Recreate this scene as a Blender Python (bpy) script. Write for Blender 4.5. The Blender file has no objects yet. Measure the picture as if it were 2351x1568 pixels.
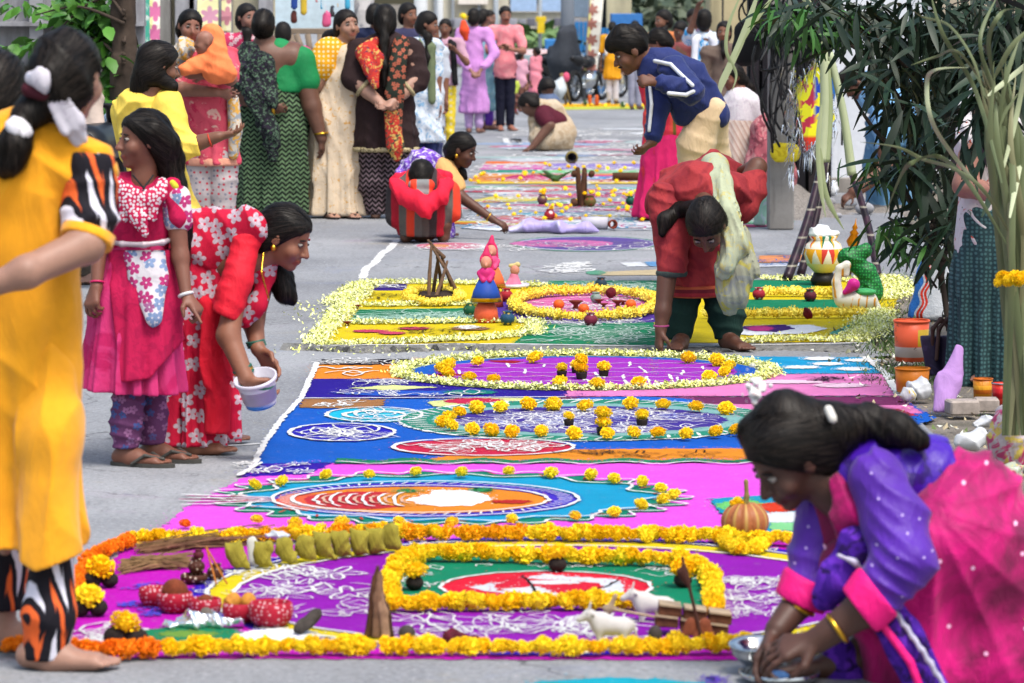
import bpy, bmesh, math, random
import numpy as np
from mathutils import Vector
random.seed(7); RNG = np.random.default_rng(7)
SC = bpy.context.scene; COL = SC.collection
# ---------------------------------------------------------------- camera, sky, sun, exposure
F = 8707.0; CX, CY = 1175.5, 784.0; CAMH = 1.65
PITCH = math.atan((CY + 26) / F)
cam_d = bpy.data.cameras.new('camera'); CAM = bpy.data.objects.new('camera', cam_d); COL.objects.link(CAM)
CAM.location = (0, 0, CAMH); CAM.rotation_euler = (math.pi / 2 - PITCH, 0, 0)
cam_d.sensor_width = 36; cam_d.lens = F / 2351 * 36; cam_d.clip_start = 0.5; cam_d.clip_end = 600
cam_d.dof.use_dof = True; cam_d.dof.focus_distance = 17.0; cam_d.dof.aperture_fstop = 7.5
SC.camera = CAM
W = bpy.data.worlds.new('World'); SC.world = W; W.use_nodes = True
_n = W.node_tree; _sky = _n.nodes.new('ShaderNodeTexSky'); _sky.sky_type = 'NISHITA'; _sky.sun_disc = False
SUN_EL, SUN_AZ = math.radians(62), math.radians(150)
_sky.sun_elevation = SUN_EL; _sky.sun_rotation = SUN_AZ; _sky.air_density = 1.6; _sky.dust_density = 4.0; _sky.ozone_density = 1.0
_n.nodes['Background'].inputs['Strength'].default_value = 0.105
_n.links.new(_sky.outputs[0], _n.nodes['Background'].inputs['Color'])
sun_d = bpy.data.lights.new('sun', 'SUN'); sun_d.energy = 1.5; sun_d.angle = math.radians(18); sun_d.color = (1, .97, .92)
SUN = bpy.data.objects.new('sun', sun_d); COL.objects.link(SUN); SUN.location = (0, 0, 30)
_sv = Vector((math.sin(SUN_AZ) * math.cos(SUN_EL), math.cos(SUN_AZ) * math.cos(SUN_EL), math.sin(SUN_EL)))
SUN.rotation_euler = _sv.to_track_quat('Z', 'Y').to_euler()
SC.view_settings.view_transform = 'Standard'; SC.view_settings.look = 'None'
SC.view_settings.exposure = 1.25; SC.view_settings.gamma = 1.0; SC.view_settings.use_curve_mapping = False
SC.cycles.max_bounces = 5; SC.cycles.diffuse_bounces = 2; SC.cycles.glossy_bounces = 2
SC.cycles.transparent_max_bounces = 8; SC.cycles.use_denoising = True
# ---------------------------------------------------------------- photo pixel (2351 wide) -> world
_f = np.array([0, math.cos(PITCH), -math.sin(PITCH)]); _u = np.array([0, math.sin(PITCH), math.cos(PITCH)])
def ray(x, y):
    return np.array([(x - CX) / F, 0, 0]) + _u * ((CY - y) / F) + _f
def G(x, y, z=0.0):
    r = ray(x, y); t = (z - CAMH) / r[2]
    return np.array([0, 0, CAMH]) + r * t
def P(x, y, d):
    r = ray(x, y); return np.array([0, 0, CAMH]) + r * (d / r[1])
def dep(y): return G(CX, y)[1]
def footy(d):                       # pixel row of the ground at distance d
    a = math.atan2(CAMH, d) - PITCH; return CY + F * math.tan(a)
# ---------------------------------------------------------------- naming
def tag(o, label=None, cat=None, group=None, kind=None):
    if label: o['label'] = label
    if cat: o['category'] = cat
    if group: o['group'] = group
    if kind: o['kind'] = kind
    return o
def empty(name, loc, rz=0, label=None, cat=None, group=None):
    o = bpy.data.objects.new(name, None); COL.objects.link(o); o.empty_display_size = .1
    o.location = [float(v) for v in loc]; o.rotation_euler = (0, 0, rz)
    return tag(o, label, cat, group)
def mesh_obj(name, me, mat=None, parent=None, loc=None):
    o = bpy.data.objects.new(name, me); COL.objects.link(o)
    if mat is not None and len(me.materials) == 0: me.materials.append(mat)
    if parent: o.parent = parent
    if loc is not None: o.location = [float(v) for v in loc]
    return o
def pymesh(name, V, Fc, smooth=False):
    me = bpy.data.meshes.new(name)
    me.from_pydata([tuple(map(float, v)) for v in V], [], [tuple(map(int, f)) for f in Fc])
    if smooth: me.polygons.foreach_set('use_smooth', [True] * len(me.polygons))
    me.update(); return me
def npmesh(name, V, Q, smooth=True, col=None):
    me = bpy.data.meshes.new(name); n = len(Q); k = Q.shape[1]
    me.vertices.add(len(V)); me.vertices.foreach_set('co', np.asarray(V, np.float32).ravel())
    me.loops.add(n * k); me.loops.foreach_set('vertex_index', np.asarray(Q, np.int32).ravel())
    me.polygons.add(n); me.polygons.foreach_set('loop_start', np.arange(n, dtype=np.int32) * k)
    me.polygons.foreach_set('use_smooth', np.full(n, smooth))
    if col is not None:
        a = me.color_attributes.new('Col', 'FLOAT_COLOR', 'POINT')
        a.data.foreach_set('color', np.concatenate([col, np.ones((len(col), 1))], 1).astype(np.float32).ravel())
    me.update(); me.validate(); return me
# ---------------------------------------------------------------- colour + materials
def lin(h, g=1.0):
    h = h.lstrip('#'); c = [int(h[i:i + 2], 16) / 255 for i in (0, 2, 4)]
    return tuple((v / 12.92 if v <= .04045 else ((v + .055) / 1.055) ** 2.4) * g for v in c)
class NT:
    def __init__(s, name, rough=.8):
        s.m = bpy.data.materials.new(name); s.m.use_nodes = True; s.t = s.m.node_tree
        s.b = s.t.nodes['Principled BSDF']; s.b.inputs['Roughness'].default_value = rough
        s.b.inputs['Specular IOR Level'].default_value = .25; s._oc = None
    def n(s, typ, ins=None, **pr):
        x = s.t.nodes.new('ShaderNode' + typ)
        for k, v in pr.items(): setattr(x, k, v)
        for k, v in (ins or {}).items(): s.set(x.inputs[k], v)
        return x
    def set(s, sock, v):
        if isinstance(v, bpy.types.NodeSocket): s.t.links.new(v, sock)
        elif isinstance(v, (tuple, list)) and sock.type == 'RGBA' and len(v) == 3: sock.default_value = (*v, 1)
        else: sock.default_value = v
    def oc(s):
        if s._oc is None: s._oc = s.n('TexCoord').outputs['Object']
        return s._oc
    def math(s, op, a, b=None, c=None):
        x = s.n('Math', operation=op)
        s.set(x.inputs[0], a)
        if b is not None: s.set(x.inputs[1], b)
        if c is not None: s.set(x.inputs[2], c)
        return x.outputs[0]
    def noise(s, scale, detail=2, rough=.5, dist=0, co=None):
        return s.n('TexNoise', {'Vector': co or s.oc(), 'Scale': scale, 'Detail': detail, 'Roughness': rough, 'Distortion': dist}).outputs['Fac']
    def mix(s, f, a, b, bt='MIX'):
        x = s.n('Mix', data_type='RGBA', blend_type=bt)
        s.set(x.inputs[0], f); s.set(x.inputs[6], a); s.set(x.inputs[7], b); return x.outputs[2]
    def ramp(s, f, lo, hi, a=0.0, b=1.0):
        x = s.n('MapRange', {'Value': f, 'From Min': lo, 'From Max': hi, 'To Min': a, 'To Max': b}); return x.outputs[0]
    def sep(s, co=None):
        x = s.n('SeparateXYZ', {0: co or s.oc()}); return x.outputs
    def col(s, c): s.set(s.b.inputs['Base Color'], c); return s
    def bump(s, h, st=.3, dist=.01):
        x = s.n('Bump', {'Height': h, 'Strength': st, 'Distance': dist})
        prev = s.b.inputs['Normal']
        if prev.is_linked: s.t.links.new(prev.links[0].from_socket, x.inputs['Normal'])
        s.t.links.new(x.outputs[0], prev); return s
    def vary(s, c, amt=.15, scale=6):
        f = s.noise(scale, 4, .6); v = s.ramp(f, .3, .7, 1 - amt, 1 + amt)
        return s.n('HueSaturation', {'Color': c, 'Value': v}).outputs[0]
_MC = {}
def cached(fn):
    def w(*a, **k):
        key = (fn.__name__, a, tuple(sorted(k.items())))
        if key not in _MC: _MC[key] = fn(*a, **k)
        return _MC[key]
    return w
@cached
def plain(name, hexc, rough=.6, g=.72, metal=0.0, amt=.12, scale=12, bump=.15):
    m = NT(name, rough); m.col(m.vary(lin(hexc, g), amt, scale)); m.b.inputs['Metallic'].default_value = metal
    if bump: m.bump(m.noise(scale * 6, 4, .6), bump, .004)
    return m.m
@cached
def powder(hexc, g=.52):
    m = NT('coloured_powder', .95); m.b.inputs['Specular IOR Level'].default_value = .1
    c = m.vary(lin(hexc, g), .10, 5)
    gr = m.noise(260, 3, .7)
    c = m.n('HueSaturation', {'Color': c, 'Value': m.ramp(gr, .25, .75, .72, 1.25), 'Saturation': m.ramp(gr, .3, .8, 1.08, .9)}).outputs[0]
    thin = m.math('MULTIPLY', m.ramp(m.noise(22, 4, .7, .4), .60, .74), .34)
    c = m.mix(thin, c, (.2, .2, .21)); m.col(c); m.bump(gr, .5, .003); return m.m
@cached
def cloth(hexc, g=.74, rough=.85, sheen=.0, wr=.35):
    m = NT('cloth', rough); m.col(m.vary(lin(hexc, g), .14, 7)); m.b.inputs['Sheen Weight'].default_value = sheen
    weave(m, wr); return m.m
def weave(m, wr=.35):
    co = m.n('Mapping', {'Vector': m.oc(), 'Scale': (1, 1, .45)}).outputs[0]
    if wr: m.bump(m.noise(14, 4, .55, 1.2, co), wr, .03)
    m.bump(m.noise(420, 1), .15, .002)
def skin_mat(hexc):
    m = NT('skin', .52); m.b.inputs['Specular IOR Level'].default_value = .35
    a = m.n('Attribute', attribute_name='Col').outputs['Color']
    c = m.n('HueSaturation', {'Color': a, 'Value': m.ramp(m.noise(18, 4, .6), .3, .7, .86, 1.12)}).outputs[0]
    m.col(c); m.b.inputs['Subsurface Weight'].default_value = .06; m.b.inputs['Subsurface Radius'].default_value = (.01, .004, .002)
    m.bump(m.noise(160, 3), .12, .002); return m.m
SKIN = skin_mat('x')
@cached
def hair_mat(hexc='#15110f'):
    m = NT('hair', .6); co = m.n('Mapping', {'Vector': m.oc(), 'Scale': (1, 1, .12)}).outputs[0]
    st = m.noise(170, 3, .6, .5, co)
    m.col(m.mix(m.ramp(st, .45, .75), lin(hexc, .8), lin('#1f1917', .5))); m.b.inputs['Specular IOR Level'].default_value = .2
    m.bump(st, .4, .005); return m.m
def strand_mat():
    m = NT('hair_strand', .45); m.col(m.n('Attribute', attribute_name='Col').outputs['Color']); m.b.inputs['Specular IOR Level'].default_value = .15; return m.m
STRAND = strand_mat()
# fabric prints -------------------------------------------------------------
def cells(m, scale, co=None, rnd=1.0, dim='2D', axes='XZ', rot=0.0):
    s = m.sep(co); v = m.n('CombineXYZ', {0: s[0], 1: s[2] if axes == 'XZ' else s[1], 2: 0.0}).outputs[0]
    if rot: v = m.n('VectorRotate', {'Vector': v, 'Angle': rot}, rotation_type='Z_AXIS').outputs[0]
    v = m.n('VectorMath', {0: v, 1: (scale, scale, scale)}, operation='MULTIPLY').outputs[0]
    vo = m.n('TexVoronoi', {'Vector': v, 'Scale': 1.0, 'Randomness': rnd}, voronoi_dimensions='2D')
    dv = m.n('VectorMath', {0: v, 1: vo.outputs['Position']}, operation='SUBTRACT').outputs[0]
    return vo, dv
def flower_mask(m, scale, size=.38, petals=5, rnd=.8, axes='XZ', co=None):
    vo, dv = cells(m, scale, co, rnd, axes=axes); q = m.sep(dv)
    ang = m.math('ARCTAN2', q[1], q[0]); hue = m.sep(vo.outputs['Color'])
    ang = m.math('ADD', ang, m.math('MULTIPLY', hue[0], 6.28))
    rr = m.math('MULTIPLY', m.math('ADD', m.math('MULTIPLY', m.math('ABSOLUTE', m.math('COSINE', m.math('MULTIPLY', ang, petals / 2))), .5), .5), size)
    return m.ramp(m.math('SUBTRACT', rr, vo.outputs['Distance']), -.03, .03), vo
@cached
def floral(base, pet, scale=9, size=.4, g=.74, pet2=None, petals=5, axes='XZ', sheen=.0):
    m = NT('floral_cloth', .8); f, vo = flower_mask(m, scale, size, petals, axes=axes)
    b = m.vary(lin(base, g), .15, 6); pc = lin(pet, g)
    if pet2: pc = m.mix(m.ramp(m.sep(vo.outputs['Color'])[1], .45, .55), lin(pet, g), lin(pet2, g))
    vein = m.ramp(m.noise(90, 3, .6, .6), .35, .6, .72, 1.0)
    pc = m.n('HueSaturation', {'Color': pc, 'Value': vein}).outputs[0]
    ctr = m.ramp(vo.outputs['Distance'], .05, .09); pc = m.mix(ctr, b, pc)
    m.col(m.mix(f, b, pc)); m.b.inputs['Sheen Weight'].default_value = sheen; weave(m); return m.m
@cached
def zigzag(a, b, sx=12, sz=22, amp=.7, g=.74, thr=.5):
    m = NT('zigzag_cloth', .85); s = m.sep()
    z = m.math('ADD', m.math('MULTIPLY', s[2], sz), m.math('MULTIPLY', m.math('PINGPONG', m.math('MULTIPLY', s[0], sx), 1.0), amp * 2))
    z = m.math('ADD', z, m.math('MULTIPLY', m.noise(8, 3), .7))
    f = m.ramp(m.math('PINGPONG', z, 1.0), thr - .12, thr + .12)
    f = m.math('MULTIPLY', f, m.ramp(m.noise(60, 2), .3, .55, .35, 1))
    m.col(m.mix(f, m.vary(lin(a, g), .15), lin(b, g))); weave(m); return m.m
@cached
def stripes(cols, per=.2, axis=0, g=.74, warp=.1, rough=.85, rot=0.0):
    m = NT('striped_cloth', rough); co = m.oc()
    if rot: co = m.n('VectorRotate', {'Vector': co, 'Angle': rot}, rotation_type='Y_AXIS').outputs[0]
    s = m.sep(co)
    x = m.math('ADD', m.math('DIVIDE', s[axis], per), m.math('MULTIPLY', m.noise(5, 2), warp)); fr = m.math('FRACT', x)
    c = lin(cols[0], g); n = len(cols)
    for i in range(1, n): c = m.mix(m.ramp(fr, i / n - .012, i / n + .012), c, lin(cols[i], g))
    m.col(m.vary(c, .12)); weave(m); return m.m
@cached
def blotch(cols, scale=9, g=.74, dist=1.0, thr=.5, wr=.35, rough=.85, sz=1.0):
    m = NT('printed_cloth', rough); co = m.n('Mapping', {'Vector': m.oc(), 'Scale': (1, 1, sz)}).outputs[0]
    c = m.vary(lin(cols[0], g), .1)
    for i, h in enumerate(cols[1:]):
        cc = m.n('VectorMath', {0: co, 1: (3.1 * i, 7.7 * i, 1.3 * i)}, operation='ADD').outputs[0]
        f = m.ramp(m.noise(scale * (1 + .25 * i), 3, .6, dist, cc), thr + .03 * i, thr + .05 + .03 * i)
        c = m.mix(f, c, lin(h, g))
    m.col(c); weave(m, wr); return m.m
@cached
def dots(base, dot, scale=14, size=.25, g=.74, rnd=.0, dot2=None, rough=.85):
    m = NT('dotted_cloth', rough); vo, dv = cells(m, scale, rnd=rnd); f = m.ramp(vo.outputs['Distance'], size, size - .06)
    dc = lin(dot, g)
    if dot2: dc = m.mix(m.ramp(m.sep(vo.outputs['Color'])[0], .45, .55), dc, lin(dot2, g))
    m.col(m.mix(f, m.vary(lin(base, g), .12), dc)); weave(m); return m.m
# ---------------------------------------------------------------- implicit surfaces (bodies, clothes)
def V3(*a): return np.array(a, float)
def unit(v): v = np.asarray(v, float); return v / (np.linalg.norm(v) + 1e-9)
class Sdf:
    def __init__(s): s.pr = []; s.cuts = []; s.disp = []; s.dmax = 0.0
    def cone(s, a, b, ra, rb=None, k=.02, op=1, sq=1.0):
        rb = ra if rb is None else rb; a = np.asarray(a, float); b = np.asarray(b, float)
        r = max(ra, rb); lo = np.minimum(a, b) - r; hi = np.maximum(a, b) + r
        s.pr.append(('c', a, b, ra, rb, k, op, sq, (lo + hi) / 2, (hi - lo) / 2)); return s
    def chain(s, pts, k=.02, op=1, sq=1.0):
        for (a, ra), (b, rb) in zip(pts[:-1], pts[1:]): s.cone(a, b, ra, rb, k, op, sq)
        return s
    def ell(s, c, rad, R=None, k=.02, op=1):
        R = np.eye(3) if R is None else R; r = max(rad); c = np.asarray(c, float)
        s.pr.append(('e', c, np.asarray(rad, float), R, 0, k, op, 1, c, np.full(3, r))); return s
    def half(s, p, n):                # keep the side the normal points away from
        s.pr.append(('h', np.asarray(p, float), unit(n), 0, 0, 0, 0, 1, None, None)); return s
    def cut(s, p, n): s.cuts.append((np.asarray(p, float), unit(n))); return s
    def fold(s, fn, amp): s.disp.append(fn); s.dmax += amp; return s
    def ev(s, X, marg):
        d = np.full(len(X), 1.0, np.float32)
        for pr in s.pr:
            typ, k, op = pr[0], pr[5], pr[6]
            if typ == 'h':
                d = np.maximum(d, ((X - pr[1]) @ pr[2]).astype(np.float32)); continue
            c, hf = pr[8], pr[9] + marg + k
            ix = np.nonzero((np.abs(X[:, 0] - c[0]) < hf[0]) & (np.abs(X[:, 1] - c[1]) < hf[1]) & (np.abs(X[:, 2] - c[2]) < hf[2]))[0]
            if not len(ix): continue
            x = X[ix]
            if typ == 'c':
                a, b, ra, rb, sq = pr[1], pr[2], pr[3], pr[4], pr[7]
                sc = np.array([1, 1 / sq, 1]); ba = (b - a) * sc; pa = (x - a) * sc
                h = np.clip(pa @ ba / max(ba @ ba, 1e-12), 0, 1); q = pa - h[:, None] * ba
                v = np.sqrt((q * q).sum(1)) - (ra + (rb - ra) * h)
            else:
                q = (x - pr[1]) @ pr[3].T / pr[2]; k0 = np.sqrt((q * q).sum(1)) + 1e-9
                k1 = np.sqrt(((q / pr[2]) ** 2).sum(1)) + 1e-9; v = k0 * (k0 - 1) / k1
            o = d[ix]
            if op > 0:
                hh = np.maximum(k - np.abs(o - v), 0) / max(k, 1e-6); d[ix] = np.minimum(o, v) - hh * hh * k * .25
            else:
                v = -v; hh = np.maximum(k - np.abs(o - v), 0) / max(k, 1e-6); d[ix] = np.maximum(o, v) + hh * hh * k * .25
        return d
    def full(s, X, marg, disp=True):
        d = s.ev(X, marg)
        if disp:
            for fn in s.disp: d = d + np.asarray(fn(X), np.float32)
        for p, n in s.cuts: d = np.maximum(d, ((X - p) @ n).astype(np.float32))
        return d
    def mesh(s, name, h, colf=None, off=(0, 0, 0)):
        add = [p for p in s.pr if p[6] > 0]
        lo = np.min([p[8] - p[9] for p in add], 0) - 3 * h - s.dmax; hi = np.max([p[8] + p[9] for p in add], 0) + 3 * h + s.dmax
        for p, n in s.cuts:           # axis-aligned cuts shrink the box
            i = int(np.argmax(np.abs(n)))
            if abs(n[i]) > .999:
                if n[i] > 0: hi[i] = min(hi[i], p[i] + 3 * h)
                else: lo[i] = max(lo[i], p[i] - 3 * h)
        nb = np.maximum(1, np.ceil((hi - lo) / (4 * h))).astype(int); n = nb * 4
        g = [lo[i] + 4 * h * (np.arange(nb[i]) + .375) for i in range(3)]
        XC = np.stack(np.meshgrid(*g, indexing='ij'), -1).reshape(-1, 3)
        mg = 8 * h + s.dmax
        dc = s.full(XC, mg, False); fl = np.abs(dc) < 6.5 * h + s.dmax
        D = np.repeat(np.repeat(np.repeat(np.where(dc < 0, -1.0, 1.0).reshape(nb).astype(np.float32), 4, 0), 4, 1), 4, 2)
        M = np.repeat(np.repeat(np.repeat(fl.reshape(nb), 4, 0), 4, 1), 4, 2)
        I = np.nonzero(M); X = np.stack([lo[i] + h * I[i] for i in range(3)], 1)
        D[I] = s.full(X, mg)
        D[0] = D[-1] = 1; D[:, 0] = D[:, -1] = 1; D[:, :, 0] = D[:, :, -1] = 1
        S = D < 0
        # surface nets
        a = S[:-1, :-1, :-1]; an = a.copy(); al = a.copy()
        for dx in (0, 1):
            for dy in (0, 1):
                for dz in (0, 1):
                    w = S[dx:n[0] - 1 + dx, dy:n[1] - 1 + dy, dz:n[2] - 1 + dz]; an |= w; al &= w
        act = an & ~al; C = np.nonzero(act)
        if not len(C[0]): return None
        idx = np.full(act.shape, -1, np.int64); idx[C] = np.arange(len(C[0]))
        acc = np.zeros((len(C[0]), 3)); cnt = np.zeros(len(C[0])); cor = [(i, j, k) for i in (0, 1) for j in (0, 1) for k in (0, 1)]
        val = {c: D[C[0] + c[0], C[1] + c[1], C[2] + c[2]] for c in cor}
        for c in cor:
            for ax in range(3):
                if c[ax]: continue
                e = list(c); e[ax] = 1; e = tuple(e); v0, v1 = val[c], val[e]
                m = (v0 < 0) != (v1 < 0); t = np.where(m, v0 / np.where(m, v0 - v1, 1), 0)
                for q in range(3): acc[:, q] += np.where(m, c[q] + (t if q == ax else 0), 0)
                cnt += m
        Vt = lo + h * (np.stack(C, 1) + acc / cnt[:, None])
        Q = []
        for ax in range(3):
            b, c = (ax + 1) % 3, (ax + 2) % 3
            sl0 = [slice(None)] * 3; sl1 = [slice(None)] * 3; sl0[ax] = slice(0, -1); sl1[ax] = slice(1, None)
            A, B = S[tuple(sl0)], S[tuple(sl1)]
            for pos in (0, 1):
                E = np.nonzero((A & ~B) if pos == 0 else (~A & B)); E = np.stack(E, 1)
                E = E[(E[:, b] > 0) & (E[:, c] > 0)]
                if not len(E): continue
                def cell(db, dc):
                    q = E.copy(); q[:, b] += db; q[:, c] += dc; return idx[q[:, 0], q[:, 1], q[:, 2]]
                qd = np.stack([cell(-1, -1), cell(0, -1), cell(0, 0), cell(-1, 0)], 1)
                Q.append(qd if pos == 0 else qd[:, ::-1])
        Q = np.concatenate(Q); Q = Q[(Q >= 0).all(1)]
        return npmesh(name, Vt - np.asarray(off), Q, True, None if colf is None else colf(Vt))
def wrinkle(dirv, freq, amp, seed=0, warp=2.2):
    dv = unit(dirv); r = np.random.default_rng(seed); w1, w2, w3 = r.normal(size=3) * 3.5, r.normal(size=3) * 8, r.normal(size=3) * 6; ph = r.uniform(0, 6, 4)
    def fn(X):
        t = X @ dv * freq * .62 + warp * np.sin(X @ w1 + ph[0]) + .6 * warp * np.sin(X @ w2 + ph[1])
        m = np.clip(.45 + .6 * np.sin(X @ w3 + ph[2]) + .35 * np.sin(X @ w2 * 1.3 + ph[3]), .05, 1)
        t2 = X @ dv * freq * 1.75 + 1.4 * warp * np.sin(X @ w1 * 1.6 + ph[1]) + .8 * np.sin(X @ w2 * 1.7 + ph[3]); m2 = np.clip(.35 + .7 * np.sin(X @ w3 * 1.4 + ph[0]) * np.cos(X @ w1 * 1.2), 0, 1)
        return amp * (m * (.6 - 1.5 * (1 - np.abs(np.sin(t * .5))) ** 1.6) + m2 * (.35 - 1.1 * (1 - np.abs(np.sin(t2 * .5))) ** 1.4))
    return fn
def fan(p, f, amp, seed=0):
    r = np.random.default_rng(seed); w1, w2 = r.normal(size=3) * 5, r.normal(size=3) * 9
    def fn(X):
        dx, dz = X[:, 0] - p[0], X[:, 2] - p[2]; rr = np.hypot(dx, dz); t = np.arctan2(dx, -dz) * f + 1.3 * np.sin(X @ w1) + .5 * np.sin(X @ w2)
        return amp * np.clip(rr / .22, 0, 1) * (.45 - 1.25 * (1 - np.abs(np.sin(t * .5))) ** 1.5) * (.65 + .35 * np.sin(X @ w1 * .9 + 1))
    return fn
def pleat(cx, cy, n, amp, ztop, zbot, tw=0.0, seed=0):
    r = np.random.default_rng(seed); ph = r.uniform(0, 6, 3)
    def fn(X):
        th = np.arctan2(X[:, 1] - cy, X[:, 0] - cx); m = np.clip((ztop - X[:, 2]) / max(ztop - zbot, 1e-3), 0, 1)
        return amp * m * (np.sin(n * th + ph[0] + tw * X[:, 2] + .8 * np.sin(2 * th + ph[1])) + .4 * np.sin(2.3 * n * th + ph[2]))
    return fn
# ================================================================ ground and road
def road_mat():
    m = NT('worn_road', .9); m.b.inputs['Specular IOR Level'].default_value = .2
    c = m.mix(m.ramp(m.noise(.55, 5, .6), .35, .65), (.155, .16, .175), (.26, .268, .282))
    st = m.n('Mapping', {'Vector': m.oc(), 'Scale': (5, .8, 1)}).outputs[0]
    c = m.mix(m.math('MULTIPLY', m.ramp(m.noise(1.6, 6, .7, .5, st), .52, .72), .5), c, (.12, .12, .128))
    g = m.noise(48, 6, .9); c = m.mix(m.ramp(g, .54, .66), c, (.40, .40, .41)); c = m.mix(m.ramp(g, .46, .36), c, (.075, .075, .08))
    for k, (hx, o) in enumerate((('#d05fc0', 0), ('#4f7fd8', 3.3), ('#e8c860', 8.8))):      # spilt colour powder
        co = m.n('VectorMath', {0: m.oc(), 1: (o, o * 2, 0)}, operation='ADD').outputs[0]
        f = m.math('MULTIPLY', m.ramp(m.noise(1.1, 6, .75, .3, co), .6, .8), .26); c = m.mix(f, c, lin(hx, .5))
    cr = m.n('TexVoronoi', {'Vector': m.n('VectorMath', {0: m.oc(), 1: m.n('TexNoise', {'Vector': m.oc(), 'Scale': 2.2, 'Detail': 4}).outputs['Color']}, operation='ADD').outputs[0], 'Scale': .55}, feature='DISTANCE_TO_EDGE').outputs['Distance']
    ck = m.ramp(cr, .002, .006, .7, 0); c = m.mix(m.math('MULTIPLY', ck, m.ramp(m.noise(.7, 2), .45, .6)), c, (.035, .035, .038))
    m.col(c); m.bump(g, .5, .004); m.bump(m.noise(30, 4), .2, .008); return m.m
def dirt_mat():
    m = NT('dirt', .95); c = m.mix(m.ramp(m.noise(3, 5, .6), .35, .65), (.10, .085, .07), (.19, .165, .14))
    c = m.mix(m.ramp(m.noise(90, 3, .7), .55, .7), c, (.27, .25, .22)); c = m.mix(m.ramp(m.noise(1.2, 4), .55, .7), c, (.06, .065, .035))
    m.col(c); m.bump(m.noise(60, 4), .7, .02); return m.m
ROAD, DIRT = road_mat(), dirt_mat()
def sheet(name, poly, z, mat, kind='structure'):
    o = mesh_obj(name, pymesh(name, [(p[0], p[1], z) for p in poly], [tuple(range(len(poly)))]), mat)
    return tag(o, kind=kind)
sheet('ground', [(-150, -3), (150, -3), (150, 400), (-150, 400)], -.012, DIRT)
_re = [G(2420, 1568), G(2230, 1150), G(2120, 960), G(2062, 900), G(2030, 840), G(2010, 800), G(2060, 700), G(2110, 630), G(2160, 560), G(2080, 505), G(1990, 400), G(1830, 300), G(1800, 240)]
_re = [(p[0] + random.uniform(-.05, .05), p[1]) for p in _re]
_rl = []
for i in range(len(_re) - 1):
    a, b = _re[i], _re[i + 1]
    for t in np.linspace(0, 1, 9)[:-1]: _rl.append((a[0] + (b[0] - a[0]) * t + random.gauss(0, .03), a[1] + (b[1] - a[1]) * t))
sheet('road', [(-6, 4), (3, 4)] + _rl + [(5, 90), (4, 160), (-9, 160), (-6, 20)], 0, ROAD)
# ================================================================ coloured powder drawings
def dens(pts, step=.035, jit=.004, closed=True):
    out = []; n = len(pts)
    for i in range(n if closed else n - 1):
        a, b = np.array(pts[i][:2]), np.array(pts[(i + 1) % n][:2]); L = np.linalg.norm(b - a); k = max(1, int(L / step))
        for t in range(k):
            q = a + (b - a) * t / k + RNG.normal(0, jit, 2); out.append((q[0], q[1]))
    if not closed: out.append(tuple(pts[-1][:2]))
    return out
def gp(pts): return [G(x, y)[:2] for x, y in pts]
def elp(cx, cy, rx, ry, a0=0, a1=360, n=64):
    return [(cx + rx * math.cos(math.radians(a)), cy + ry * math.sin(math.radians(a))) for a in np.linspace(a0, a1, n, endpoint=(a1 - a0) < 360)]
def wavy(cx, cy, rx, ry, n, amp, ph=0, m=240):
    return [(cx + rx * (1 + amp * math.cos(n * t + ph)) * math.cos(t), cy + ry * (1 + amp * math.cos(n * t + ph)) * math.sin(t)) for t in np.linspace(0, 2 * math.pi, m, endpoint=False)]
LZ = .00035
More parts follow.
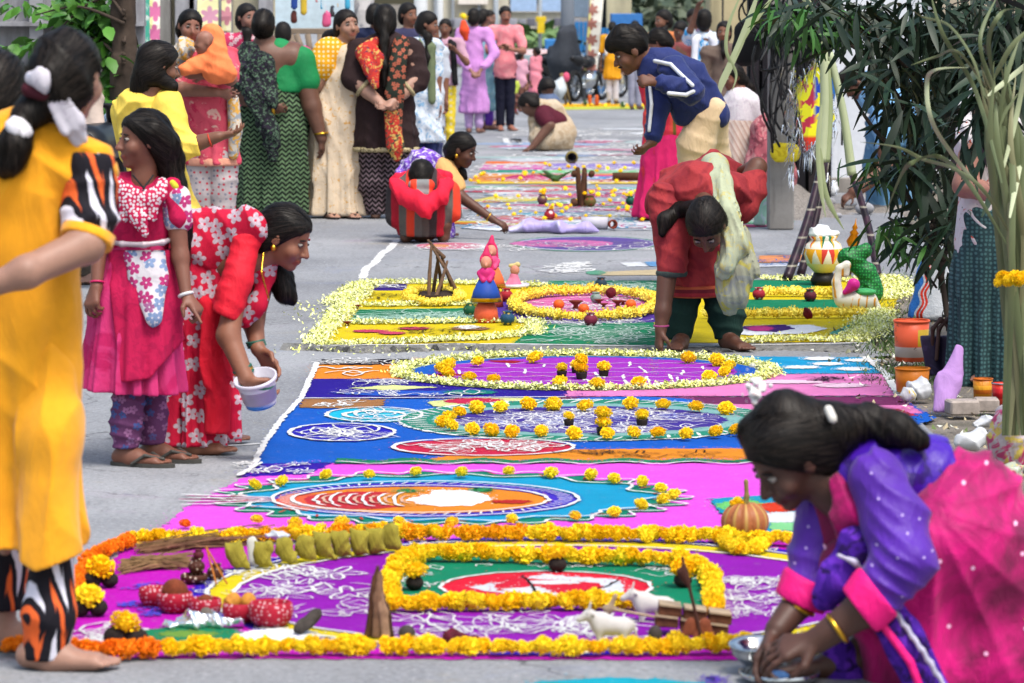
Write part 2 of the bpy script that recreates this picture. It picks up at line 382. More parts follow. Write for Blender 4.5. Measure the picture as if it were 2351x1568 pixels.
class Rang:
    def __init__(s, label, x, y, z0=.002):
        s.root = empty('rangoli', G(x, y), label=label, cat='rangoli', group='powder rangolis along the road'); s.z = z0; s.o = np.array(s.root.location); s.lines = {}; s.spill = []
    def poly(s, name, pts, hexc, jit=.006, g=.52, world=False, up=True, step=.02):
        w = dens(pts if world else gp(pts), step, jit)
        if up: s.z += LZ
        V = [(p[0] - s.o[0], p[1] - s.o[1], s.z) for p in w]; a = np.array(V)
        if 'streak' not in name: i = RNG.integers(0, len(a), min(len(a) * 3, 900)); q = a[i]; q[:, :2] += RNG.normal(0, .016, (len(i), 2)) * RNG.uniform(.2, 2, (len(i), 1)); q[:, 2] = s.z + .0001; s.spill.append((q, np.array(lin(hexc, g))))
        return mesh_obj(name, pymesh(name, V, [tuple(range(len(V)))]), powder(hexc, g), s.root)
    def ell(s, name, cx, cy, rx, ry, hexc, **k): return s.poly(name, elp(cx, cy, rx, ry), hexc, **k)
    def line(s, pts, w=.010, hexc='#f4f4f4', closed=False, world=False):
        q = dens(pts if world else gp(pts), .03, .0025, closed)
        if closed: q.append(q[0])
        s.lines.setdefault(hexc, []).append((q, w)); return s
    def scrib(s, x0, y0, x1, y1, n, size=.09, w=.009, hexc='#f4f4f4', inside=None):
        for _ in range(int(n * .75)):
            for _t in range(30):
                px, py = random.uniform(x0, x1), random.uniform(y0, y1)
                if inside is None or ((px - inside[0]) / inside[2]) ** 2 + ((py - inside[1]) / inside[3]) ** 2 < .9: break
            c = G(px, py)[:2]; k = random.choice('llaaws'); R = size * random.uniform(.5, 1.2); t0 = random.uniform(0, 6.28)
            if k == 'l': pts = [(c[0] + R * (.62 + .38 * math.cos(5 * t)) * math.cos(t + t0), c[1] + R * 1.3 * (.62 + .38 * math.cos(5 * t)) * math.sin(t + t0)) for t in np.linspace(0, 6.28, 31)]
            elif k == 'a': pts = [(c[0] + R * (t * math.cos(t0) - e * .42 * math.sin(3.14 * (t + 1) / 2) * math.sin(t0)), c[1] + 1.3 * R * (t * math.sin(t0) + e * .42 * math.sin(3.14 * (t + 1) / 2) * math.cos(t0))) for e, ts in ((1, np.linspace(-1, 1, 8)), (-1, np.linspace(1, -1, 8))) for t in ts]
            elif k == 's': pts = [(c[0] + R * t, c[1] + R * .5 * math.sin(t * 4 + t0)) for t in np.linspace(-1.2, 1.2, 16)]
            else: pts = [(c[0] + R * t * math.cos(t * 2.2 + t0) * .4, c[1] + R * t * math.sin(t * 2.2 + t0) * .4) for t in np.linspace(.3, 3, 16)]
            s.line(pts, w * random.uniform(.32, .66), hexc, world=True)
        return s
    def done(s):
        if s.spill:
            q = np.concatenate([a for a, c in s.spill]); c = np.concatenate([np.tile(c, (len(a), 1)) for a, c in s.spill]); n = len(q); q[:, 2] = s.z + .0001 + RNG.uniform(0, 2e-4, n); t = RNG.uniform(0, 6.28, n); r = RNG.uniform(.0012, .005, n)
            V = np.stack([q + np.stack([np.cos(t + k) * r, np.sin(t + k) * r * 1.6, 0 * r], 1) for k in (0, 2.1, 4.2)], 1).reshape(-1, 3); m = NT('spilled_powder', .95); m.col(m.n('Attribute', attribute_name='Col').outputs['Color'])
            o = mesh_obj('spilled_powder', npmesh('spilled_powder', V, np.arange(3 * n).reshape(n, 3), False, np.repeat(c, 3, 0)), m.m, s.root); o['kind'] = 'stuff'
        for i, (hx, L) in enumerate(s.lines.items()):
            V, Fc = [], []; z = s.z + LZ * (1 + .3 * i)
            for q, w in L:
                b = len(V); n = len(q)
                for j, p in enumerate(q):
                    a, c = q[max(j - 1, 0)], q[min(j + 1, n - 1)]; t = unit((c[0] - a[0], c[1] - a[1])); ww = w * random.uniform(.75, 1.3) * .5
                    if j in (0, n - 1): ww *= .5
                    V += [(p[0] - t[1] * ww - s.o[0], p[1] + t[0] * ww - s.o[1], z + (len(V) % 7) * 1e-5), (p[0] + t[1] * ww - s.o[0], p[1] - t[0] * ww - s.o[1], z + (len(V) % 7) * 1e-5)]
                    if j: k = b + 2 * j; Fc.append((k - 2, k - 1, k + 1, k))
            o = mesh_obj('line_work', pymesh('line_work', V, Fc), powder(hx, .58 if hx == '#f4f4f4' else .5), s.root); o['kind'] = 'stuff'
# ---- R1: nearest, magenta ground, big circle
R1 = Rang('magenta square rangoli with a violet circle, framed by a thick marigold garland', 1050, 1400)
R1.poly('colour_field', [(120, 1512), (1960, 1518), (1905, 1380), (1850, 1246), (290, 1254), (160, 1390)], '#d012c4')
C1 = (1272, 1370)
R1.ell('colour_band', *C1, 838, 137, '#3d17c4'); R1.ell('colour_ring', *C1, 795, 127, '#f6e018')
R1.ell('colour_disc', *C1, 735, 114, '#9a18b8')
R1.poly('octagon_field', [(890, 1398), (905, 1305), (965, 1278), (1590, 1290), (1648, 1335), (1640, 1400), (1460, 1392)], '#0b8f68')
R1.ell('kite_medallion', 1255, 1352, 242, 36, '#f01d3c')
R1.poly('kite_panel', [(1075, 1352), (1250, 1322), (1420, 1334), (1440, 1372), (1250, 1384)], '#eef2fb')
R1.poly('kite_panel', [(1130, 1350), (1190, 1330), (1370, 1342), (1400, 1368), (1180, 1372)], '#e8213f')
R1.poly('kite_panel', [(1210, 1338), (1320, 1334), (1330, 1343), (1225, 1346)], '#f4f4f8')
R1.poly('kite_panel', [(1150, 1357), (1235, 1350), (1290, 1372), (1180, 1370)], '#f4f4f8')
R1.ell('leaf_plate', 440, 1462, 130, 18, '#1c8f63'); R1.ell('leaf_plate', 430, 1461, 62, 8, '#7fae4a')
R1.ell('rice_patch', 640, 1466, 92, 17, '#f2f4f6', g=.75)
R1.scrib(905, 1312, 985, 1380, 14, .05); R1.scrib(1480, 1302, 1625, 1330, 10, .05); R1.scrib(970, 1300, 1470, 1310, 10, .04)
R1.scrib(580, 1310, 850, 1420, 46, .09, .011); R1.scrib(900, 1415, 1500, 1465, 60, .08, .011); R1.scrib(1660, 1330, 1830, 1420, 60, .06, .01)
for t in range(0, 360, 4):
    if random.random() < .8:
        x, y = C1[0] + 817 * math.cos(math.radians(t)), C1[1] + 132 * math.sin(math.radians(t)); R1.scrib(x - 20, y - 2, x + 20, y + 2, 2, .03, .01)
R1.line(elp(*C1, 797, 127.5), .012, closed=True).line(elp(*C1, 735, 114), .012, closed=True).line(elp(1255, 1352, 242, 36), .012, closed=True)
R1.scrib(170, 1435, 310, 1492, 26, .06, .012); R1.scrib(290, 1340, 380, 1420, 18, .035, .014, '#5a55e8')
R1.line([(1200, 1325), (1215, 1345), (1240, 1375)], .008, '#1a1a20').line([(1420, 1336), (1390, 1352), (1300, 1372)], .008, '#1a1a20')
R1.done()
# ---- R2: pink with teal petalled mandala
R2 = Rang('pink rangoli with a petalled teal and orange medallion behind the thick garland', 1050, 1150)
R2.poly('colour_field', [(335, 1242), (1960, 1246), (1880, 1150), (1790, 1058), (960, 1064), (690, 1064), (560, 1098), (430, 1165)], '#fb5ff0')
R2.poly('colour_corner', [(548, 1097), (600, 1066), (768, 1064), (705, 1090)], '#3612b4')
C2 = (1035, 1147)
R2.poly('leaf_tips', wavy(*C2, 528, 60, 26, .055), '#0f8a70'); R2.poly('teal_petals', wavy(*C2, 462, 52, 13, .06, 1.3), '#10a5d4')
R2.ell('violet_ring', 977, 1150, 350, 40, '#4a34cc'); R2.ell('orange_disc', 965, 1151, 292, 31, '#f8942c')
R2.ell('coral_patch', 690, 1155, 58, 20, '#f66a4a'); R2.ell('scale_patch', 830, 1152, 130, 20, '#cf3340'); R2.ell('orange_patch', 930, 1150, 60, 16, '#f39a34')
R2.poly('white_blob', [(930, 1152), (980, 1140), (1000, 1129), (1085, 1130), (1130, 1147), (1090, 1163), (1010, 1166), (960, 1160)], '#f2f5fa', g=.75)
R2.ell('green_sprig', 935, 1131, 22, 4, '#2c9a58'); R2.ell('green_sprig', 1105, 1129, 26, 5, '#2c9a58'); R2.ell('red_streak', 1175, 1156, 45, 4, '#c8312c')
R2.line(elp(977, 1150, 352, 40.5), .014, closed=True).line(elp(965, 1151, 294, 31.3), .014, closed=True).line(wavy(*C2, 462, 52, 13, .06, 1.3), .012, closed=True).line(wavy(*C2, 528, 60, 26, .055), .01, closed=True)
for k in range(6): R2.line(elp(750 + 36 * k, 1152, 26, 13 + k % 2 * 3, 90, 270, 12), .01); R2.line(elp(762 + 36 * k, 1152, 20, 9, 90, 270, 12), .01, '#f7c7b0')
for a in range(0, 360, 5): R2.line([(977 + 305 * math.cos(math.radians(a)), 1150 + 34 * math.sin(math.radians(a))), (977 + 338 * math.cos(math.radians(a + 3)), 1150 + 38 * math.sin(math.radians(a + 3)))], .012)
for k in range(7): R2.line([(412 + 10 * k % 30, 1152 + 4 * (k - 3)), (625, 1152 + 1.5 * (k - 3))], .014, '#c81a78' if k % 2 else '#f4f4f4')
for k in range(26): R2.line([(C2[0] + 470 * math.cos(k * .2417 + .1), C2[1] + 53 * math.sin(k * .2417 + .1)), (C2[0] + 505 * math.cos(k * .2417 + .05), C2[1] + 57 * math.sin(k * .2417 + .05))], .016, '#d6452c')
R2.scrib(560, 1068, 750, 1092, 12, .06, .014); R2.line([(548, 1097), (600, 1066)], .02)
pts = [(x, 1058 + 2.6 * math.sin(x / 26)) for x in range(770, 1960, 13)]; R2.poly('green_edge', pts + [(1960, 1064), (770, 1068)], '#1b8a60'); R2.line([(x, y + 9) for x, y in pts], .014)
R2.poly('colour_card', [(1622, 1150), (1850, 1136), (1905, 1190), (1880, 1232), (1700, 1222)], '#18a2c8'); R2.poly('card_patch', [(1640, 1162), (1720, 1150), (1760, 1164), (1670, 1180)], '#79d879')
R2.poly('card_patch', [(1730, 1164), (1840, 1152), (1860, 1176), (1770, 1182)], '#e8401f'); R2.poly('card_patch', [(1690, 1184), (1860, 1180), (1875, 1204), (1740, 1206)], '#eef0f4'); R2.poly('card_patch', [(1770, 1206), (1890, 1206), (1885, 1228), (1770, 1222)], '#8fe09a')
R2.done()
# ---- R3: blue field with green and violet wheel
R3 = Rang('blue rangoli with a green rimmed violet wheel and clay cups at its centre', 1150, 975)
R3.poly('colour_field', [(578, 1080), (606, 1022), (652, 960), (692, 918), (1300, 914), (2062, 912), (2150, 960), (1900, 1062), (770, 1064)], '#0a62d0')
R3.poly('pink_field', [(1560, 914), (2062, 912), (2120, 950), (1700, 960)], '#f287c6'); R3.poly('mauve_band', [(1280, 913), (2062, 912), (2095, 932), (1280, 926)], '#7a2f62'); R3.poly('crimson_patch', [(1930, 942), (2060, 940), (2110, 956), (1930, 956)], '#c02a48')
R3.poly('orange_band', [(940, 1062), (1080, 1042), (1300, 1034), (1900, 1030), (1900, 1062)], '#f9992c'); R3.ell('crimson_ellipse', 1110, 1030, 208, 20, '#d5264e')
R3.ell('cyan_ellipse', 860, 955, 112, 17, '#18c4ea'); R3.ell('violet_ellipse', 785, 996, 122, 21, '#2c22c0'); R3.poly('brown_patch', [(686, 938), (700, 918), (880, 920), (885, 932), (830, 941)], '#b07a4c')
R3.ell('cream_ellipse', 1130, 929, 145, 14, '#e9efa0'); R3.ell('crimson_patch', 1090, 924, 68, 7, '#d42a55'); R3.ell('blue_ellipse', 1440, 927, 165, 13, '#1668d4')
C3 = (1350, 968)
R3.ell('green_rim', *C3, 436, 48, '#f2f4f6', g=.7); R3.ell('green_rim', *C3, 430, 47, '#2b957c'); R3.ell('pale_ring', *C3, 360, 38, '#8fc4c0'); R3.ell('violet_disc', *C3, 318, 31, '#47349c')
R3.scrib(1040, 940, 1660, 996, 120, .11, .011, inside=(*C3, 300, 29)); R3.scrib(1040, 940, 1660, 996, 40, .05, .012, '#9aa4ec', inside=(*C3, 300, 29))
for a in range(0, 360, 6): R3.line([(C3[0] + 372 * math.cos(math.radians(a)), C3[1] + 40 * math.sin(math.radians(a))), (C3[0] + 420 * math.cos(math.radians(a + 4)), C3[1] + 46 * math.sin(math.radians(a + 4)))], .014)
R3.scrib(940, 1018, 1280, 1042, 40, .10, .013, inside=(1110, 1030, 190, 17)); R3.scrib(705, 984, 860, 1010, 18, .1, .016, inside=(785, 996, 110, 18)); R3.scrib(770, 946, 940, 966, 10, .12, .016, inside=(860, 955, 100, 14))
R3.scrib(720, 922, 840, 936, 8, .07, .018); R3.line(elp(785, 996, 120, 20), .018, closed=True).line(elp(860, 955, 110, 16.5), .016, closed=True).line(elp(1110, 1030, 208, 20), .018, closed=True).line(elp(860, 956, 70, 9), .02)
R3.line([(578, 1080), (606, 1022), (652, 960), (692, 918), (728, 835)], .022); R3.scrib(1280, 1042, 1700, 1056, 14, .08, .012, '#3a2a20'); R3.line([(690, 918), (1300, 915)], .02)
R3.done()
# ---- R4: violet oval
R4 = Rang('orange and violet rangoli with a petal rimmed magenta oval beside the cracked slab', 1345, 857)
R4.poly('violet_field', [(692, 916), (712, 870), (1330, 872), (1330, 914)], '#2a0f98'); R4.poly('orange_field', [(714, 871), (726, 838), (930, 836), (960, 824), (1500, 818), (1500, 860), (1000, 871)], '#fa9628')
R4.poly('black_patch', [(728, 839), (738, 826), (935, 825), (930, 835), (850, 840)], '#161226'); R4.poly('sky_field', [(1500, 818), (1985, 822), (2030, 858), (1500, 862)], '#16a5dd'); R4.poly('pink_field', [(1300, 912), (1310, 880), (1500, 862), (2032, 860), (2062, 910)], '#f78fd0')
R4.poly('cream_lens', [(800, 893), (900, 886), (1000, 891), (900, 898)], '#eef4a6'); R4.poly('blue_lens', [(760, 905), (900, 899), (1130, 900), (1000, 910), (850, 910)], '#2a5ed0'); R4.ell('teal_lens', 1080, 903, 60, 5, '#1a8f86')
C4 = (1345, 857)
R4.ell('petal_bed', *C4, 446, 42, '#dde99a'); R4.ell('blue_ring', *C4, 402, 37, '#1162cc'); R4.ell('magenta_oval', *C4, 345, 33.5, '#b136cc')
R4.poly('red_sliver', [(955, 865), (1060, 861), (1070, 865), (980, 868)], '#b01030'); R4.poly('red_sliver', [(1120, 830), (1200, 832), (1180, 837), (1140, 835)], '#b01030')
for k in range(34):
    x = random.uniform(1050, 1640); y = random.uniform(832, 886); R4.line([(x, y), (x + random.uniform(-4, 12), y + random.uniform(6, 11))], .012)
for y in (838, 848, 858, 868, 878): R4.line([(x, y + 1.5 * math.sin(x / 17 + y)) for x in range(1050, 1660, 22)], .007)
R4.scrib(735, 828, 900, 836, 14, .1, .012); R4.scrib(760, 846, 860, 862, 6, .1, .03); R4.scrib(790, 874, 940, 884, 14, .08, .012); R4.scrib(760, 900, 1100, 910, 16, .08, .012)
for x, y, r in ((1880, 826, 34), (1980, 830, 40), (1900, 838, 36), (1840, 846, 38), (1960, 850, 40)): R4.ell('white_cloud', x, y, r, 3.5, '#f2f4f8', g=.7, up=False)
R4.scrib(1850, 868, 2010, 878, 18, .06, .012, '#201a2c'); R4.ell('white_cloud', 1930, 888, 60, 5, '#fbd3ea', g=.6); R4.ell('white_cloud', 1800, 880, 90, 4, '#fbd3ea', g=.6)
R4.line([(1985, 822), (2032, 860), (2064, 912)], .03).line([(692, 916), (728, 838)], .02)
R4.done()
# ---- R5: yellow / green with petals and garland rings
R5 = Rang('yellow and green rangoli edged with pale petals, with dolls and pots on it', 1380, 715)
R5.poly('yellow_field', [(712, 792), (800, 705), (842, 652), (2075, 644), (2050, 720), (1990, 786)], '#f2d713')
R5.poly('violet_strip', [(818, 668), (845, 654), (935, 653), (930, 668)], '#3a1f86'); R5.poly('green_panel', [(802, 742), (824, 712), (1090, 708), (1090, 744)], '#12845a'); R5.poly('white_edge', [(760, 700), (800, 702), (745, 772), (715, 790)], '#dfe6a0')
R5.poly('green_panel', [(1228, 672), (1262, 646), (1860, 644), (1880, 672)], '#149068'); R5.poly('violet_ring', elp(1345, 712, 245, 38), '#5b3aa2'); R5.ell('pink_disc', 1345, 702, 160, 26, '#e673b4'); R5.scrib(1230, 685, 1460, 716, 50, .1, .014, inside=(1345, 702, 150, 22))
R5.poly('green_panel', [(1180, 790), (1235, 745), (1500, 742), (1530, 795)], '#178f62'); R5.poly('green_panel', [(1640, 712), (1660, 690), (1960, 690), (1950, 716)], '#128a60')
R5.poly('white_bird', [(1640, 764), (1730, 750), (1860, 748), (1900, 757), (1850, 768), (1720, 772)], '#f2f3f8', g=.7); R5.poly('violet_patch', [(1690, 752), (1800, 748), (1825, 757), (1780, 765), (1720, 762)], '#4a2280'); R5.ell('pink_patch', 1745, 757, 28, 6, '#e04098'); R5.poly('sea_patch', [(1900, 770), (1960, 742), (2010, 744), (1980, 772)], '#5fb8a0')
R5.ell('brown_patch', 1080, 757, 44, 4, '#a0704a'); R5.ell('white_patch', 1075, 754, 24, 4, '#f2f2f0', g=.7); R5.ell('red_patch', 850, 763, 38, 3, '#d84a6a'); R5.ell('red_patch', 950, 757, 36, 3, '#d84a6a'); R5.ell('red_patch', 900, 768, 30, 3, '#d84a6a')
R5.scrib(820, 716, 1080, 740, 70, .16, .013, '#bfe6d4'); R5.scrib(1270, 650, 1500, 668, 40, .15, .013, '#d7efe2'); R5.scrib(1230, 752, 1490, 788, 60, .13, .014, '#d7efe2'); R5.scrib(1120, 735, 1500, 750, 40, .1, .012, inside=(1345, 712, 240, 38)); R5.scrib(830, 656, 930, 666, 10, .1, .016)
R5.scrib(815, 676, 925, 695, 14, .12, .014, '#6b5a14'); R5.scrib(940, 755, 1060, 784, 24, .1, .016, '#5d5016'); R5.line([(705, 797), (1180, 793), (1560, 800), (1990, 790)], .03)
for k in range(9): R5.line([(755 + 5 * k, 755 - 6 * k), (790 + 3 * k, 755 - 6 * k)], .014, '#b8402c')
R5.done()
# ---- faint rangolis further up the road
R6 = Rang('violet and pink oval rangoli drawn on bare road behind the dolls', 1300, 560)
R6.ell('green_rim', 1345, 560, 170, 18, '#5f9a84'); R6.ell('pale_rim', 1345, 560, 162, 16.5, '#b9b6d4'); R6.ell('violet_oval', 1350, 560, 150, 15, '#6a58a4'); R6.ell('pink_streak', 1290, 560, 120, 8, '#e07ab8'); R6.ell('pale_ring', 1040, 566, 90, 9, '#cfd0da'); R6.ell('pink_oval', 1035, 566, 78, 7.5, '#dc7f9a'); R6.ell('orange_patch', 1005, 566, 28, 4, '#e89a70')
R6.scrib(960, 558, 1500, 575, 50, .14, .02); R6.scrib(1230, 553, 1470, 568, 30, .14, .016, '#8f80bc'); R6.done()
R7 = Rang('half finished white and blue patches sketched on road beside the red tunic', 1420, 615)
R7.poly('white_patch', [(1425, 604), (1470, 602), (1490, 612), (1440, 613)], '#eceff4'); R7.poly('blue_patch', [(1478, 602), (1700, 599), (1690, 612), (1490, 612)], '#6fa4d8'); R7.poly('cream_patch', [(1385, 625), (1500, 620), (1700, 621), (1690, 632), (1380, 633)], '#d9c6a0'); R7.ell('green_patch', 1368, 627, 22, 5, '#69ae90')
R7.poly('orange_patch', [(1745, 588), (1845, 586), (1852, 602), (1740, 604)], '#f3a06a'); R7.poly('white_patch', [(1735, 607), (1860, 605), (1850, 612), (1740, 614)], '#e6eaf2'); R7.scrib(1280, 602, 1345, 626, 30, .10, .03); R7.scrib(1740, 584, 1860, 612, 16, .1, .018, '#5a7cc8'); R7.done()
R8 = Rang('pale multicoloured rangoli strewn with marigolds beside the squatting woman', 1330, 490)
PAL = ['#e14f8f', '#5fb9d8', '#f2dc57', '#6cc295', '#f08a3c', '#8f78c8', '#eff1f6', '#d86a9a', '#7fd4d4', '#e85a6a']
def bands(R, x0, x1, y0, y1, n, hmin, hmax, wmin, wmax, pal, g=.45, seed=1):
    r = random.Random(seed)
    for k in range(n):
        x, y = r.uniform(x0, x1), y0 + (y1 - y0) * (k + r.random()) / n; w, h = r.uniform(wmin, wmax), r.uniform(hmin, hmax)
        R.z += .00006; R.ell('colour_streak', x, y, w, h, r.choice(pal), g=g, step=.08, jit=.02, up=False)
R8.poly('pale_field', [(1090, 520), (1060, 500), (1100, 462), (1160, 425), (1800, 425), (1790, 500), (1500, 530), (1130, 530)], '#b9c0cc', g=.45, jit=.03)
bands(R8, 1120, 1680, 428, 520, 44, 1.5, 4.5, 25, 150, PAL, seed=3); R8.poly('yellow_band', [(1085, 462), (1130, 452), (1240, 454), (1310, 457), (1220, 463), (1110, 467)], '#eddb5c'); R8.poly('green_band', [(1500, 455), (1760, 454), (1760, 461), (1500, 461)], '#7fd0a0')
R8.poly('white_field', [(1060, 525), (1180, 507), (1650, 507), (1640, 520), (1150, 532)], '#e6eaf2', g=.6); bands(R8, 1100, 1650, 508, 526, 10, 1, 2.5, 25, 90, PAL, seed=5)
R8.scrib(1090, 430, 1700, 525, 230, .2, .03); R8.scrib(1090, 430, 1700, 525, 60, .2, .03, '#e14f8f'); R8.scrib(1090, 430, 1700, 525, 50, .2, .03, '#4f9fd0'); R8.done()
R9 = Rang('orange, pink and blue banded rangoli ringed by marigolds near the fallen pot', 1400, 395)
R9.poly('outline_field', [(1075, 420), (1110, 374), (1130, 371), (1830, 371), (1810, 424)], '#dcd3d8', g=.45); R9.poly('orange_band', [(1110, 378), (1118, 371), (1260, 371), (1240, 378)], '#f4783a'); R9.poly('pink_band', [(1100, 390), (1112, 379), (1800, 379), (1800, 390)], '#f05ac0'); R9.poly('teal_band', [(1096, 397), (1104, 391), (1250, 390), (1240, 397)], '#2a9a84'); R9.poly('lilac_band', [(1250, 389), (1260, 376), (1800, 376), (1800, 389)], '#9a86d8'); R9.poly('mint_band', [(1210, 398), (1240, 391), (1800, 391), (1800, 398)], '#8fdc9c')
R9.poly('orange_band', [(1078, 418), (1098, 400), (1800, 399), (1800, 422)], '#f0a047'); R9.poly('pink_band', [(1140, 414), (1180, 403), (1800, 402), (1800, 414)], '#e6508c'); R9.poly('blue_band', [(1290, 412), (1320, 406), (1480, 406), (1480, 413)], '#35a4e4'); R9.poly('yellow_band', [(1085, 423), (1110, 418), (1800, 417), (1800, 423)], '#f0cf4a')
R9.scrib(1110, 374, 1790, 420, 170, .25, .04); R9.scrib(1110, 400, 1790, 418, 40, .25, .04, '#c8306a'); R9.done()
R10 = Rang('faint chalky white and pink rangolis sketched in front of the crouching pair', 1400, 335)
R10.poly('chalk_field', [(1170, 325), (1190, 315), (1330, 314), (1320, 334), (1190, 336)], '#c9cdd8', g=.42, jit=.05); bands(R10, 1190, 1600, 322, 370, 26, 1, 3, 25, 160, ['#dfe4ee', '#e3a6c8', '#a9bfe0', '#d8dcea', '#e58aa8', '#bcd8d8'], seed=9, g=.48)
R10.scrib(1170, 285, 1640, 368, 150, .3, .045); R10.ell('chalk_streak', 1500, 297, 120, 2, '#e8ecf4', g=.55, jit=.04, step=.1); R10.ell('chalk_streak', 1540, 307, 100, 3, '#e8ecf4', g=.55, jit=.04, step=.1); R10.done()
R11 = Rang('yellow rangoli strip edged with flowers in front of parked motorcycles', 1330, 246)
R11.poly('yellow_field', [(1165, 253), (1175, 240), (1490, 238), (1490, 251)], '#f0dc3c'); R11.poly('orange_band', [(1170, 247), (1172, 241), (1490, 239), (1490, 243)], '#f4b428'); R11.poly('lime_band', [(1240, 252), (1300, 246), (1490, 246), (1490, 251)], '#d4e05c'); R11.ell('pink_streak', 1200, 252, 40, 2, '#d8b0d8'); R11.done()
# near bottom: start of another rangoli
R12 = Rang('thin turquoise powder edge of the rangoli nearest the viewer', 1400, 1560)
R12.poly('teal_field', [(1185, 1590), (1230, 1566), (1380, 1558), (1500, 1560), (1620, 1572), (1680, 1600)], '#18b4cc'); R12.ell('violet_dot', 1640, 1562, 16, 8, '#6a4cc8'); R12.done()
# chalk guide lines on the road
cl = Rang('wavy white chalk guide line running down the bare grey road', 870, 600); cl.root['category'] = 'chalk line'
cl.line([(912, 550), (895, 572), (880, 580), (858, 606), (840, 616), (832, 640)], .05); cl.line([(520, 1024), (560, 1022), (612, 1018)], .03); cl.line([(1160, 318), (1165, 330), (1175, 338)], .06); cl.done()
# broken slab edge between R4 and R5
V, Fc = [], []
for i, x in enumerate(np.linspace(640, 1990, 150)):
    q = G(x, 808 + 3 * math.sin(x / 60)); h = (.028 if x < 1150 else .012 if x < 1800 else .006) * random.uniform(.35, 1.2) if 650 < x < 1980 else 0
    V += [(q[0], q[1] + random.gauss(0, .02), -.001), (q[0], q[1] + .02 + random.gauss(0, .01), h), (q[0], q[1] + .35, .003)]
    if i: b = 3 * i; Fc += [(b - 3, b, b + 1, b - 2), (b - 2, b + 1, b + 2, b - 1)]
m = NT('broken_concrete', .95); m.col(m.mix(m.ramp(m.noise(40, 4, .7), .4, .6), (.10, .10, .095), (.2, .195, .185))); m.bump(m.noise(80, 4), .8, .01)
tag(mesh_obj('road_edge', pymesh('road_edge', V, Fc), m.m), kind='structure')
# ================================================================ flowers
def petal_flower(name, rows, R, flat=.8, wob=.2, seed=0, core=.72):
    r = random.Random(seed); V, Fc = [], []
    for (th, n, L) in rows:
        for k in range(n):
            a = 2 * math.pi * (k + r.random() * .6) / n; t = math.radians(th + r.uniform(-8, 8))
            d = np.array([math.sin(t) * math.cos(a), math.sin(t) * math.sin(a), math.cos(t) * flat]); s = unit(np.cross(d, (0, 0, 1.01))) if th > 8 else np.array([1, 0, 0])
            u = np.cross(s, d); l = R * L * r.uniform(.85, 1.12); w = R * r.uniform(.17, .25); tl = r.uniform(-wob, wob); b = len(V)
            sd = s * math.cos(tl) + u * math.sin(tl)
            V += [d * l * core - sd * w * .4, d * l * core + sd * w * .4, d * l + sd * w * .8 + u * R * .12, d * l * 1.04 - sd * w * .1 - u * R * .06, d * l - sd * w * .8 + u * R * .12]
            Fc += [(b, b + 1, b + 3), (b + 1, b + 2, b + 3), (b, b + 3, b + 4)]
    b = len(V); n = 10
    for i in range(5):
        t = math.pi * (i + .0) / 4
        for k in range(n): V.append((R * core * .98 * math.sin(t) * math.cos(6.283 * k / n), R * core * .98 * math.sin(t) * math.sin(6.283 * k / n), R * core * .98 * math.cos(t) * flat))
    for i in range(4):
        for k in range(n): Fc.append((b + i * n + k, b + (i + 1) * n + k, b + (i + 1) * n + (k + 1) % n, b + i * n + (k + 1) % n))
    return pymesh(name, V, Fc)
def mg_mat(a, b, g=1.0):
    m = NT('marigold_petals', .75); rnd = m.n('ObjectInfo').outputs['Random']
    c = m.mix(rnd, lin(a, g), lin(b, g)); c = m.n('HueSaturation', {'Color': c, 'Value': m.ramp(m.noise(120, 2), .3, .7, .75, 1.15)}).outputs[0]
    m.col(c); m.b.inputs['Subsurface Weight'].default_value = .1; m.b.inputs['Subsurface Radius'].default_value = (.01, .006, .001); return m.m
MROWS = [(6, 4, .86), (20, 9, .95), (36, 14, 1), (52, 17, 1), (68, 19, 1), (84, 20, 1), (102, 18, .97), (122, 14, .92), (142, 9, .85)]
MFAR = [(10, 4, .9), (50, 9, 1), (90, 11, 1), (130, 6, .9)]
MG = {}
for nm, a, b in (('y', '#ffc800', '#ffe22a'), ('o', '#f57a06', '#f98e12'), ('g', '#f0b400', '#f7a608'), ('c', '#f3e36a', '#eccb3a'), ('l', '#f7de2e', '#f3d71e')):
    mt = mg_mat(a, b); MG[nm] = []; MG[nm + 'f'] = []
    for sd in range(3):
        me = petal_flower('marigold', MROWS, 1.0, .85, .35, sd); me.materials.append(mt); MG[nm].append(me)
        me = petal_flower('marigold', MFAR, 1.0, .85, .35, sd + 9); me.materials.append(mt); MG[nm + 'f'].append(me)
def flower(kind, loc, r, parent=None, flat=False, off=None):
    o = bpy.data.objects.new('marigold', random.choice(MG[kind])); COL.objects.link(o)
    if parent is not None: o.parent = parent; loc = np.asarray(loc) - np.array(parent.location)
    o.location = [float(v) for v in loc]; s = r * random.uniform(.88, 1.12); o.scale = (s, s, s * random.uniform(.85, 1))
    o.rotation_euler = (random.uniform(-.5, .5), random.uniform(-.5, .5), random.uniform(0, 6.28)) if flat else (random.uniform(-.9, .9), random.uniform(-.9, .9), random.uniform(0, 6.28))
    return o
def loose(kind, x, y, rpx, label, group, lift=.8, d=None):
    """x, y is the photo position of the flower's centre; it stands on the ground just below it"""
    g = G(x, y + rpx * .85); r = rpx * g[1] / F * .98
    o = flower(kind, (g[0], g[1], r * lift + .006), r, flat=True); return tag(o, label, 'flower', group)
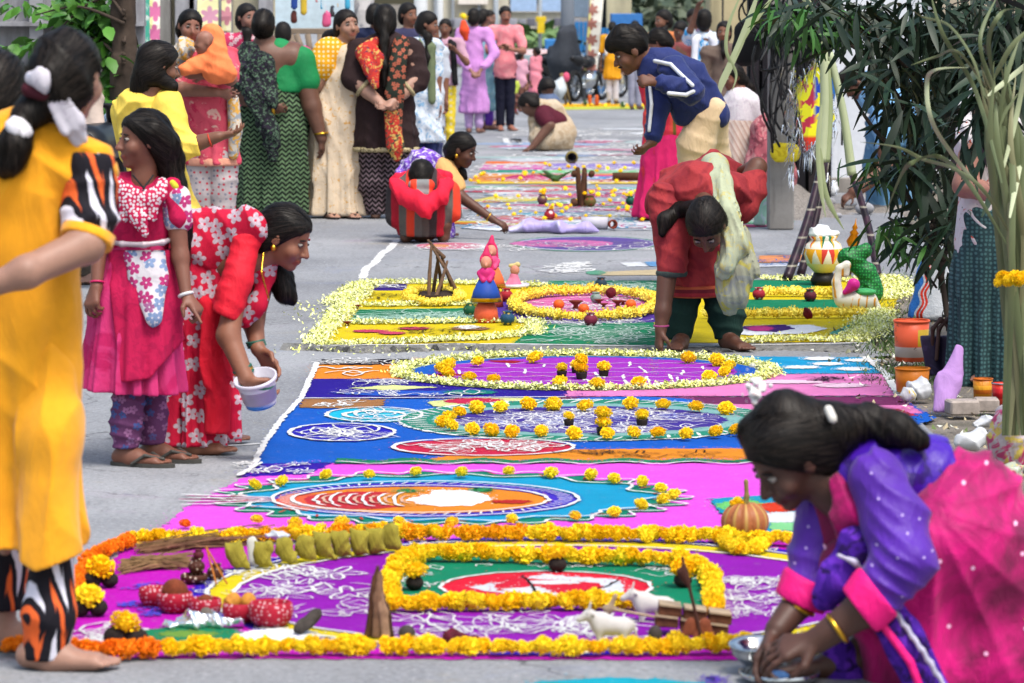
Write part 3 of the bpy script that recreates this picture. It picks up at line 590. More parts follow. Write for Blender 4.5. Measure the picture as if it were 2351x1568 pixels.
def garland(label, pts, rpx, kinds, group='flower garlands on the rangolis', gap=1.15, closed=False, z=0, name='garland'):
    w = [G(x, y + (rpx * .8)) for x, y in pts]; w = [np.array([p[0], p[1], 0]) for p in w]
    if closed: w.append(w[0])
    root = empty(name, (w[0][0], w[0][1], 0), label=label, cat='garland', group=group); L = 0; nxt = 0; N = 0
    tot = sum(np.linalg.norm(b - a) for a, b in zip(w[:-1], w[1:])); run = 0
    for (a, b), (pa, pb) in zip(zip(w[:-1], w[1:]), zip(pts, list(pts[1:]) + [pts[0]])):
        l = np.linalg.norm(b - a); t = nxt
        while t < l:
            q = a + (b - a) * t / l; r = rpx * q[1] / F if not isinstance(rpx, tuple) else rpx[0]
            kd = kinds if isinstance(kinds, str) and len(kinds) < 3 else kinds((run + t) / tot, pa[0] + (pb[0] - pa[0]) * t / l)
            rr = r * random.uniform(.88, 1.15); flower(kd, (q[0] + random.gauss(0, r * .12), q[1] + random.gauss(0, r * .2), rr * .86 + .006 + z), rr, root); N += 1
            t += r * gap * random.uniform(.9, 1.1)
        nxt = t - l; run += l
    return root
def petals(name, label, lines, n, spread, hexs=('#eef2a0', '#f4f6c8', '#e6ea7a'), size=.015, zmax=.014, parent=None, group='loose petal borders'):
    """a mass of single loose petals strewn along the given lines"""
    segs = []
    for ln in lines:
        w = [G(x, y)[:2] for x, y in ln]
        for a, b in zip(w[:-1], w[1:]): segs.append((a, b, np.linalg.norm(b - a)))
    pr = np.array([s[2] for s in segs]); pr /= pr.sum(); ix = RNG.choice(len(segs), n, p=pr); t = RNG.random(n)
    A = np.array([s[0] for s in segs])[ix]; B = np.array([s[1] for s in segs])[ix]; c = A + (B - A) * t[:, None] + RNG.normal(0, 1, (n, 2)) * spread
    o0 = np.array([*segs[0][0], 0]); z = np.abs(RNG.normal(0, zmax * .6, n)) + .008
    az = RNG.uniform(0, 6.28, n); el = RNG.uniform(-.5, .9, n); L = size * RNG.uniform(.7, 1.5, n); Wd = L * RNG.uniform(.25, .42, n)
    d = np.stack([np.cos(az) * np.cos(el), np.sin(az) * np.cos(el), np.sin(el)], 1); s = np.stack([-np.sin(az), np.cos(az), RNG.uniform(-.4, .4, n)], 1)
    C = np.concatenate([c, z[:, None]], 1) - o0
    V = np.stack([C - d * L[:, None] * .5, C + s * Wd[:, None], C + d * L[:, None] * .5 + np.array([0, 0, .3]) * L[:, None], C - s * Wd[:, None]], 1).reshape(-1, 3)
    V[:, 2] = np.maximum(V[:, 2], .006); Q = np.arange(4 * n).reshape(n, 4)
    pal = np.array([lin(h, .8) for h in hexs])[RNG.integers(0, len(hexs), n)] * RNG.uniform(.8, 1.1, n)[:, None]
    m = NT('loose_petals', .8); m.col(m.n('Attribute', attribute_name='Col').outputs['Color'])
    me = npmesh(name, V, Q, False, np.repeat(pal, 4, 0)); o = mesh_obj(name, me, m.m, None, o0)
    return tag(o, label, 'petals', group, 'stuff')
# garlands of R1
def k_front(t, x): return 'o' if x < 385 else 'y'
garland('long front garland turning from orange to yellow along the near edge', [(165, 1497), (300, 1498), (420, 1492), (900, 1488), (1300, 1492), (1690, 1486), (1900, 1500)], 24, k_front)
garland('orange garland clump at the near left corner by the bare foot', [(22, 1488), (44, 1490), (66, 1492)], 26, 'o')
garland('orange side garland on the left edge of the magenta rangoli', [(160, 1400), (178, 1330), (212, 1285), (252, 1262), (300, 1245)], 19, lambda t, x: 'o')
garland('long straight back garland between the magenta and the pink rangoli', [(305, 1238), (370, 1240), (480, 1238), (600, 1232), (740, 1228), (900, 1228), (1200, 1228), (1500, 1232), (1840, 1240)], 21, lambda t, x: 'g' if 600 < x < 1250 and random.random() < .7 else 'y', gap=1.05)
garland('yellow garland bent into an open octagon around the kite medallion', [(1462, 1384), (1200, 1388), (900, 1390), (892, 1345), (912, 1298), (970, 1274), (1280, 1280), (1560, 1288), (1630, 1318), (1640, 1360), (1635, 1402)], 23, 'y', gap=.95)
garland('short curled marigold string around the foot of the pumpkin', [(1655, 1230), (1668, 1255), (1700, 1266), (1740, 1262), (1762, 1245)], 18, 'y')
# garland rings of R5
garland('pale yellow flower ring around the tripod of sticks', elp(995, 681, 62, 15, 20, 380, 40), 12, 'cf', gap=.9)
garland('large pale yellow flower ring around the clay lamps and oranges', elp(1345, 698, 166, 30, 10, 370, 60), 15, 'cf', gap=.8)
garland('pale yellow flower string in front of the painted swan ornament', [(1622, 722), (1760, 722), (1985, 720)], 14, 'cf', gap=.8)
garland('pale yellow flower string behind the painted pot', [(1760, 672), (1850, 672), (1920, 674)], 13, 'cf', gap=.8)
# loose marigolds
for x, y in ((585, 1115), (648, 1107), (748, 1092), (848, 1092), (955, 1085), (1060, 1087), (1168, 1084), (1265, 1088), (1357, 1092), (1410, 1101), (1475, 1108), (1517, 1123), (1547, 1138), (1523, 1149), (1472, 1161), (1410, 1178), (1320, 1187), (1175, 1194), (1037, 1202), (917, 1200), (785, 1202), (677, 1204), (590, 1195)):
    loose('l', x, y, 16, 'small yellow marigold in the ring around the teal petalled medallion', 'marigolds around the teal medallion')
loose('o', 425, 1205, 13, 'lone orange flower on the pink powder left of the medallion', None)
for x, y in ((1095, 938), (1055, 948), (1030, 960), (1016, 970), (1037, 978), (1085, 987), (1128, 990), (1175, 993), (1243, 992), (1318, 997), (1395, 997), (1455, 995), (1510, 995), (1575, 998), (1643, 993), (1690, 988), (1668, 940), (1598, 935), (1523, 930), (1448, 928), (1343, 933), (1270, 931), (1213, 930), (1150, 937)):
    loose('y', x, y, 19, 'yellow marigold in the ring on the green rimmed violet wheel', 'marigolds around the violet wheel')
for x, y in ((1097, 831), (1030, 840), (1015, 848), (1028, 858), (1077, 868), (1133, 872), (1285, 880), (1371, 882), (1466, 880), (1580, 823), (1645, 829), (1673, 843), (1663, 855), (1628, 867), (1228, 822)):
    loose('y', x, y, 17.5, 'yellow marigold in the ring on the magenta oval', 'marigolds around the magenta oval')
def cup(x, y, rpx, label, nfl=1, group='clay cups holding marigolds', dung=False):
    """dark little cup (or pair of dung balls) with marigold on top; x, y = centre of the flower"""
    yb = y + rpx * 2.1; g = G(x, yb); k = g[1] / F; r = rpx * k
    root = empty('clay_cup', (g[0], g[1], .006), label=label, cat='clay cup', group=group); V, Fc = [], []; n = 14
    pr = [(0, 0), (.62, 0), (.72, .3), (.78, .75), (.82, 1.0), (.74, 1.0), (.68, .5), (0, .3)]
    for (a, b) in pr:
        for j in range(n): V.append((a * r * math.cos(6.283 * j / n), a * r * math.sin(6.283 * j / n), b * r))
    for i in range(len(pr) - 1):
        for j in range(n): Fc.append((i * n + j, i * n + (j + 1) % n, (i + 1) * n + (j + 1) % n, (i + 1) * n + j))
    mesh_obj('cup_body', pymesh('cup_body', V, Fc, True), plain('dark_clay', '#2b2320', .9), root)
    f = [tag(flower('y', (g[0], g[1] + .3 * i * r, .006 + r * 1.55 + i * r * 1.1), r, flat=True), ('upper ' if i else 'lower ' if nfl > 1 else '') + 'marigold in the ' + label.replace('dark ', ''), 'flower', 'marigolds in clay cups') for i in range(nfl)]
    return root
for x, y, r, nf, L in ((1306, 950, 15, 1, 'dark clay cup left of centre on the violet wheel'), (1385, 962, 20, 2, 'dark clay cup at the centre of the violet wheel'), (1474, 946, 17, 1, 'dark clay cup right of centre on the violet wheel'),
                       (1290, 838, 15, 1, 'dark clay cup left of centre on the magenta oval'), (1335, 838, 17, 2, 'dark clay cup at the centre of the magenta oval'), (1386, 836, 15, 1, 'dark clay cup right of centre on the magenta oval'), (1322, 832, 13, 1, 'dark clay cup behind the centre of the magenta oval')):
    cup(x, y, r, L, nf)
def dung_mesh(sd):
    s = Sdf(); s.ell((0, 0, .72), (1, .92, .82)); s.fold(wrinkle((1, .3, .5), 4, .06, sd, 2), .06); return s.mesh('dung_ball', .14)
DUNG = [dung_mesh(i) for i in range(3)]; DM = plain('dried_dung', '#2a2320', .95, amt=.25, scale=30)
def dung(x, y, rpx, label, grp='dung balls topped with marigolds', top=True, pair=True):
    g = G(x, y); k = g[1] / F; r = rpx * k
    root = empty('dung_ball', (g[0], g[1], .006), label=label, cat='dung ball', group=grp)
    for dx in ((-1, 1) if pair else (0,)):
        o = mesh_obj('lump', random.choice(DUNG), DM, root); o.scale = (r * random.uniform(.9, 1.1), r, r * random.uniform(.95, 1.15)); o.location = (dx * r * .85, dx * r * .12, 0); o.rotation_euler = (0, 0, random.uniform(0, 6))
    if top: tag(flower('y', (g[0], g[1], .006 + r * 1.9), r * 1.3, flat=True), 'marigold resting on the ' + label.replace('pair of ', ''), 'flower', 'marigolds on dung balls')
    return root
for x, y, r, L in ((232, 1352, 23, 'pair of dung balls at the back left corner by the straw'), (205, 1418, 24, 'pair of dung balls at the left edge by the trouser leg'), (288, 1488, 28, 'pair of dung balls at the front left corner by the orange flowers')): dung(x, y, r, L)
for x, y, L in ((952, 1358, 'dark dung lump inside the left end of the octagon garland'), (1280, 1316, 'dark dung lump on the back run of the octagon garland'), (1568, 1352, 'dark dung lump inside the right end of the octagon garland')): dung(x, y, 23, L, pair=False)
# marigolds strewn over the far rangolis
rr = random.Random(5)
far = [(1080, 415), (1092, 407), (1105, 401), (1110, 399), (1098, 418), (1205, 398), (1225, 397), (1195, 410), (1305, 383), (1340, 384), (1375, 383), (1262, 380), (1252, 377), (1410, 375), (1455, 375), (1505, 376), (1545, 376), (1595, 377), (1370, 393), (1425, 393), (1480, 395), (1530, 394), (1565, 390), (1590, 393), (1415, 416), (1505, 414), (1588, 416), (1545, 398), (1155, 413), (1205, 402), (1340, 395), (1320, 386), (1395, 387), (1435, 386), (1500, 388), (1640, 391), (1285, 390),
       (1138, 451), (1190, 451), (1250, 437), (1298, 434), (1375, 435), (1412, 438), (1370, 428), (1308, 448), (1120, 475), (1166, 471), (1170, 480), (1195, 487), (1180, 493), (1230, 490), (1275, 496), (1290, 487), (1300, 479), (1310, 473), (1345, 470), (1325, 462), (1385, 470), (1400, 461), (1430, 468), (1440, 476), (1440, 482), (1465, 483), (1420, 480), (1408, 450), (1405, 442), (1440, 450), (1345, 497), (1490, 463), (1475, 505), (1400, 497), (1120, 505), (1310, 505), (1250, 502), (1460, 440), (1280, 470), (1100, 493), (1050, 458)]
for x, y in far: loose('yf', x, y, rr.uniform(5.5, 7), 'small yellow marigold dropped among the chalky colours up the road', 'marigolds strewn on the far rangolis')
for k in range(44):
    loose('gf' if rr.random() < .4 else 'yf', rr.uniform(1168, 1490), rr.uniform(239, 243), rr.uniform(2.8, 4), 'tiny marigold in the flower edging before the motorcycles', 'marigolds edging the yellow strip')
# petal borders
petals('petal_border', 'thick pale yellow petal border around the yellow and green rangoli', [[(722, 790), (780, 725), (848, 652), (960, 652), (1200, 657), (1250, 660)], [(712, 795), (780, 794), (900, 790), (1100, 782), (1220, 770), (1230, 742), (1100, 742), (900, 745), (810, 745)], [(760, 700), (830, 655)], [(830, 705), (1100, 702)]], 15000, .028)
petals('petal_border', 'loose pale petal border along the right side by the sacks', [[(2040, 640), (2070, 665), (2040, 690)], [(1740, 642), (1880, 645), (2040, 650)], [(2010, 715), (1990, 760), (1960, 786), (1800, 782), (1720, 788)], [(2020, 720), (2000, 770)]], 10000, .045)
petals('petal_border', 'thin pale petal rim strewn around the magenta oval', [elp(*C4, 428, 40, 0, 360, 60) + [(C4[0] + 428, C4[1])]], 10000, .022)
petals('petal_border', 'stray pale petals scattered on the road left of the slab', [[(640, 800), (760, 812), (1100, 806)], [(700, 740), (760, 690)]], 220, .10)
petals('straw_litter', 'scattered bits of straw and petals on the dirt verge', [[(2030, 700), (2080, 800), (2120, 900), (2250, 1050), (2330, 1100)], [(2000, 780), (2080, 860)]], 500, .15, ('#b8a888', '#8a8a70', '#e8e8d8', '#6a7a48'), .022, .008, group='ground litter')
# ================================================================ people: builder
def sphere_mesh(name, n=12, m=8):
    V = [(math.sin(math.pi * i / m) * math.cos(6.2832 * j / n), math.sin(math.pi * i / m) * math.sin(6.2832 * j / n), math.cos(math.pi * i / m)) for i in range(m + 1) for j in range(n)]
    Fc = [(i * n + j, (i + 1) * n + j, (i + 1) * n + (j + 1) % n, i * n + (j + 1) % n) for i in range(m) for j in range(n)]
    return pymesh(name, V, Fc, True)
def torus_mesh(name, R=1, r=.12, n=24, m=8):
    V = [((R + r * math.cos(6.2832 * j / m)) * math.cos(6.2832 * i / n), (R + r * math.cos(6.2832 * j / m)) * math.sin(6.2832 * i / n), r * math.sin(6.2832 * j / m)) for i in range(n) for j in range(m)]
    Fc = [(i * m + j, ((i + 1) % n) * m + j, ((i + 1) % n) * m + (j + 1) % m, i * m + (j + 1) % m) for i in range(n) for j in range(m)]
    return pymesh(name, V, Fc, True)
def eye_mat():
    m = NT('eye', .35); s = m.sep(); r = m.math('SQRT', m.math('ADD', m.math('POWER', s[0], 2), m.math('POWER', s[2], 2)))
    m.col(m.mix(m.ramp(r, .62, .68), (.012, .008, .006), (.24, .21, .19))); return m.m
EYE_ME = sphere_mesh('eye'); EYE_ME.materials.append(eye_mat())
BROW_ME = sphere_mesh('eyebrow', 10, 6); BROW_ME.materials.append(hair_mat())
def frame_rot(x, y, z):
    from mathutils import Matrix
    return Matrix(((x[0], y[0], z[0]), (x[1], y[1], z[1]), (x[2], y[2], z[2]))).to_euler()
GOLD = plain('gold_metal', '#d9a93a', .3, .9, 1.0, .05, 10, 0)
def axis_frame(a):
    a = unit(a); t = np.array([0, 0, 1.0]) if abs(a[2]) < .9 else np.array([1.0, 0, 0]); x = unit(np.cross(t, a)); return x, np.cross(a, x), a
class Fig:
    def __init__(s, label, x, d, skin='#9a6a50', group=None, h=None, cat='person', name='person', z0=0):
        s.d = d; s.k = d / F; s.h = h or max(.0058, d * .00047); b = P(x, footy(d), d)
        s.o = np.array([b[0], d, z0]); s.root = empty(name, s.o, label=label, cat=cat, group=group); s.S = Sdf(); s.skin = np.array(lin(skin, .6)); s.feet = []; s.pel = None; s.paint = []
    def p(s, x, y, dd=0): return P(x, y, s.d + dd)
    def q(s, t): return (s.p(t[0], t[1], t[2]), t[3] * s.k)
    def limb(s, *pts, k=.02, sq=1.0, S=None): (S or s.S).chain([s.q(t) for t in pts], k, 1, sq); s.pel = s.q(pts[-1])[0] if sq < 1 and s.pel is None else s.pel; return s
    def add(s, name, S, mat, h=None, colf=None, label=None):
        me = S.mesh(name, h or s.h, colf, s.o)
        if me is None: return None
        o = mesh_obj(name, me, mat, s.root)
        if label: o['label'] = label
        return o
    def garm(s, name, mat, chains, k=.03, folds=(), below=None, above=None, cuts=(), sq=1.0, h=None, sub=(), label=None, extra=None, grow=.007):
        S = Sdf(); rm = min(t[3] for c in chains for t in c) * s.k; grow = min(grow, rm * .22); S.fold(lambda X: -grow, grow)
        for c in chains:
            if len(c) == 1: S.chain([s.q(c[0]), s.q(c[0])], k, 1, sq)
            else: S.chain([s.q(t) for t in c], k, 1, sq)
        for c in sub: S.chain([s.q(t) for t in c], .015, -1, sq)
        if extra: extra(S)
        for f in folds: S.fold(f[0], f[1])
        if below is not None: S.cut((0, 0, s.p(CX, below)[2]), (0, 0, -1))
        if above is not None: S.cut((0, 0, s.p(CX, above)[2]), (0, 0, 1))
        for (x, y, dd, n) in cuts: S.cut(s.p(x, y, dd), n)
        return s.add(name, S, mat, h, None, label)
    def wr(s, dirv=(.3, 0, 1), freq=45, amp=.006, seed=0): amp *= 1.9 if amp < .01 and freq < 100 else 1.2; return (wrinkle(dirv, freq, amp, seed), amp * 1.3)
    def pl(s, x, n, amp, yt, yb, tw=0, seed=0, dd=0): amp *= 1.5; return (pleat(s.p(x, yt)[0], s.d + dd, n, amp, s.p(x, yt)[2], s.p(x, yb)[2], tw, seed), amp * 1.5)
    def head(s, x, y, dd, hs=.21, yaw=0, pitch=0, roll=0, eyes=True, jaw=1.0, bindi=False, mous=False, face=1.0):
        """x, y: centre of the head (between ears) in the photo; hs: chin to crown in metres; yaw 0 = towards the camera, 90 = to the right"""
        c = s.p(x, y, dd); sc = hs / .215; ya, pi, ro = map(math.radians, (yaw, pitch, roll)); f0 = np.array([math.sin(ya), -math.cos(ya), 0]); z = np.array([0, 0, 1.0])
        f = f0 * math.cos(pi) - z * math.sin(pi); u = z * math.cos(pi) + f0 * math.sin(pi); sd = np.cross(f, u)
        u, sd = u * math.cos(ro) + sd * math.sin(ro), sd * math.cos(ro) - u * math.sin(ro)
        R = np.stack([sd, f, u]); L = lambda a, b, cc: c + sc * (a * sd + b * f + cc * u); s.lp, s.R, s.sc, s.hc = L, R, sc, c; S = s.S
        S.ell(L(0, -.012, .03), np.array([.074, .094, .084]) * sc, R, .02)
        S.ell(L(0, .022, -.035), np.array([.056 * jaw, .066, .068]) * sc, R, .03 * sc)
        S.ell(L(0, .064, -.088), np.array([.022, .022, .018]) * sc, R, .02 * sc)
        for e in (-1, 1):
            S.ell(L(.036 * e, .060, -.028), np.array([.026, .024, .026]) * sc, R, .02 * sc)
            S.ell(L(.031 * e, .098, .010), np.array([.019, .016, .012]) * sc, R, .014 * sc, -1)
            S.ell(L(.076 * e, -.006, -.004), np.array([.009, .020, .031]) * sc, R, .006)
        S.cone(L(0, .084, .012), L(0, .106, -.026), .007 * sc, .0115 * sc, .010 * sc)
        for e in (-1, 1): S.ell(L(.010 * e, .094, -.030), np.array([.008, .010, .008]) * sc, R, .006 * sc)
        S.ell(L(0, .084, -.056), np.array([.024, .011, .0065]) * sc, R, .005 * sc); S.ell(L(0, .082, -.067), np.array([.020, .011, .0075]) * sc, R, .005 * sc)
        if eyes:
            for e in (-1, 1):
                o = mesh_obj('eye', EYE_ME, None, s.root, L(.031 * e, .0755, .0085) - s.o); o.scale = (.0125 * sc, .0115 * sc, .0075 * sc); o.rotation_euler = frame_rot(sd, f, u)
                o = mesh_obj('eyebrow', BROW_ME, None, s.root, L(.031 * e, .0785, .027) - s.o); o.scale = (.019 * sc, .004 * sc, .0032 * sc); o.rotation_euler = frame_rot(unit(sd - e * .35 * f - e * .12 * u), f, u)
            if bindi:
                o = mesh_obj('bindi', BROW_ME.copy(), None, s.root, L(0, .089, .036) - s.o); o.data.materials[0] = plain('red_dot', '#8a1020', .6); o.scale = (.004 * sc,) * 3
            if mous:
                for e in (-1, 1):
                    o = mesh_obj('moustache', BROW_ME, None, s.root, L(.014 * e, .092, -.047) - s.o); o.scale = (.017 * sc, .005 * sc, .005 * sc); o.rotation_euler = frame_rot(unit(sd - e * .4 * f - e * .15 * u), f, u)
        def paint(V, C):
            q = (V - c) @ R.T / sc
            m = (((q[:, 0] / .026) ** 2 + ((q[:, 2] + .062) / .0145) ** 2) < 1) & (q[:, 1] > .06); C[m] *= np.array([1.0, .62, .62])
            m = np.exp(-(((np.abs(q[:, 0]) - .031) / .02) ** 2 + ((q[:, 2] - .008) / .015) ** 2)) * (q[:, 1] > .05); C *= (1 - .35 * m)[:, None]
        s.paint.append(paint); return s
    def hair(s, chains=(), style='cap', col='#15110f', amp=.004, ext=(), lift=1.0, k=.03):
        S = Sdf(); L, R, sc = s.lp, s.R, s.sc
        if style != 'none':
            S.ell(L(0, -.016, .034), np.array([.083, .102, .090]) * sc * lift, R, .02)
            if style == 'full': S.ell(L(0, -.045, -.03), np.array([.085, .07, .085]) * sc, R, .03)
            S.half(L(0, .080, .062), R[1] * .77 - R[2] * .64)
            if style == 'short': S.half(L(0, 0, -.045), -R[2])
        for (a, b, cc, r) in ext: S.ell(L(a, b, cc), np.full(3, r) * sc, None, k)
        for c in chains: S.chain([s.q(t) if len(t) == 4 else (L(*t[1:4]), t[4] * sc) for t in c], k)
        S.fold(wrinkle((.6, .3, .5), 150, amp, 3, 1), amp); o = s.add('hair', S, hair_mat(col))
        if s.d < 29 and o: s.strands(o, int(2600 * min(1, (13 / s.d) ** 1.5)))
        return s
    def strands(s, o, n):
        from mathutils import kdtree
        me = o.data; N = len(me.vertices); co = np.empty(N * 3, np.float32); me.vertices.foreach_get('co', co); co = co.reshape(-1, 3); nr = np.array([v.normal for v in me.vertices]); kd = kdtree.KDTree(N)
        for i, c in enumerate(co): kd.insert(c, i)
        kd.balance(); hc = s.hc - s.o; V, Fc, CC = [], [], []
        for i in RNG.integers(0, N, n):
            p = co[i].astype(float); pts = []; lift = random.uniform(-.001, .003) + (random.random() < .06) * .006; jd = RNG.normal(0, .12, 3); w = random.uniform(.0008, .0020)
            for k in range(7):
                _, j, _ = kd.find(p); nn = nr[j]; p = p - nn * ((p - co[j]) @ nn); far = np.linalg.norm(p - hc) > .135 * s.sc; f = np.array([0, 0, -1.0]) if far else -s.R[1] * .8 - s.R[2] * .55
                t = unit(f + jd - nn * ((f + jd) @ nn)); b = np.cross(t, nn); pts.append((p + nn * (lift * (.3 + k / 6)), b, nn)); p = p + t * .013 * (s.d / 15 * .4 + .6)
            b0 = len(V); br = np.array([.009, .0068, .0056]) * random.choice((.3, .6, 1, 1.6, 2.6))
            for k, (q, b, nn) in enumerate(pts): ww = w * (1 - (k / 6) ** 2 * .8); V += [q - b * ww, q + b * ww]; CC += [br, br]
            for k in range(6): c = b0 + 2 * k; Fc.append((c, c + 1, c + 3, c + 2))
        tag(mesh_obj('hair_strands', npmesh('hair_strands', np.array(V), np.array(Fc), True, np.array(CC)), STRAND, s.root), kind='stuff')
    def hand(s, w, d, n, side=1, curl=.5, size=1.0, point=False, spread=.12):
        """w wrist, d finger direction, n palm normal (fingers curl that way), side: which side the thumb leaves"""
        w = np.asarray(w, float); d, n = unit(d), unit(n); n = unit(n - d * (n @ d)); t = np.cross(d, n) * side; z = size * 1.0; mr = max(.0068 * z, s.h * .62); S = s.S
        kn = [w + z * (d * l + t * o) for l, o in ((.083, .030), (.088, .010), (.083, -.010), (.073, -.028))]
        for q in kn: S.cone(w + (q - w) * .12, q, .016 * z, .0125 * z, .014)
        for i, (q, l) in enumerate(zip(kn, (.068, .076, .070, .055))):
            cu = (.08 if point and i == 0 else (1.25 if point else curl)) * (1 + .12 * i); a = 0; x = q; r0 = max(.0092 * z, mr); dr = unit(d + t * spread * (1.5 - i) / 1.5)
            for j, f in enumerate((.45, .32, .25)):
                a += cu * (.75 if j else .6); e = x + z * l * f * (dr * math.cos(a) + n * math.sin(a)); S.cone(x, e, r0, max(r0 * .88, mr), .003); x = e; r0 *= .9
        x = w + z * (d * .025 + t * .024 + n * .004); e = x + z * .042 * unit(d * .6 + t * .75 + n * (.2 + .3 * curl)); S.cone(x, e, .014 * z, max(.0105 * z, mr), .01)
        S.cone(e, e + z * .034 * unit(d * .9 + t * (.3 - .4 * curl) + n * (.3 + .5 * curl)), max(.0105 * z, mr), max(.0085 * z, mr), .004); return s
    def foot(s, ankle, d, size=1.0, r=.032):
        s.feet.append(np.asarray(ankle, float))
        a = np.asarray(ankle, float); d = unit((d[0], d[1], 0)); t = np.array([-d[1], d[0], 0]); z = size; S = s.S; g = np.array([a[0], a[1], s.o[2] + .012])
        S.cone(a, g + np.array([0, 0, .03 * z]) - d * .02 * z, r * z, .030 * z, .02); S.cone(g - d * .035 * z + [0, 0, .02 * z], g + d * .05 * z + [0, 0, .03 * z], .028 * z, .030 * z, .02)
        S.cone(a + d * .02 * z - [0, 0, .03 * z], g + d * .13 * z + [0, 0, .014 * z], .028 * z, .018 * z, .025)
        for o in (-.022, .022): S.cone(g + d * .03 * z + t * o * .6 * z + [0, 0, .014 * z], g + d * .135 * z + t * o * z + [0, 0, .010 * z], .022 * z, .017 * z, .02)
        for i, (o, l, rr) in enumerate(((.030, .178, .0115), (.012, .180, .0085), (-.003, .174, .008), (-.017, .166, .0075), (-.030, .156, .0075))):
            S.cone(g + d * .135 * z + t * o * z + [0, 0, .010 * z], g + d * l * z + t * o * 1.05 * z + [0, 0, .006 * z], max(rr * z, s.h * .6), max(rr * .9 * z, s.h * .6), .006)
        return s
    def slipper(s, ankle, d, size=1.0, col='#3a3a40'):
        d = unit((d[0], d[1], 0)); t = np.array([-d[1], d[0], 0]); c = np.array([ankle[0], ankle[1], s.o[2]]); V = []; n = 22
        for zz in (.001, .014):
            for i in range(n):
                a = 6.2832 * i / n; l = math.cos(a); w = math.sin(a) * (.042 if l > 0 else .033); V.append(c + d * (.065 + .13 * l) * size + t * w * size + [0, 0, zz] - s.o)
        Fc = [(i, (i + 1) % n, n + (i + 1) % n, n + i) for i in range(n)] + [tuple(range(n, 2 * n)), tuple(range(n - 1, -1, -1))]
        o = mesh_obj('slipper', pymesh('slipper', V, Fc), plain('rubber', col, .6), s.root)
        S = Sdf(); tip = c + d * .15 * size + [0, 0, .03 * size]
        for e in (-1, 1): S.chain([(tip, .005), (c + d * .09 * size + t * e * .035 * size + [0, 0, .045 * size], .006), (c + d * .04 * size + t * e * .042 * size + [0, 0, .012], .006)], .004)
        me = S.mesh('strap', .004, None, s.o)
        if me: mesh_obj('strap', me, plain('rubber', col, .6), o)
    def bangle(s, c, ax, r, mat=None, w=1.0, name='bangle'):
        me = torus_mesh(name, 1, .16 * w); o = mesh_obj(name, me, mat or GOLD, s.root, np.asarray(c) - s.o); o.scale = (r, r, r); o.rotation_euler = frame_rot(*axis_frame(ax)); return o
    def earring(s, e=1, r=.008):
        o = mesh_obj('earring', sphere_mesh('earring', 8, 6), GOLD, s.root, s.lp(.079 * e, .0, -.038) - s.o); o.scale = (r * .8, r * .8, r)
    def done(s):
        def colf(V):
            C = np.tile(s.skin, (len(V), 1))
            for f in s.paint: f(V, C)
            return C
        for a in s.feet:
            if s.pel is not None: s.S.cone(a + [0, 0, .04], a + (s.pel - a) * .3, .018, .026); s.S.cone(a + (s.pel - a) * .3, s.pel, .026, .04)
        s.add('body', s.S, SKIN, None, colf); return s
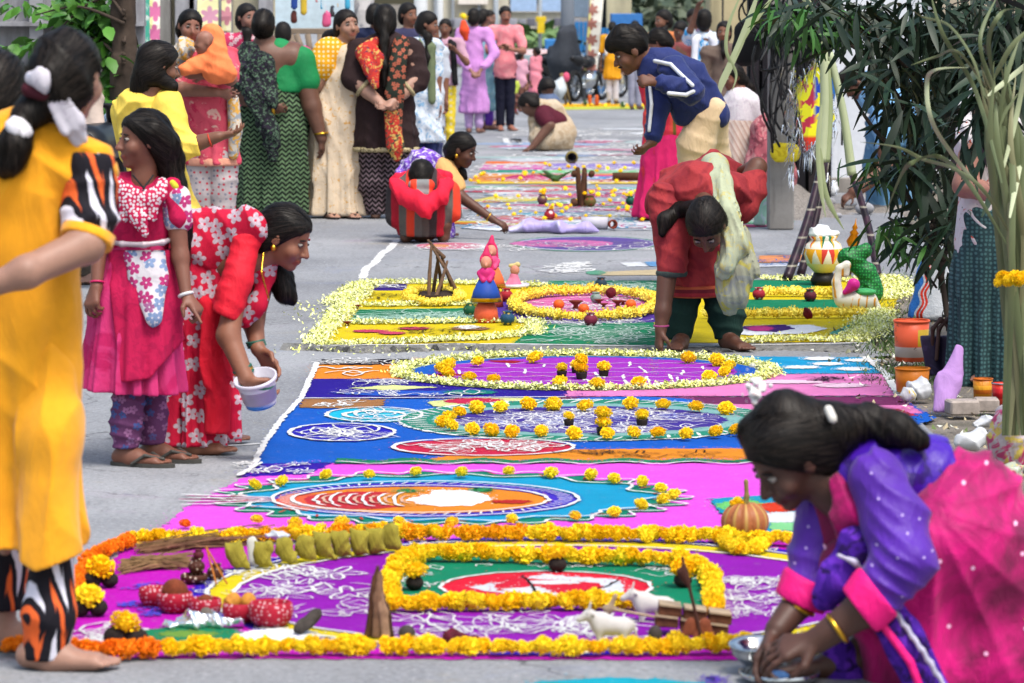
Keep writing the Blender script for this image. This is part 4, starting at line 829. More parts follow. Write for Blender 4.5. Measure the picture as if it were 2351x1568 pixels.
# a person standing upright, from a handful of proportions (fractions of the standing height)
def stand(label, x, d, ytop, yaw=0, skin='#9a6a50', top='#c06080', bottom='#444444', kurta=.30, legs=None, skirt=None, hair='full', braid=0, hx=0.0, htilt=8, width=1.0, armL=None, armR=None, sleeve=.45, group=None, hyaw=None, dup=None, flare=1.0, eyes=True, foot=True, hcol='#15110f', lean=0.0, hscale=1.0, bun=False, mous=False, tail=None):
    f = Fig(label, x, d, skin, group); yf = footy(d); u = yf - ytop; Y = lambda t: yf - t * u; c = abs(math.cos(math.radians(yaw))); ms = 1 if math.cos(math.radians(yaw)) > 0 else -1
    X = lambda a, t=.5: x + a * u + lean * u * t; hw = (.105 * c + .045 * (1 - c)) * width; hs = .132 * u * f.k * hscale
    f.head(X(hx, 1), Y(.932), 0, hs, yaw if hyaw is None else hyaw, htilt, 0, eyes, mous=mous)
    f.limb((X(hx * .8, 1), Y(.90), .01, .030 * u), (X(0, .85), Y(.84), .01, .034 * u)).limb((X(0, .8), Y(.80), 0, .06 * u), (X(0, .55), Y(.55), 0, .065 * u), sq=.8)
    for sgn, arm in ((-1, armL), (1, armR)):
        arm = arm or ((.135, .63, .0), (.14, .485, -.02)); sx, sy = X(sgn * hw, .82), Y(.805); ex, ey, ed = X(sgn * arm[0][0] * (c * .6 + .4), .6), Y(arm[0][1]), arm[0][2]; wx, wy, wd = X(sgn * arm[1][0] * (c * .6 + .4), .5), Y(arm[1][1]), arm[1][2]
        f.limb((sx, sy, 0, .030 * u), (ex, ey, ed, .024 * u), (wx, wy, wd, .016 * u)); e3, w3 = f.p(ex, ey, ed), f.p(wx, wy, wd)
        f.hand(w3, w3 - e3, (-sgn * .7, -.7 if arm[1][2] < 0 else .3, .2), -sgn, .45, max(.75, hs / .21))
        n = 1 if sleeve <= .5 else 2; t = sleeve / .5 if n == 1 else (sleeve - .5) / .5
        pts = [(sx, sy, 0, .040 * u * width ** .5), (ex, ey, ed, .034 * u), (wx, wy, wd, .026 * u)]; a, b = pts[n - 1], pts[n]; end = tuple(a[i] + (b[i] - a[i]) * t for i in range(4))
        arm_ch = pts[:n] + [end]; (f.__dict__.setdefault('_sl', [])).append(arm_ch)
    tm = top if not isinstance(top, str) else cloth(top); bm = bottom if not isinstance(bottom, str) else cloth(bottom); hem = kurta
    wch = [(X(0, .8), Y(.80), 0, .062 * u * width), (X(0, .65), Y(.66), 0, .070 * u * width), (X(0, .5), Y(.53), 0, .086 * u * width), (X(0, .3), Y(min(hem, .5)), 0, .088 * u * width * flare)]
    sh = [[(X(-hw, .8), Y(.81), 0, .036 * u), (X(hw, .8), Y(.81), 0, .036 * u)]]
    f.garm('tunic', tm, [wch] + sh + f._sl, .035, [f.wr((.4, .1, 1), 40 / (u * f.k / 1.5), .007, int(x))] + ([f.pl(x, 9, .012, Y(.55), Y(hem), 0, int(x))] if flare > 1 else []), below=Y(hem), sq=.75)
    if skirt is None:
        for sgn in (-1, 1): f.garm('trouser_leg', bm, [[(X(sgn * .035, .4), Y(.47), 0, .050 * u), (X(sgn * .038, .2), Y(.27), 0, .038 * u), (X(sgn * .04, 0), Y(.045), 0, .030 * u)]], .02, [f.wr((.2, 0, 1), 60, .005, int(x) + sgn)], below=Y(.035))
    else: f.garm('skirt', bm, [[(X(0, .5), Y(.55), 0, .078 * u * width), (X(0, .3), Y(.4), 0, .092 * u * width), (X(0, 0), Y(.03), 0, skirt * u)]], .03, [f.pl(x, 10, .016, Y(.5), Y(.03), 2, int(x)), f.wr((.7, 0, .6), 30, .006, 4)], below=Y(.02), sq=.75)
    if foot:
        for sgn in (-1, 1):
            a = f.p(X(sgn * .04, 0), Y(.05)); f.limb((X(sgn * .03, .4), Y(.55), 0, .034 * u), (X(sgn * .038, .2), Y(.25), 0, .026 * u), (X(sgn * .04, 0), Y(.05), 0, .018 * u)); f.foot(a, (math.sin(math.radians(yaw)) + .2 * sgn * c, -math.cos(math.radians(yaw))), hs / .21)
    ch = []
    if braid: ch.append([('l', 0, -.09, -.04, .035), (X(hx, 1), Y(.86), .06 * -ms, .022 * u), (X(hx, .9), Y(.86 - braid * .6), .10 * -ms, .017 * u), (X(hx, .8), Y(.86 - braid), .09 * -ms, .010 * u)])
    if tail: ch.append(tail)
    f.hair(ch, hair, hcol, ext=[(0, -.10, -.02, .055)] if bun else ())
    if dup: f.garm('scarf', dup if not isinstance(dup, str) else cloth(dup), [[(X(-hw * .7, .8), Y(.60), -.10, .018 * u), (X(-hw * .6, .8), Y(.80), -.08, .022 * u), (X(0, .85), Y(.855), .06, .028 * u), (X(hw * .6, .8), Y(.80), -.08, .022 * u), (X(hw * .7, .8), Y(.5), -.11, .02 * u)]], .02, [f.wr((1, .2, .2), 90, .006, 5)])
    f.done(); return f
# ================================================================ people near the camera
@cached
def ikat(g=.9):
    m = NT('ikat_cloth', .85); s = m.sep(); x = m.math('ADD', m.math('ADD', s[0], m.math('MULTIPLY', s[1], .9)), m.math('MULTIPLY', m.noise(9, 3), .03))
    z = m.math('ADD', m.math('ADD', m.math('MULTIPLY', s[2], 3.6), m.math('MULTIPLY', m.math('PINGPONG', m.math('MULTIPLY', x, 26), 1.0), .55)), m.math('MULTIPLY', m.noise(25, 2), .12))
    fr = m.math('FRACT', z); gap = m.ramp(m.math('PINGPONG', m.math('ADD', m.math('MULTIPLY', x, 26), .5), 1.0), .30, .40)
    c = m.mix(m.math('MULTIPLY', m.ramp(fr, .12, .15), m.ramp(fr, .46, .43)), lin('#16131c', g), lin('#d9d6e4', g)); c = m.mix(m.math('MULTIPLY', m.ramp(fr, .66, .69), m.ramp(fr, .90, .87)), c, lin('#e2622c', g))
    m.col(m.mix(gap, lin('#16131c', g), c)); weave(m); return m.m
# ---- woman in the mustard kurta, seen from behind at the left edge
f = Fig('woman seen from behind in mustard yellow kurta and ikat trousers, barefoot', 100, 9.12, '#b98d7a')
f.head(158, 178, .02, .205, 158, 6, 0, False)
f.limb((128, 240, .03, 52), (105, 300, .03, 55)).limb((205, 395, 0, 46), (212, 500, -.02, 44), (196, 562, -.10, 42), (60, 625, -.20, 36), (-20, 655, -.20, 27)).limb((60, 400, .05, 120), (50, 640, .05, 100), sq=.7)
f.limb((-110, 400, .03, 46), (-120, 540, .0, 42), (-40, 650, -.16, 28)); f.hand(f.p(-25, 655, -.20), (-1, 0, -.3), (0, -1, 0), 1, .7)
f.limb((110, 1350, 0, 40), (108, 1500, 0, 30)); f.foot(f.p(95, 1490, 0), (1, -.12, 0), 1.02); f.limb((10, 1300, .25, 40), (5, 1440, .25, 30)); f.foot(f.p(0, 1438, .25), (1, .1, 0), 1.0)
f.hair([[('l', 0, -.06, -.05, .055), (95, 238, -.02, 38), (58, 268, -.06, 28), (44, 300, -.08, 20), (34, 330, -.09, 34), (22, 368, -.08, 30), (8, 392, -.07, 14)]], 'full', lift=1.02, ext=((0, -.075, .0, .065),))
f.garm('scrunchie', plain('white_cloth', '#e9e6ee', .9), [[(38, 292, -.10, 22), (52, 304, -.10, 20)]], .01, [f.wr((1, 0, .4), 160, .006, 2)])
f.garm('hair_scarf', blotch(('#d9d4e0', '#c4bccc', '#7ab0d8'), 22, thr=.6, wr=.2), [[(72, 180, -.09, 18), (95, 182, -.11, 24), (112, 200, -.09, 16)], [(118, 200, -.08, 12), (142, 230, -.09, 17), (170, 280, -.075, 22), (182, 315, -.05, 20)], [(112, 198, -.08, 10), (128, 240, -.09, 10), (150, 295, -.08, 14)]], .008, [f.wr((.8, 0, .4), 150, .009, 6)], sq=.45)
f.garm('hair_tie', plain('maroon_cloth', '#4a1524', .8), [[(66, 205, -.08, 15), (98, 214, -.09, 15)]], .01)
yk = cloth('#f7a81a', .8, .85, .2, .25)
f.garm('kurta', yk, [[(90, 318, .04, 66), (60, 400, .05, 142), (45, 560, .06, 128), (48, 700, .06, 116), (58, 1290, .08, 116)], [(-100, 390, .04, 60), (205, 392, 0, 58)], [(60, 330, .05, 80), (190, 378, .0, 62)]], .05,
       [(pleat(f.p(55, 700)[0], 9.2, 5, .016, f.p(0, 600)[2], f.p(0, 1200)[2], 0, 4), .03), f.wr((.6, .2, 1), 22, .007, 8), (fan(f.p(90, 330), 9, .012, 2), .015)], below=1262, sq=.72, sub=[[(36, 1150, -.4, 6), (36, 1330, -.4, 10)]])
f.garm('kurta_panel', yk, [[(100, 760, .08, 60), (112, 1000, .0, 64), (114, 1330, -.03, 68)]], .06, [f.wr((1, 0, .15), 38, .005, 2)], cuts=[(180, 1270, 0, (.35, 0, -1)), (112, 1312, 0, (-.5, 0, -1))], sq=.95)
f.garm('sleeve', ikat(), [[(208, 392, -.01, 55), (205, 450, -.01, 58), (200, 540, -.06, 56)]], .02, [f.wr((.2, 0, 1), 50, .005, 2)], cuts=[(205, 538, -.05, (-.25, -.3, -1))])
f.garm('cuff', yk, [[(204, 530, -.05, 57), (198, 552, -.08, 55)]], .01, cuts=[(198, 556, -.08, (-.3, -.5, -1)), (205, 526, -.05, (.3, .3, 1))])
f.garm('trouser_leg', ikat(), [[(118, 1285, .02, 50), (115, 1400, .0, 54), (100, 1520, 0, 44)]], .02, [f.wr((.3, 0, 1), 40, .006, 5)], below=1512)
f.garm('trouser_leg', ikat(), [[(15, 1220, .25, 52), (8, 1300, .25, 54), (0, 1450, .25, 46)]], .02, [f.wr((.3, 0, 1), 40, .006, 7)], below=1436)
f.done()
# ---- neighbour cut by the left edge
f = Fig('dark haired woman mostly outside the picture at its left edge', -40, 9.9, '#a9806c')
f.head(0, 215, .02, .2, 170, 4, 0, False).limb((0, 260, .02, 44), (-10, 300, .03, 50)).limb((-40, 400, .05, 100), (-40, 640, .05, 90), sq=.7).limb((-40, 640, .05, 80), (-40, 1380, .05, 40)); f.foot(f.p(-40, 1390, .05), (0, 1, 0))
f.hair([[('l', 0, -.06, -.04, .05), (-20, 268, -.04, 28)]], 'full'); f.garm('kurta', cloth('#e9a92c', .8), [[(-30, 320, .04, 70), (-60, 400, .05, 110), (-60, 700, .05, 95), (-60, 1250, .05, 80)]], .04, [f.wr((.5, 0, 1), 30, .006, 1)], sq=.7); f.done()
# ---- girl in magenta
f = Fig('girl in a magenta drape dress with long braid, looking left', 310, 13.08, '#8c5a48')
f.head(328, 322, 0, .188, -66, 2, 0, jaw=.97); f.earring(1, .010)
f.limb((336, 372, .01, 30), (330, 415, .01, 32)).limb((325, 470, .02, 62), (318, 570, .02, 56), sq=.7)
f.limb((248, 440, 0, 26), (228, 560, -.02, 20), (222, 655, -.07, 13.5)).limb((402, 470, 0, 26), (414, 590, -.03, 19), (428, 680, -.08, 13))
f.hand(f.p(222, 655, -.07), (-.25, -.35, -1), (.5, .6, 0), -1, .85, .84); f.hand(f.p(428, 680, -.08), (.55, -.4, -.6), (-.55, .3, -.5), -1, .6, .84, point=True)
for x, dx, dd in ((300, 290, 0), (347, 352, .12)): f.limb((x, 880, dd, 26), (dx, 1035, dd, 17)); f.foot(f.p(dx, 1040 - dd * 140, dd), (1, -.35, 0), .86); f.slipper(f.p(dx, 1040, dd), (1, -.35, 0), .95, '#4a4844')
f.hair([[('l', 0, -.08, -.02, .05), (388, 362, .02, 32), (398, 430, .02, 29), (416, 520, .03, 24), (420, 600, .04, 18)], [(352, 300, -.05, 25), (385, 330, -.02, 30)]], 'full', lift=1.04)
f.garm('flower_tie', plain('yellow_cloth', '#d8d43a', .8), [[(396, 420, -.04, 7), (402, 428, -.04, 8)]], .01)
mg = blotch(('#c3144e', '#b00e48'), 20, wr=.3)
emb = dots('#c3144e', '#e0d6dc', 78, .40, rnd=.7, rough=.6)
f.garm('bodice', mg, [[(325, 455, .02, 62), (320, 520, .02, 68), (316, 575, .02, 64)], [(268, 432, .01, 34), (392, 455, .01, 34)], [(395, 425, -.03, 16), (408, 500, -.04, 20)]], .03, [f.wr((1, 0, .3), 60, .004, 1)], below=578, sq=.7, sub=[[(322, 385, -.04, 46), (330, 418, -.14, 34)]])
f.garm('embroidered_yoke', emb, [[(262, 415, -.03, 13), (285, 440, -.085, 15), (325, 458, -.108, 17), (365, 445, -.095, 15), (372, 420, -.05, 12)], [(300, 465, -.105, 17), (318, 500, -.118, 17), (332, 535, -.112, 9)], [(290, 440, -.1, 14), (285, 500, -.095, 10)], [(352, 455, -.1, 15), (350, 500, -.1, 9)]], .02, [f.wr((1, 0, 1), 210, .003, 4)], sq=.5)
fl = floral('#dcd8de', '#c83a80', 22, .52, pet2='#88a0c8')
for c in ([(242, 428, 0, 32), (234, 475, -.005, 28)], [(402, 455, 0, 34), (406, 505, -.01, 30)]): f.garm('sleeve', fl, [c], .02, [f.wr((1, 0, .5), 70, .004, 3)])
f.garm('belt', plain('silver_trim', '#b9a9b0', .5, .8, .3), [[(252, 556, 0, 5), (280, 560, -.085, 5.5), (330, 562, -.110, 5.5), (375, 556, -.085, 5.5), (392, 550, 0, 5)]], .01)
f.garm('skirt', blotch(('#cf3474', '#c01d60'), 5, thr=.52), [[(316, 570, .02, 66), (308, 700, .02, 90), (298, 915, .02, 116)]], .03, [f.pl(305, 11, .015, 580, 890, 0, 2), f.wr((.3, 0, 1), 18, .004, 2)], cuts=[(300, 897, 0, (-.06, .05, -1))], sq=.72)
f.garm('front_panel', fl, [[(332, 585, -.06, 46), (342, 640, -.075, 42), (354, 728, -.115, 18)]], .02, [f.wr((1, 0, .05), 80, .007, 5)], above=572, sq=.45)
f.garm('drape', mg, [[(324, 574, .01, 70), (320, 700, .005, 92), (308, 915, .0, 116)]], .02, [f.wr((.65, 0, -.75), 62, .009, 7), f.pl(330, 8, .008, 580, 850, 3, 5)], sq=.73, above=572, sub=[[(334, 540, -.30, 44), (352, 640, -.30, 36), (358, 735, -.30, 8)], [(334, 540, -.10, 44), (352, 640, -.13, 36), (358, 735, -.16, 8)]], cuts=[(300, 868, 0, (.1, 0, -1)), (392, 815, 0, (.75, 0, -.66)), (262, 700, 0, (-1, 0, -.12))])
lg = floral('#6a3a66', '#a06a98', 26, .4, pet2='#4a5a98')
for x, dx, dd, i in ((300, 290, 0, 1), (347, 348, .12, 2)): f.garm('legging', lg, [[(x, 860, dd, 38), (dx, 980, dd, 32), (dx, 1040, dd, 25)]], .02, [f.wr((.2, 0, 1), 80, .005, i)], below=1028)
f.bangle(f.p(223, 648, -.07), (0, -.3, -1), 15 * f.k, plain('pink_bangle', '#d8256a', .4)); f.bangle(f.p(427, 676, -.08), (.3, -.2, -1), 15.5 * f.k, plain('white_beads', '#dfe2e4', .4), 1.6)
f.garm('necklace', plain('black_thread', '#1c1a1a', .6), [[(305, 402, -.07, 2.2), (330, 432, -.118, 2.2), (352, 402, -.08, 2.2)]], .004, h=.004); f.done()
# ---- bending woman in the pink floral saree with the bucket
f = Fig('bending woman in a red and white floral saree, hand in a paint bucket', 450, 13.42, '#a26c54')
f.head(655, 545, 0, .205, 72, 26, 0, bindi=True); f.earring(1, .013)
f.limb((622, 572, .02, 34), (590, 592, .02, 38)).limb((545, 585, .03, 66), (460, 590, .05, 70), sq=.8)
f.limb((558, 580, -.08, 25), (524, 770, -.16, 26), (565, 868, -.22, 19)).limb((598, 640, .12, 34), (580, 735, .10, 26), (592, 800, .0, 17.5))
f.hand(f.p(565, 868, -.22), (.5, .3, -.6), (.3, .5, .5), 1, .7, .95); f.hand(f.p(592, 800, 0), (.55, -.1, -.75), (-.4, -.7, -.3), -1, .55, .95)
f.limb((420, 900, 0, 30), (415, 1020, 0, 20)); f.foot(f.p(425, 1018, 0), (1, -.3, 0), 1.0); f.limb((455, 900, .3, 30), (470, 1000, .3, 20)); f.foot(f.p(462, 995, .3), (1, 0, 0), .95)
f.hair([[('l', 0, -.07, -.05, .05), (630, 598, .12, 22), (645, 640, .10, 26), (655, 672, .08, 22), (672, 690, .07, 10)]], 'full', lift=1.03)
sa = floral('#c90f3a', '#cbb8c4', 16, .44); rd = blotch(('#d8122e', '#e01c36'), 12, wr=.4)
f.garm('saree_skirt', sa, [[(450, 590, .05, 84), (440, 700, .05, 90), (432, 900, .05, 86), (440, 1060, .05, 104)]], .04, [(fan(f.p(470, 560), 17, .016, 5), .02), f.pl(440, 8, .014, 640, 1000, 1.5, 3), f.wr((.8, 0, .5), 26, .007, 3)], below=1022, sq=.8)
f.garm('saree_bodice', sa, [[(450, 560, .04, 80), (520, 555, .04, 70), (588, 600, .03, 46)], [(470, 500, .0, 26), (570, 520, -.06, 30), (560, 560, -.06, 32)], [(612, 640, .02, 20), (590, 700, .0, 18), (560, 735, .0, 14)]], .05, [f.wr((.9, 0, .6), 40, .008, 5)], sq=.85)
f.garm('saree_fall', rd, [[(510, 720, -.08, 18), (500, 850, -.09, 30), (498, 985, -.08, 30)], [(470, 700, -.1, 16), (475, 880, -.11, 14)]], .03, [f.wr((1, 0, .1), 90, .008, 6)], sq=.5, below=990)
f.garm('saree_border', floral('#d3123e', '#e6c8d4', 16, .4), [[(520, 800, -.03, 14), (528, 920, -.03, 22), (532, 1000, -.02, 22)]], .02, [f.wr((1, 0, .1), 90, .006, 6)], sq=.6, below=1006)
f.garm('blouse_sleeve', cloth('#e21c34', .7, .7), [[(564, 556, -.06, 32), (546, 640, -.12, 33), (519, 716, -.15, 30)]], .02, [f.wr((.35, 0, 1), 90, .002, 2), f.wr((.6, 0, 1), 40, .005, 5)], cuts=[(520, 726, -.15, (-.45, 0, -1))])
gb = plain('green_bangles', '#2f6a5c', .35)
for i in range(3): f.bangle(f.p(556 + 3 * i, 846 + 6 * i, -.20), (.4, .1, -.85), 21 * f.k, GOLD if i == 1 else gb); f.bangle(f.p(586 + 2 * i, 784 + 5 * i, .02), (.2, 0, -1), 20 * f.k, gb)
f.garm('necklace', GOLD, [[(605, 580, -.05, 3), (600, 625, -.10, 2.5), (618, 690, -.06, 2)]], .003, h=.005); f.done()
k = 13.2 / F; bc = np.array([P(588, 868, 13.2), P(600, 927, 13.2)])
o = empty('paint_bucket', bc[1], label='white plastic paint bucket with green and blue print in the woman\'s hands', cat='bucket')
def lathe(name, prof, mat, parent, axis, org, n=28, smooth=True):
    x, y, a = axis_frame(axis); V = [np.asarray(org) + a * z + (x * math.cos(6.2832 * j / n) + y * math.sin(6.2832 * j / n)) * r - (np.array(parent.location) if parent else 0) for r, z in prof for j in range(n)]
    Fc = [(i * n + j, i * n + (j + 1) % n, (i + 1) * n + (j + 1) % n, (i + 1) * n + j) for i in range(len(prof) - 1) for j in range(n)]
    return mesh_obj(name, pymesh(name, V, Fc, smooth), mat, parent)
ax = unit(bc[0] - bc[1] + np.array([0, -.035, 0])); Lb = np.linalg.norm(bc[0] - bc[1]) * 1.12
def bucket_mat():
    m = NT('printed_plastic', .35); s = m.sep(); t = m.math('DIVIDE', m.math('ADD', s[2], m.math('MULTIPLY', m.noise(14, 2), .02)), Lb); c = lin('#dfe2ee', .8)
    c = m.mix(m.math('MULTIPLY', m.ramp(t, .66, .68), m.ramp(t, .78, .76)), c, lin('#3f8f6a', .8)); c = m.mix(m.math('MULTIPLY', m.ramp(t, .2, .0), 1.0), c, lin('#3a86d8', .8)); c = m.mix(m.math('MULTIPLY', m.math('MULTIPLY', m.ramp(t, .3, .35), m.ramp(t, .55, .5)), m.ramp(m.noise(38, 3, .6, .6), .5, .56)), c, lin('#6a8fd0', .8))
    m.col(c); return m.m
lathe('bucket_wall', [(0, 0), (36 * k, 0), (37 * k, .01), (47 * k, Lb)], bucket_mat(), o, ax, bc[1]); lathe('bucket_rim', [(47 * k, Lb - .012), (51 * k, Lb - .010), (51 * k, Lb + .003), (46 * k, Lb + .003), (40 * k, .02), (0, .02)], plain('white_plastic', '#d8d6e4', .4), o, ax, bc[1])
# ---- squatting woman in pink and purple at the right
f = Fig('squatting woman in purple blouse and hot pink saree leaning over steel bowls', 2150, 8.98, '#5e3e34')
f.head(1812, 1052, 0, .215, -66, 40, -4, jaw=.95); f.earring(1, .010)
f.limb((1880, 1095, .02, 54), (1935, 1140, .03, 62)).limb((1990, 1150, .05, 92), (2170, 1200, .08, 92), sq=.9)
f.limb((2020, 1130, -.08, 50), (2078, 1288, -.16, 50), (1985, 1395, -.18, 42), (1880, 1468, -.16, 31)).limb((1905, 1170, .10, 52), (1880, 1290, .08, 48), (1845, 1370, .02, 40), (1785, 1445, -.05, 29))
f.hand(f.p(1880, 1468, -.16), (-1, 0, -.25), (-.1, .6, -.9), 1, .5, 1.02); f.hand(f.p(1785, 1445, -.05), (-.5, -.2, -1), (.8, -.5, -.3), 1, .55, 1.02)
f.limb((1960, 1500, .1, 50), (1930, 1540, .1, 34)); f.foot(f.p(1960, 1520, .05), (-1, -.1, 0), 1.05)
f.hair([[('l', 0, -.07, -.02, .055), (1915, 985, .02, 58), (1990, 965, .03, 36), (2060, 985, .0, 38), (2110, 1010, -.02, 26)], [(1730, 990, .02, 40), (1800, 950, 0, 52), (1880, 985, 0, 60)]], 'full', lift=1.06)
f.garm('jasmine', blotch(('#e9e9ea', '#d86a5a'), 60, thr=.62, wr=0), [[(1738 + random.gauss(0, 13), 893 + random.gauss(0, 20), .08 + random.gauss(0, .012), random.uniform(4, 8))] for _ in range(46)], .004, grow=0)
f.garm('hair_clip', plain('white_plastic', '#e8e4dc', .4), [[(1902, 940, -.07, 9), (1912, 962, -.08, 9)]], .004)
pk = NT('sheer_pink_saree', .65); pc = pk.mix(pk.ramp(pk.noise(4, 4, .6, .8), .40, .60), lin('#e00480', .68), lin('#8a0450', .55)); spk = pk.ramp(cells(pk, 8, rnd=1)[0].outputs['Distance'], .05, .03); pk.col(pk.mix(spk, pc, lin('#f0b8dc', .9))); pk.b.inputs['Sheen Weight'].default_value = .1; weave(pk, .45)
pur = NT('purple_blouse', .5); pur.col(pur.mix(pur.ramp(cells(pur, 15, rnd=1)[0].outputs['Distance'], .055, .035), pur.vary(lin('#5a24ac', .62), .2, 5), lin('#c9b0f0', .7))); pur.b.inputs['Sheen Weight'].default_value = .1; weave(pur, .4)
vel = blotch(('#4316a4', '#2c0d6c'), 9, thr=.5, rough=.4)
f.garm('blouse', vel, [[(1930, 1090, .05, 62), (2010, 1110, .05, 95), (2120, 1105, .08, 92), (2180, 1130, .1, 100)], [(1900, 1130, .06, 40), (1960, 1200, .05, 60)]], .05, [f.wr((.9, .2, -.5), 55, .007, 3)], cuts=[(2205, 1090, 0, (1, 0, .25))], sq=.9)
f.garm('saree_pallu', pk.m, [[(1915, 1110, -.06, 20), (1945, 1180, -.08, 34), (1970, 1250, -.04, 50)], [(1885, 1150, .04, 26), (1925, 1240, .02, 40)]], .03, [f.wr((1, 0, .5), 70, .007, 9)], sq=.6)
f.garm('sleeve', pur.m, [[(2015, 1100, -.08, 62), (2055, 1200, -.12, 66), (2078, 1285, -.17, 62), (2000, 1378, -.18, 54)]], .03, [f.wr((.5, 0, 1), 90, .007, 3)], cuts=[(1990, 1385, -.18, (-.75, 0, -.55))])
f.garm('sleeve', pur.m, [[(1900, 1165, .10, 68), (1882, 1280, .08, 62), (1850, 1365, .02, 52)]], .03, [f.wr((.2, 0, 1), 75, .0055, 4)], cuts=[(1848, 1362, .02, (-.45, 0, -1))])
cf = cloth('#e8157a', .85, .6)
f.garm('cuff', cf, [[(2012, 1362, -.18, 63), (1985, 1392, -.18, 58)]], .01, cuts=[(1972, 1402, -.18, (-.75, 0, -.6)), (2018, 1355, -.18, (.75, 0, .6))]); f.garm('cuff', cf, [[(1856, 1340, .02, 60), (1842, 1370, .01, 57)]], .01, cuts=[(1835, 1385, .01, (-.45, 0, -1)), (1862, 1328, .02, (.45, 0, 1))])
f.garm('saree', pk.m, [[(2235, 1160, .10, 108), (2268, 1300, .10, 165), (2280, 1500, .10, 190)], [(2200, 1250, -.02, 120), (2020, 1320, -.02, 92), (1950, 1300, .0, 66)], [(2080, 1330, .02, 110), (2110, 1540, .02, 130)], [(2230, 1120, .05, 70), (2120, 1250, -.08, 60)]], .08, [(fan(f.p(2120, 1150), 15, .020, 3), .024), f.wr((1, 0, -.35), 70, .003, 12)], below=1585, sq=.95)
pb = blotch(('#4a1a9c', '#6a2cc0', '#2c0d5c'), 14, thr=.5); wt = plain('silver_trim', '#b8b4cc', .5, .8, .2)
f.garm('saree_border', pb, [[(1975, 1250, -.10, 40), (1925, 1330, -.09, 46), (1900, 1362, -.07, 30)]], .03, [f.wr((1, 0, 1), 60, .006, 1)], sq=.7); f.garm('border_trim', wt, [[(1925, 1275, -.135, 6), (1965, 1292, -.135, 6), (1990, 1320, -.12, 6)]], .004, [f.wr((1, 0, 0), 200, .003, 1)], h=.005)
f.garm('saree_border', pb, [[(2020, 1405, -.14, 34), (2075, 1480, -.15, 40), (2130, 1600, -.15, 46)], [(1925, 1500, .03, 34), (1935, 1555, .03, 44)]], .03, [f.wr((1, 0, .4), 50, .007, 2)], sq=.6, below=1580)
f.garm('border_trim', wt, [[(2055, 1405, -.16, 6), (2115, 1490, -.19, 6), (2185, 1600, -.20, 6)]], .004, [f.wr((1, 0, 0), 200, .003, 1)], h=.005); f.garm('border_trim', cf, [[(2030, 1440, -.18, 8), (2090, 1520, -.19, 8), (2120, 1600, -.19, 8)]], .004, h=.006)
f.bangle(f.p(1922, 1442, -.17), (-.85, 0, -.6), 36 * f.k, GOLD); f.bangle(f.p(1833, 1392, .0), (-.5, 0, -.9), 38 * f.k, GOLD); f.done()
# ================================================================ people on the slab and behind
# ---- bending woman in the brick red tunic
f = Fig('bending woman in brick red tunic and pale scarf sprinkling petals, head bowed', 1620, 17.35, '#6e4636')
f.head(1622, 520, -.34, .215, -12, 62, 6, jaw=.97)
f.limb((1622, 500, -.28, 24), (1618, 455, -.10, 28), (1610, 430, 0, 34)).limb((1600, 430, 0, 60), (1650, 440, .35, 66), sq=.9)
f.limb((1545, 470, -.05, 32), (1535, 600, -.12, 25), (1522, 715, -.2, 18), (1517, 757, -.22, 14)); f.hand(f.p(1517, 757, -.22), (-.12, -.1, -1), (.9, .3, 0), 1, .6, .95)
f.limb((1700, 460, .05, 32), (1738, 384, .12, 22), (1700, 400, .28, 17))
for x, y, dx in ((1560, 795, 1), (1668, 795, 1)): f.limb((x, 650, .1, 30), (x + 3, 775, .0, 19)); f.foot(f.p(x + 4, 780, 0), (.5 if x > 1600 else -.25, -1), 1.02)
f.hair([[('l', 0, -.09, .02, .045), (1560, 480, -.12, 15), (1528, 505, -.16, 17), (1520, 535, -.18, 9)]], 'full', lift=1.05)
br = blotch(('#a43438', '#902a32'), 5, thr=.5)
f.garm('tunic', br, [[(1622, 448, -.10, 34), (1602, 430, .0, 54), (1640, 425, .35, 70), (1640, 520, .40, 66)], [(1540, 455, -.02, 36), (1600, 435, -.03, 48), (1680, 440, .0, 40)], [(1520, 455, 0, 30), (1690, 440, .06, 36)], [(1590, 520, .05, 66), (1590, 640, .02, 52)], [(1510, 470, 0, 24), (1560, 420, .1, 40)]], .05, [(fan(f.p(1660, 380), 12, .015, 3), .019), f.wr((.8, 0, .5), 30, .008, 2)], below=672, sq=1)
f.garm('sleeve', br, [[(1528, 462, -.05, 40), (1542, 540, -.09, 38), (1543, 618, -.13, 32)]], .02, [f.wr((.3, 0, 1), 60, .006, 4)], cuts=[(1543, 630, -.13, (-.1, 0, -1))])
f.garm('sleeve', br, [[(1705, 470, .04, 38), (1722, 430, .07, 34), (1734, 408, .10, 27)]], .02, [f.wr((.3, 0, 1), 60, .006, 5)])
f.garm('sleeve_cuff', cloth('#3f4a46'), [[(1542, 622, -.13, 33), (1542, 632, -.13, 33)]], .005, cuts=[(1542, 635, -.13, (0, 0, -1)), (1542, 620, -.13, (0, 0, 1))])
f.garm('tunic_hem', stripes(('#a82c36', '#7a1f2c', '#c05a3a'), .05, 2), [[(1588, 640, .02, 55), (1596, 690, .02, 56)]], .02, [f.wr((1, 0, .2), 60, .006, 3)], above=655, below=682)
sc = blotch(('#b4bc9e', '#c0b97c', '#a6b09a'), 16, thr=.56)
f.garm('scarf', sc, [[(1640, 382, .10, 28), (1652, 420, -.10, 30), (1668, 500, -.24, 26), (1692, 560, -.30, 22), (1668, 610, -.33, 16)], [(1672, 480, -.20, 24), (1682, 580, -.28, 28), (1662, 628, -.3, 14)], [(1640, 385, .1, 30), (1640, 400, .3, 34)]], .02, [f.wr((1, 0, .15), 130, .011, 6)], sq=.7)
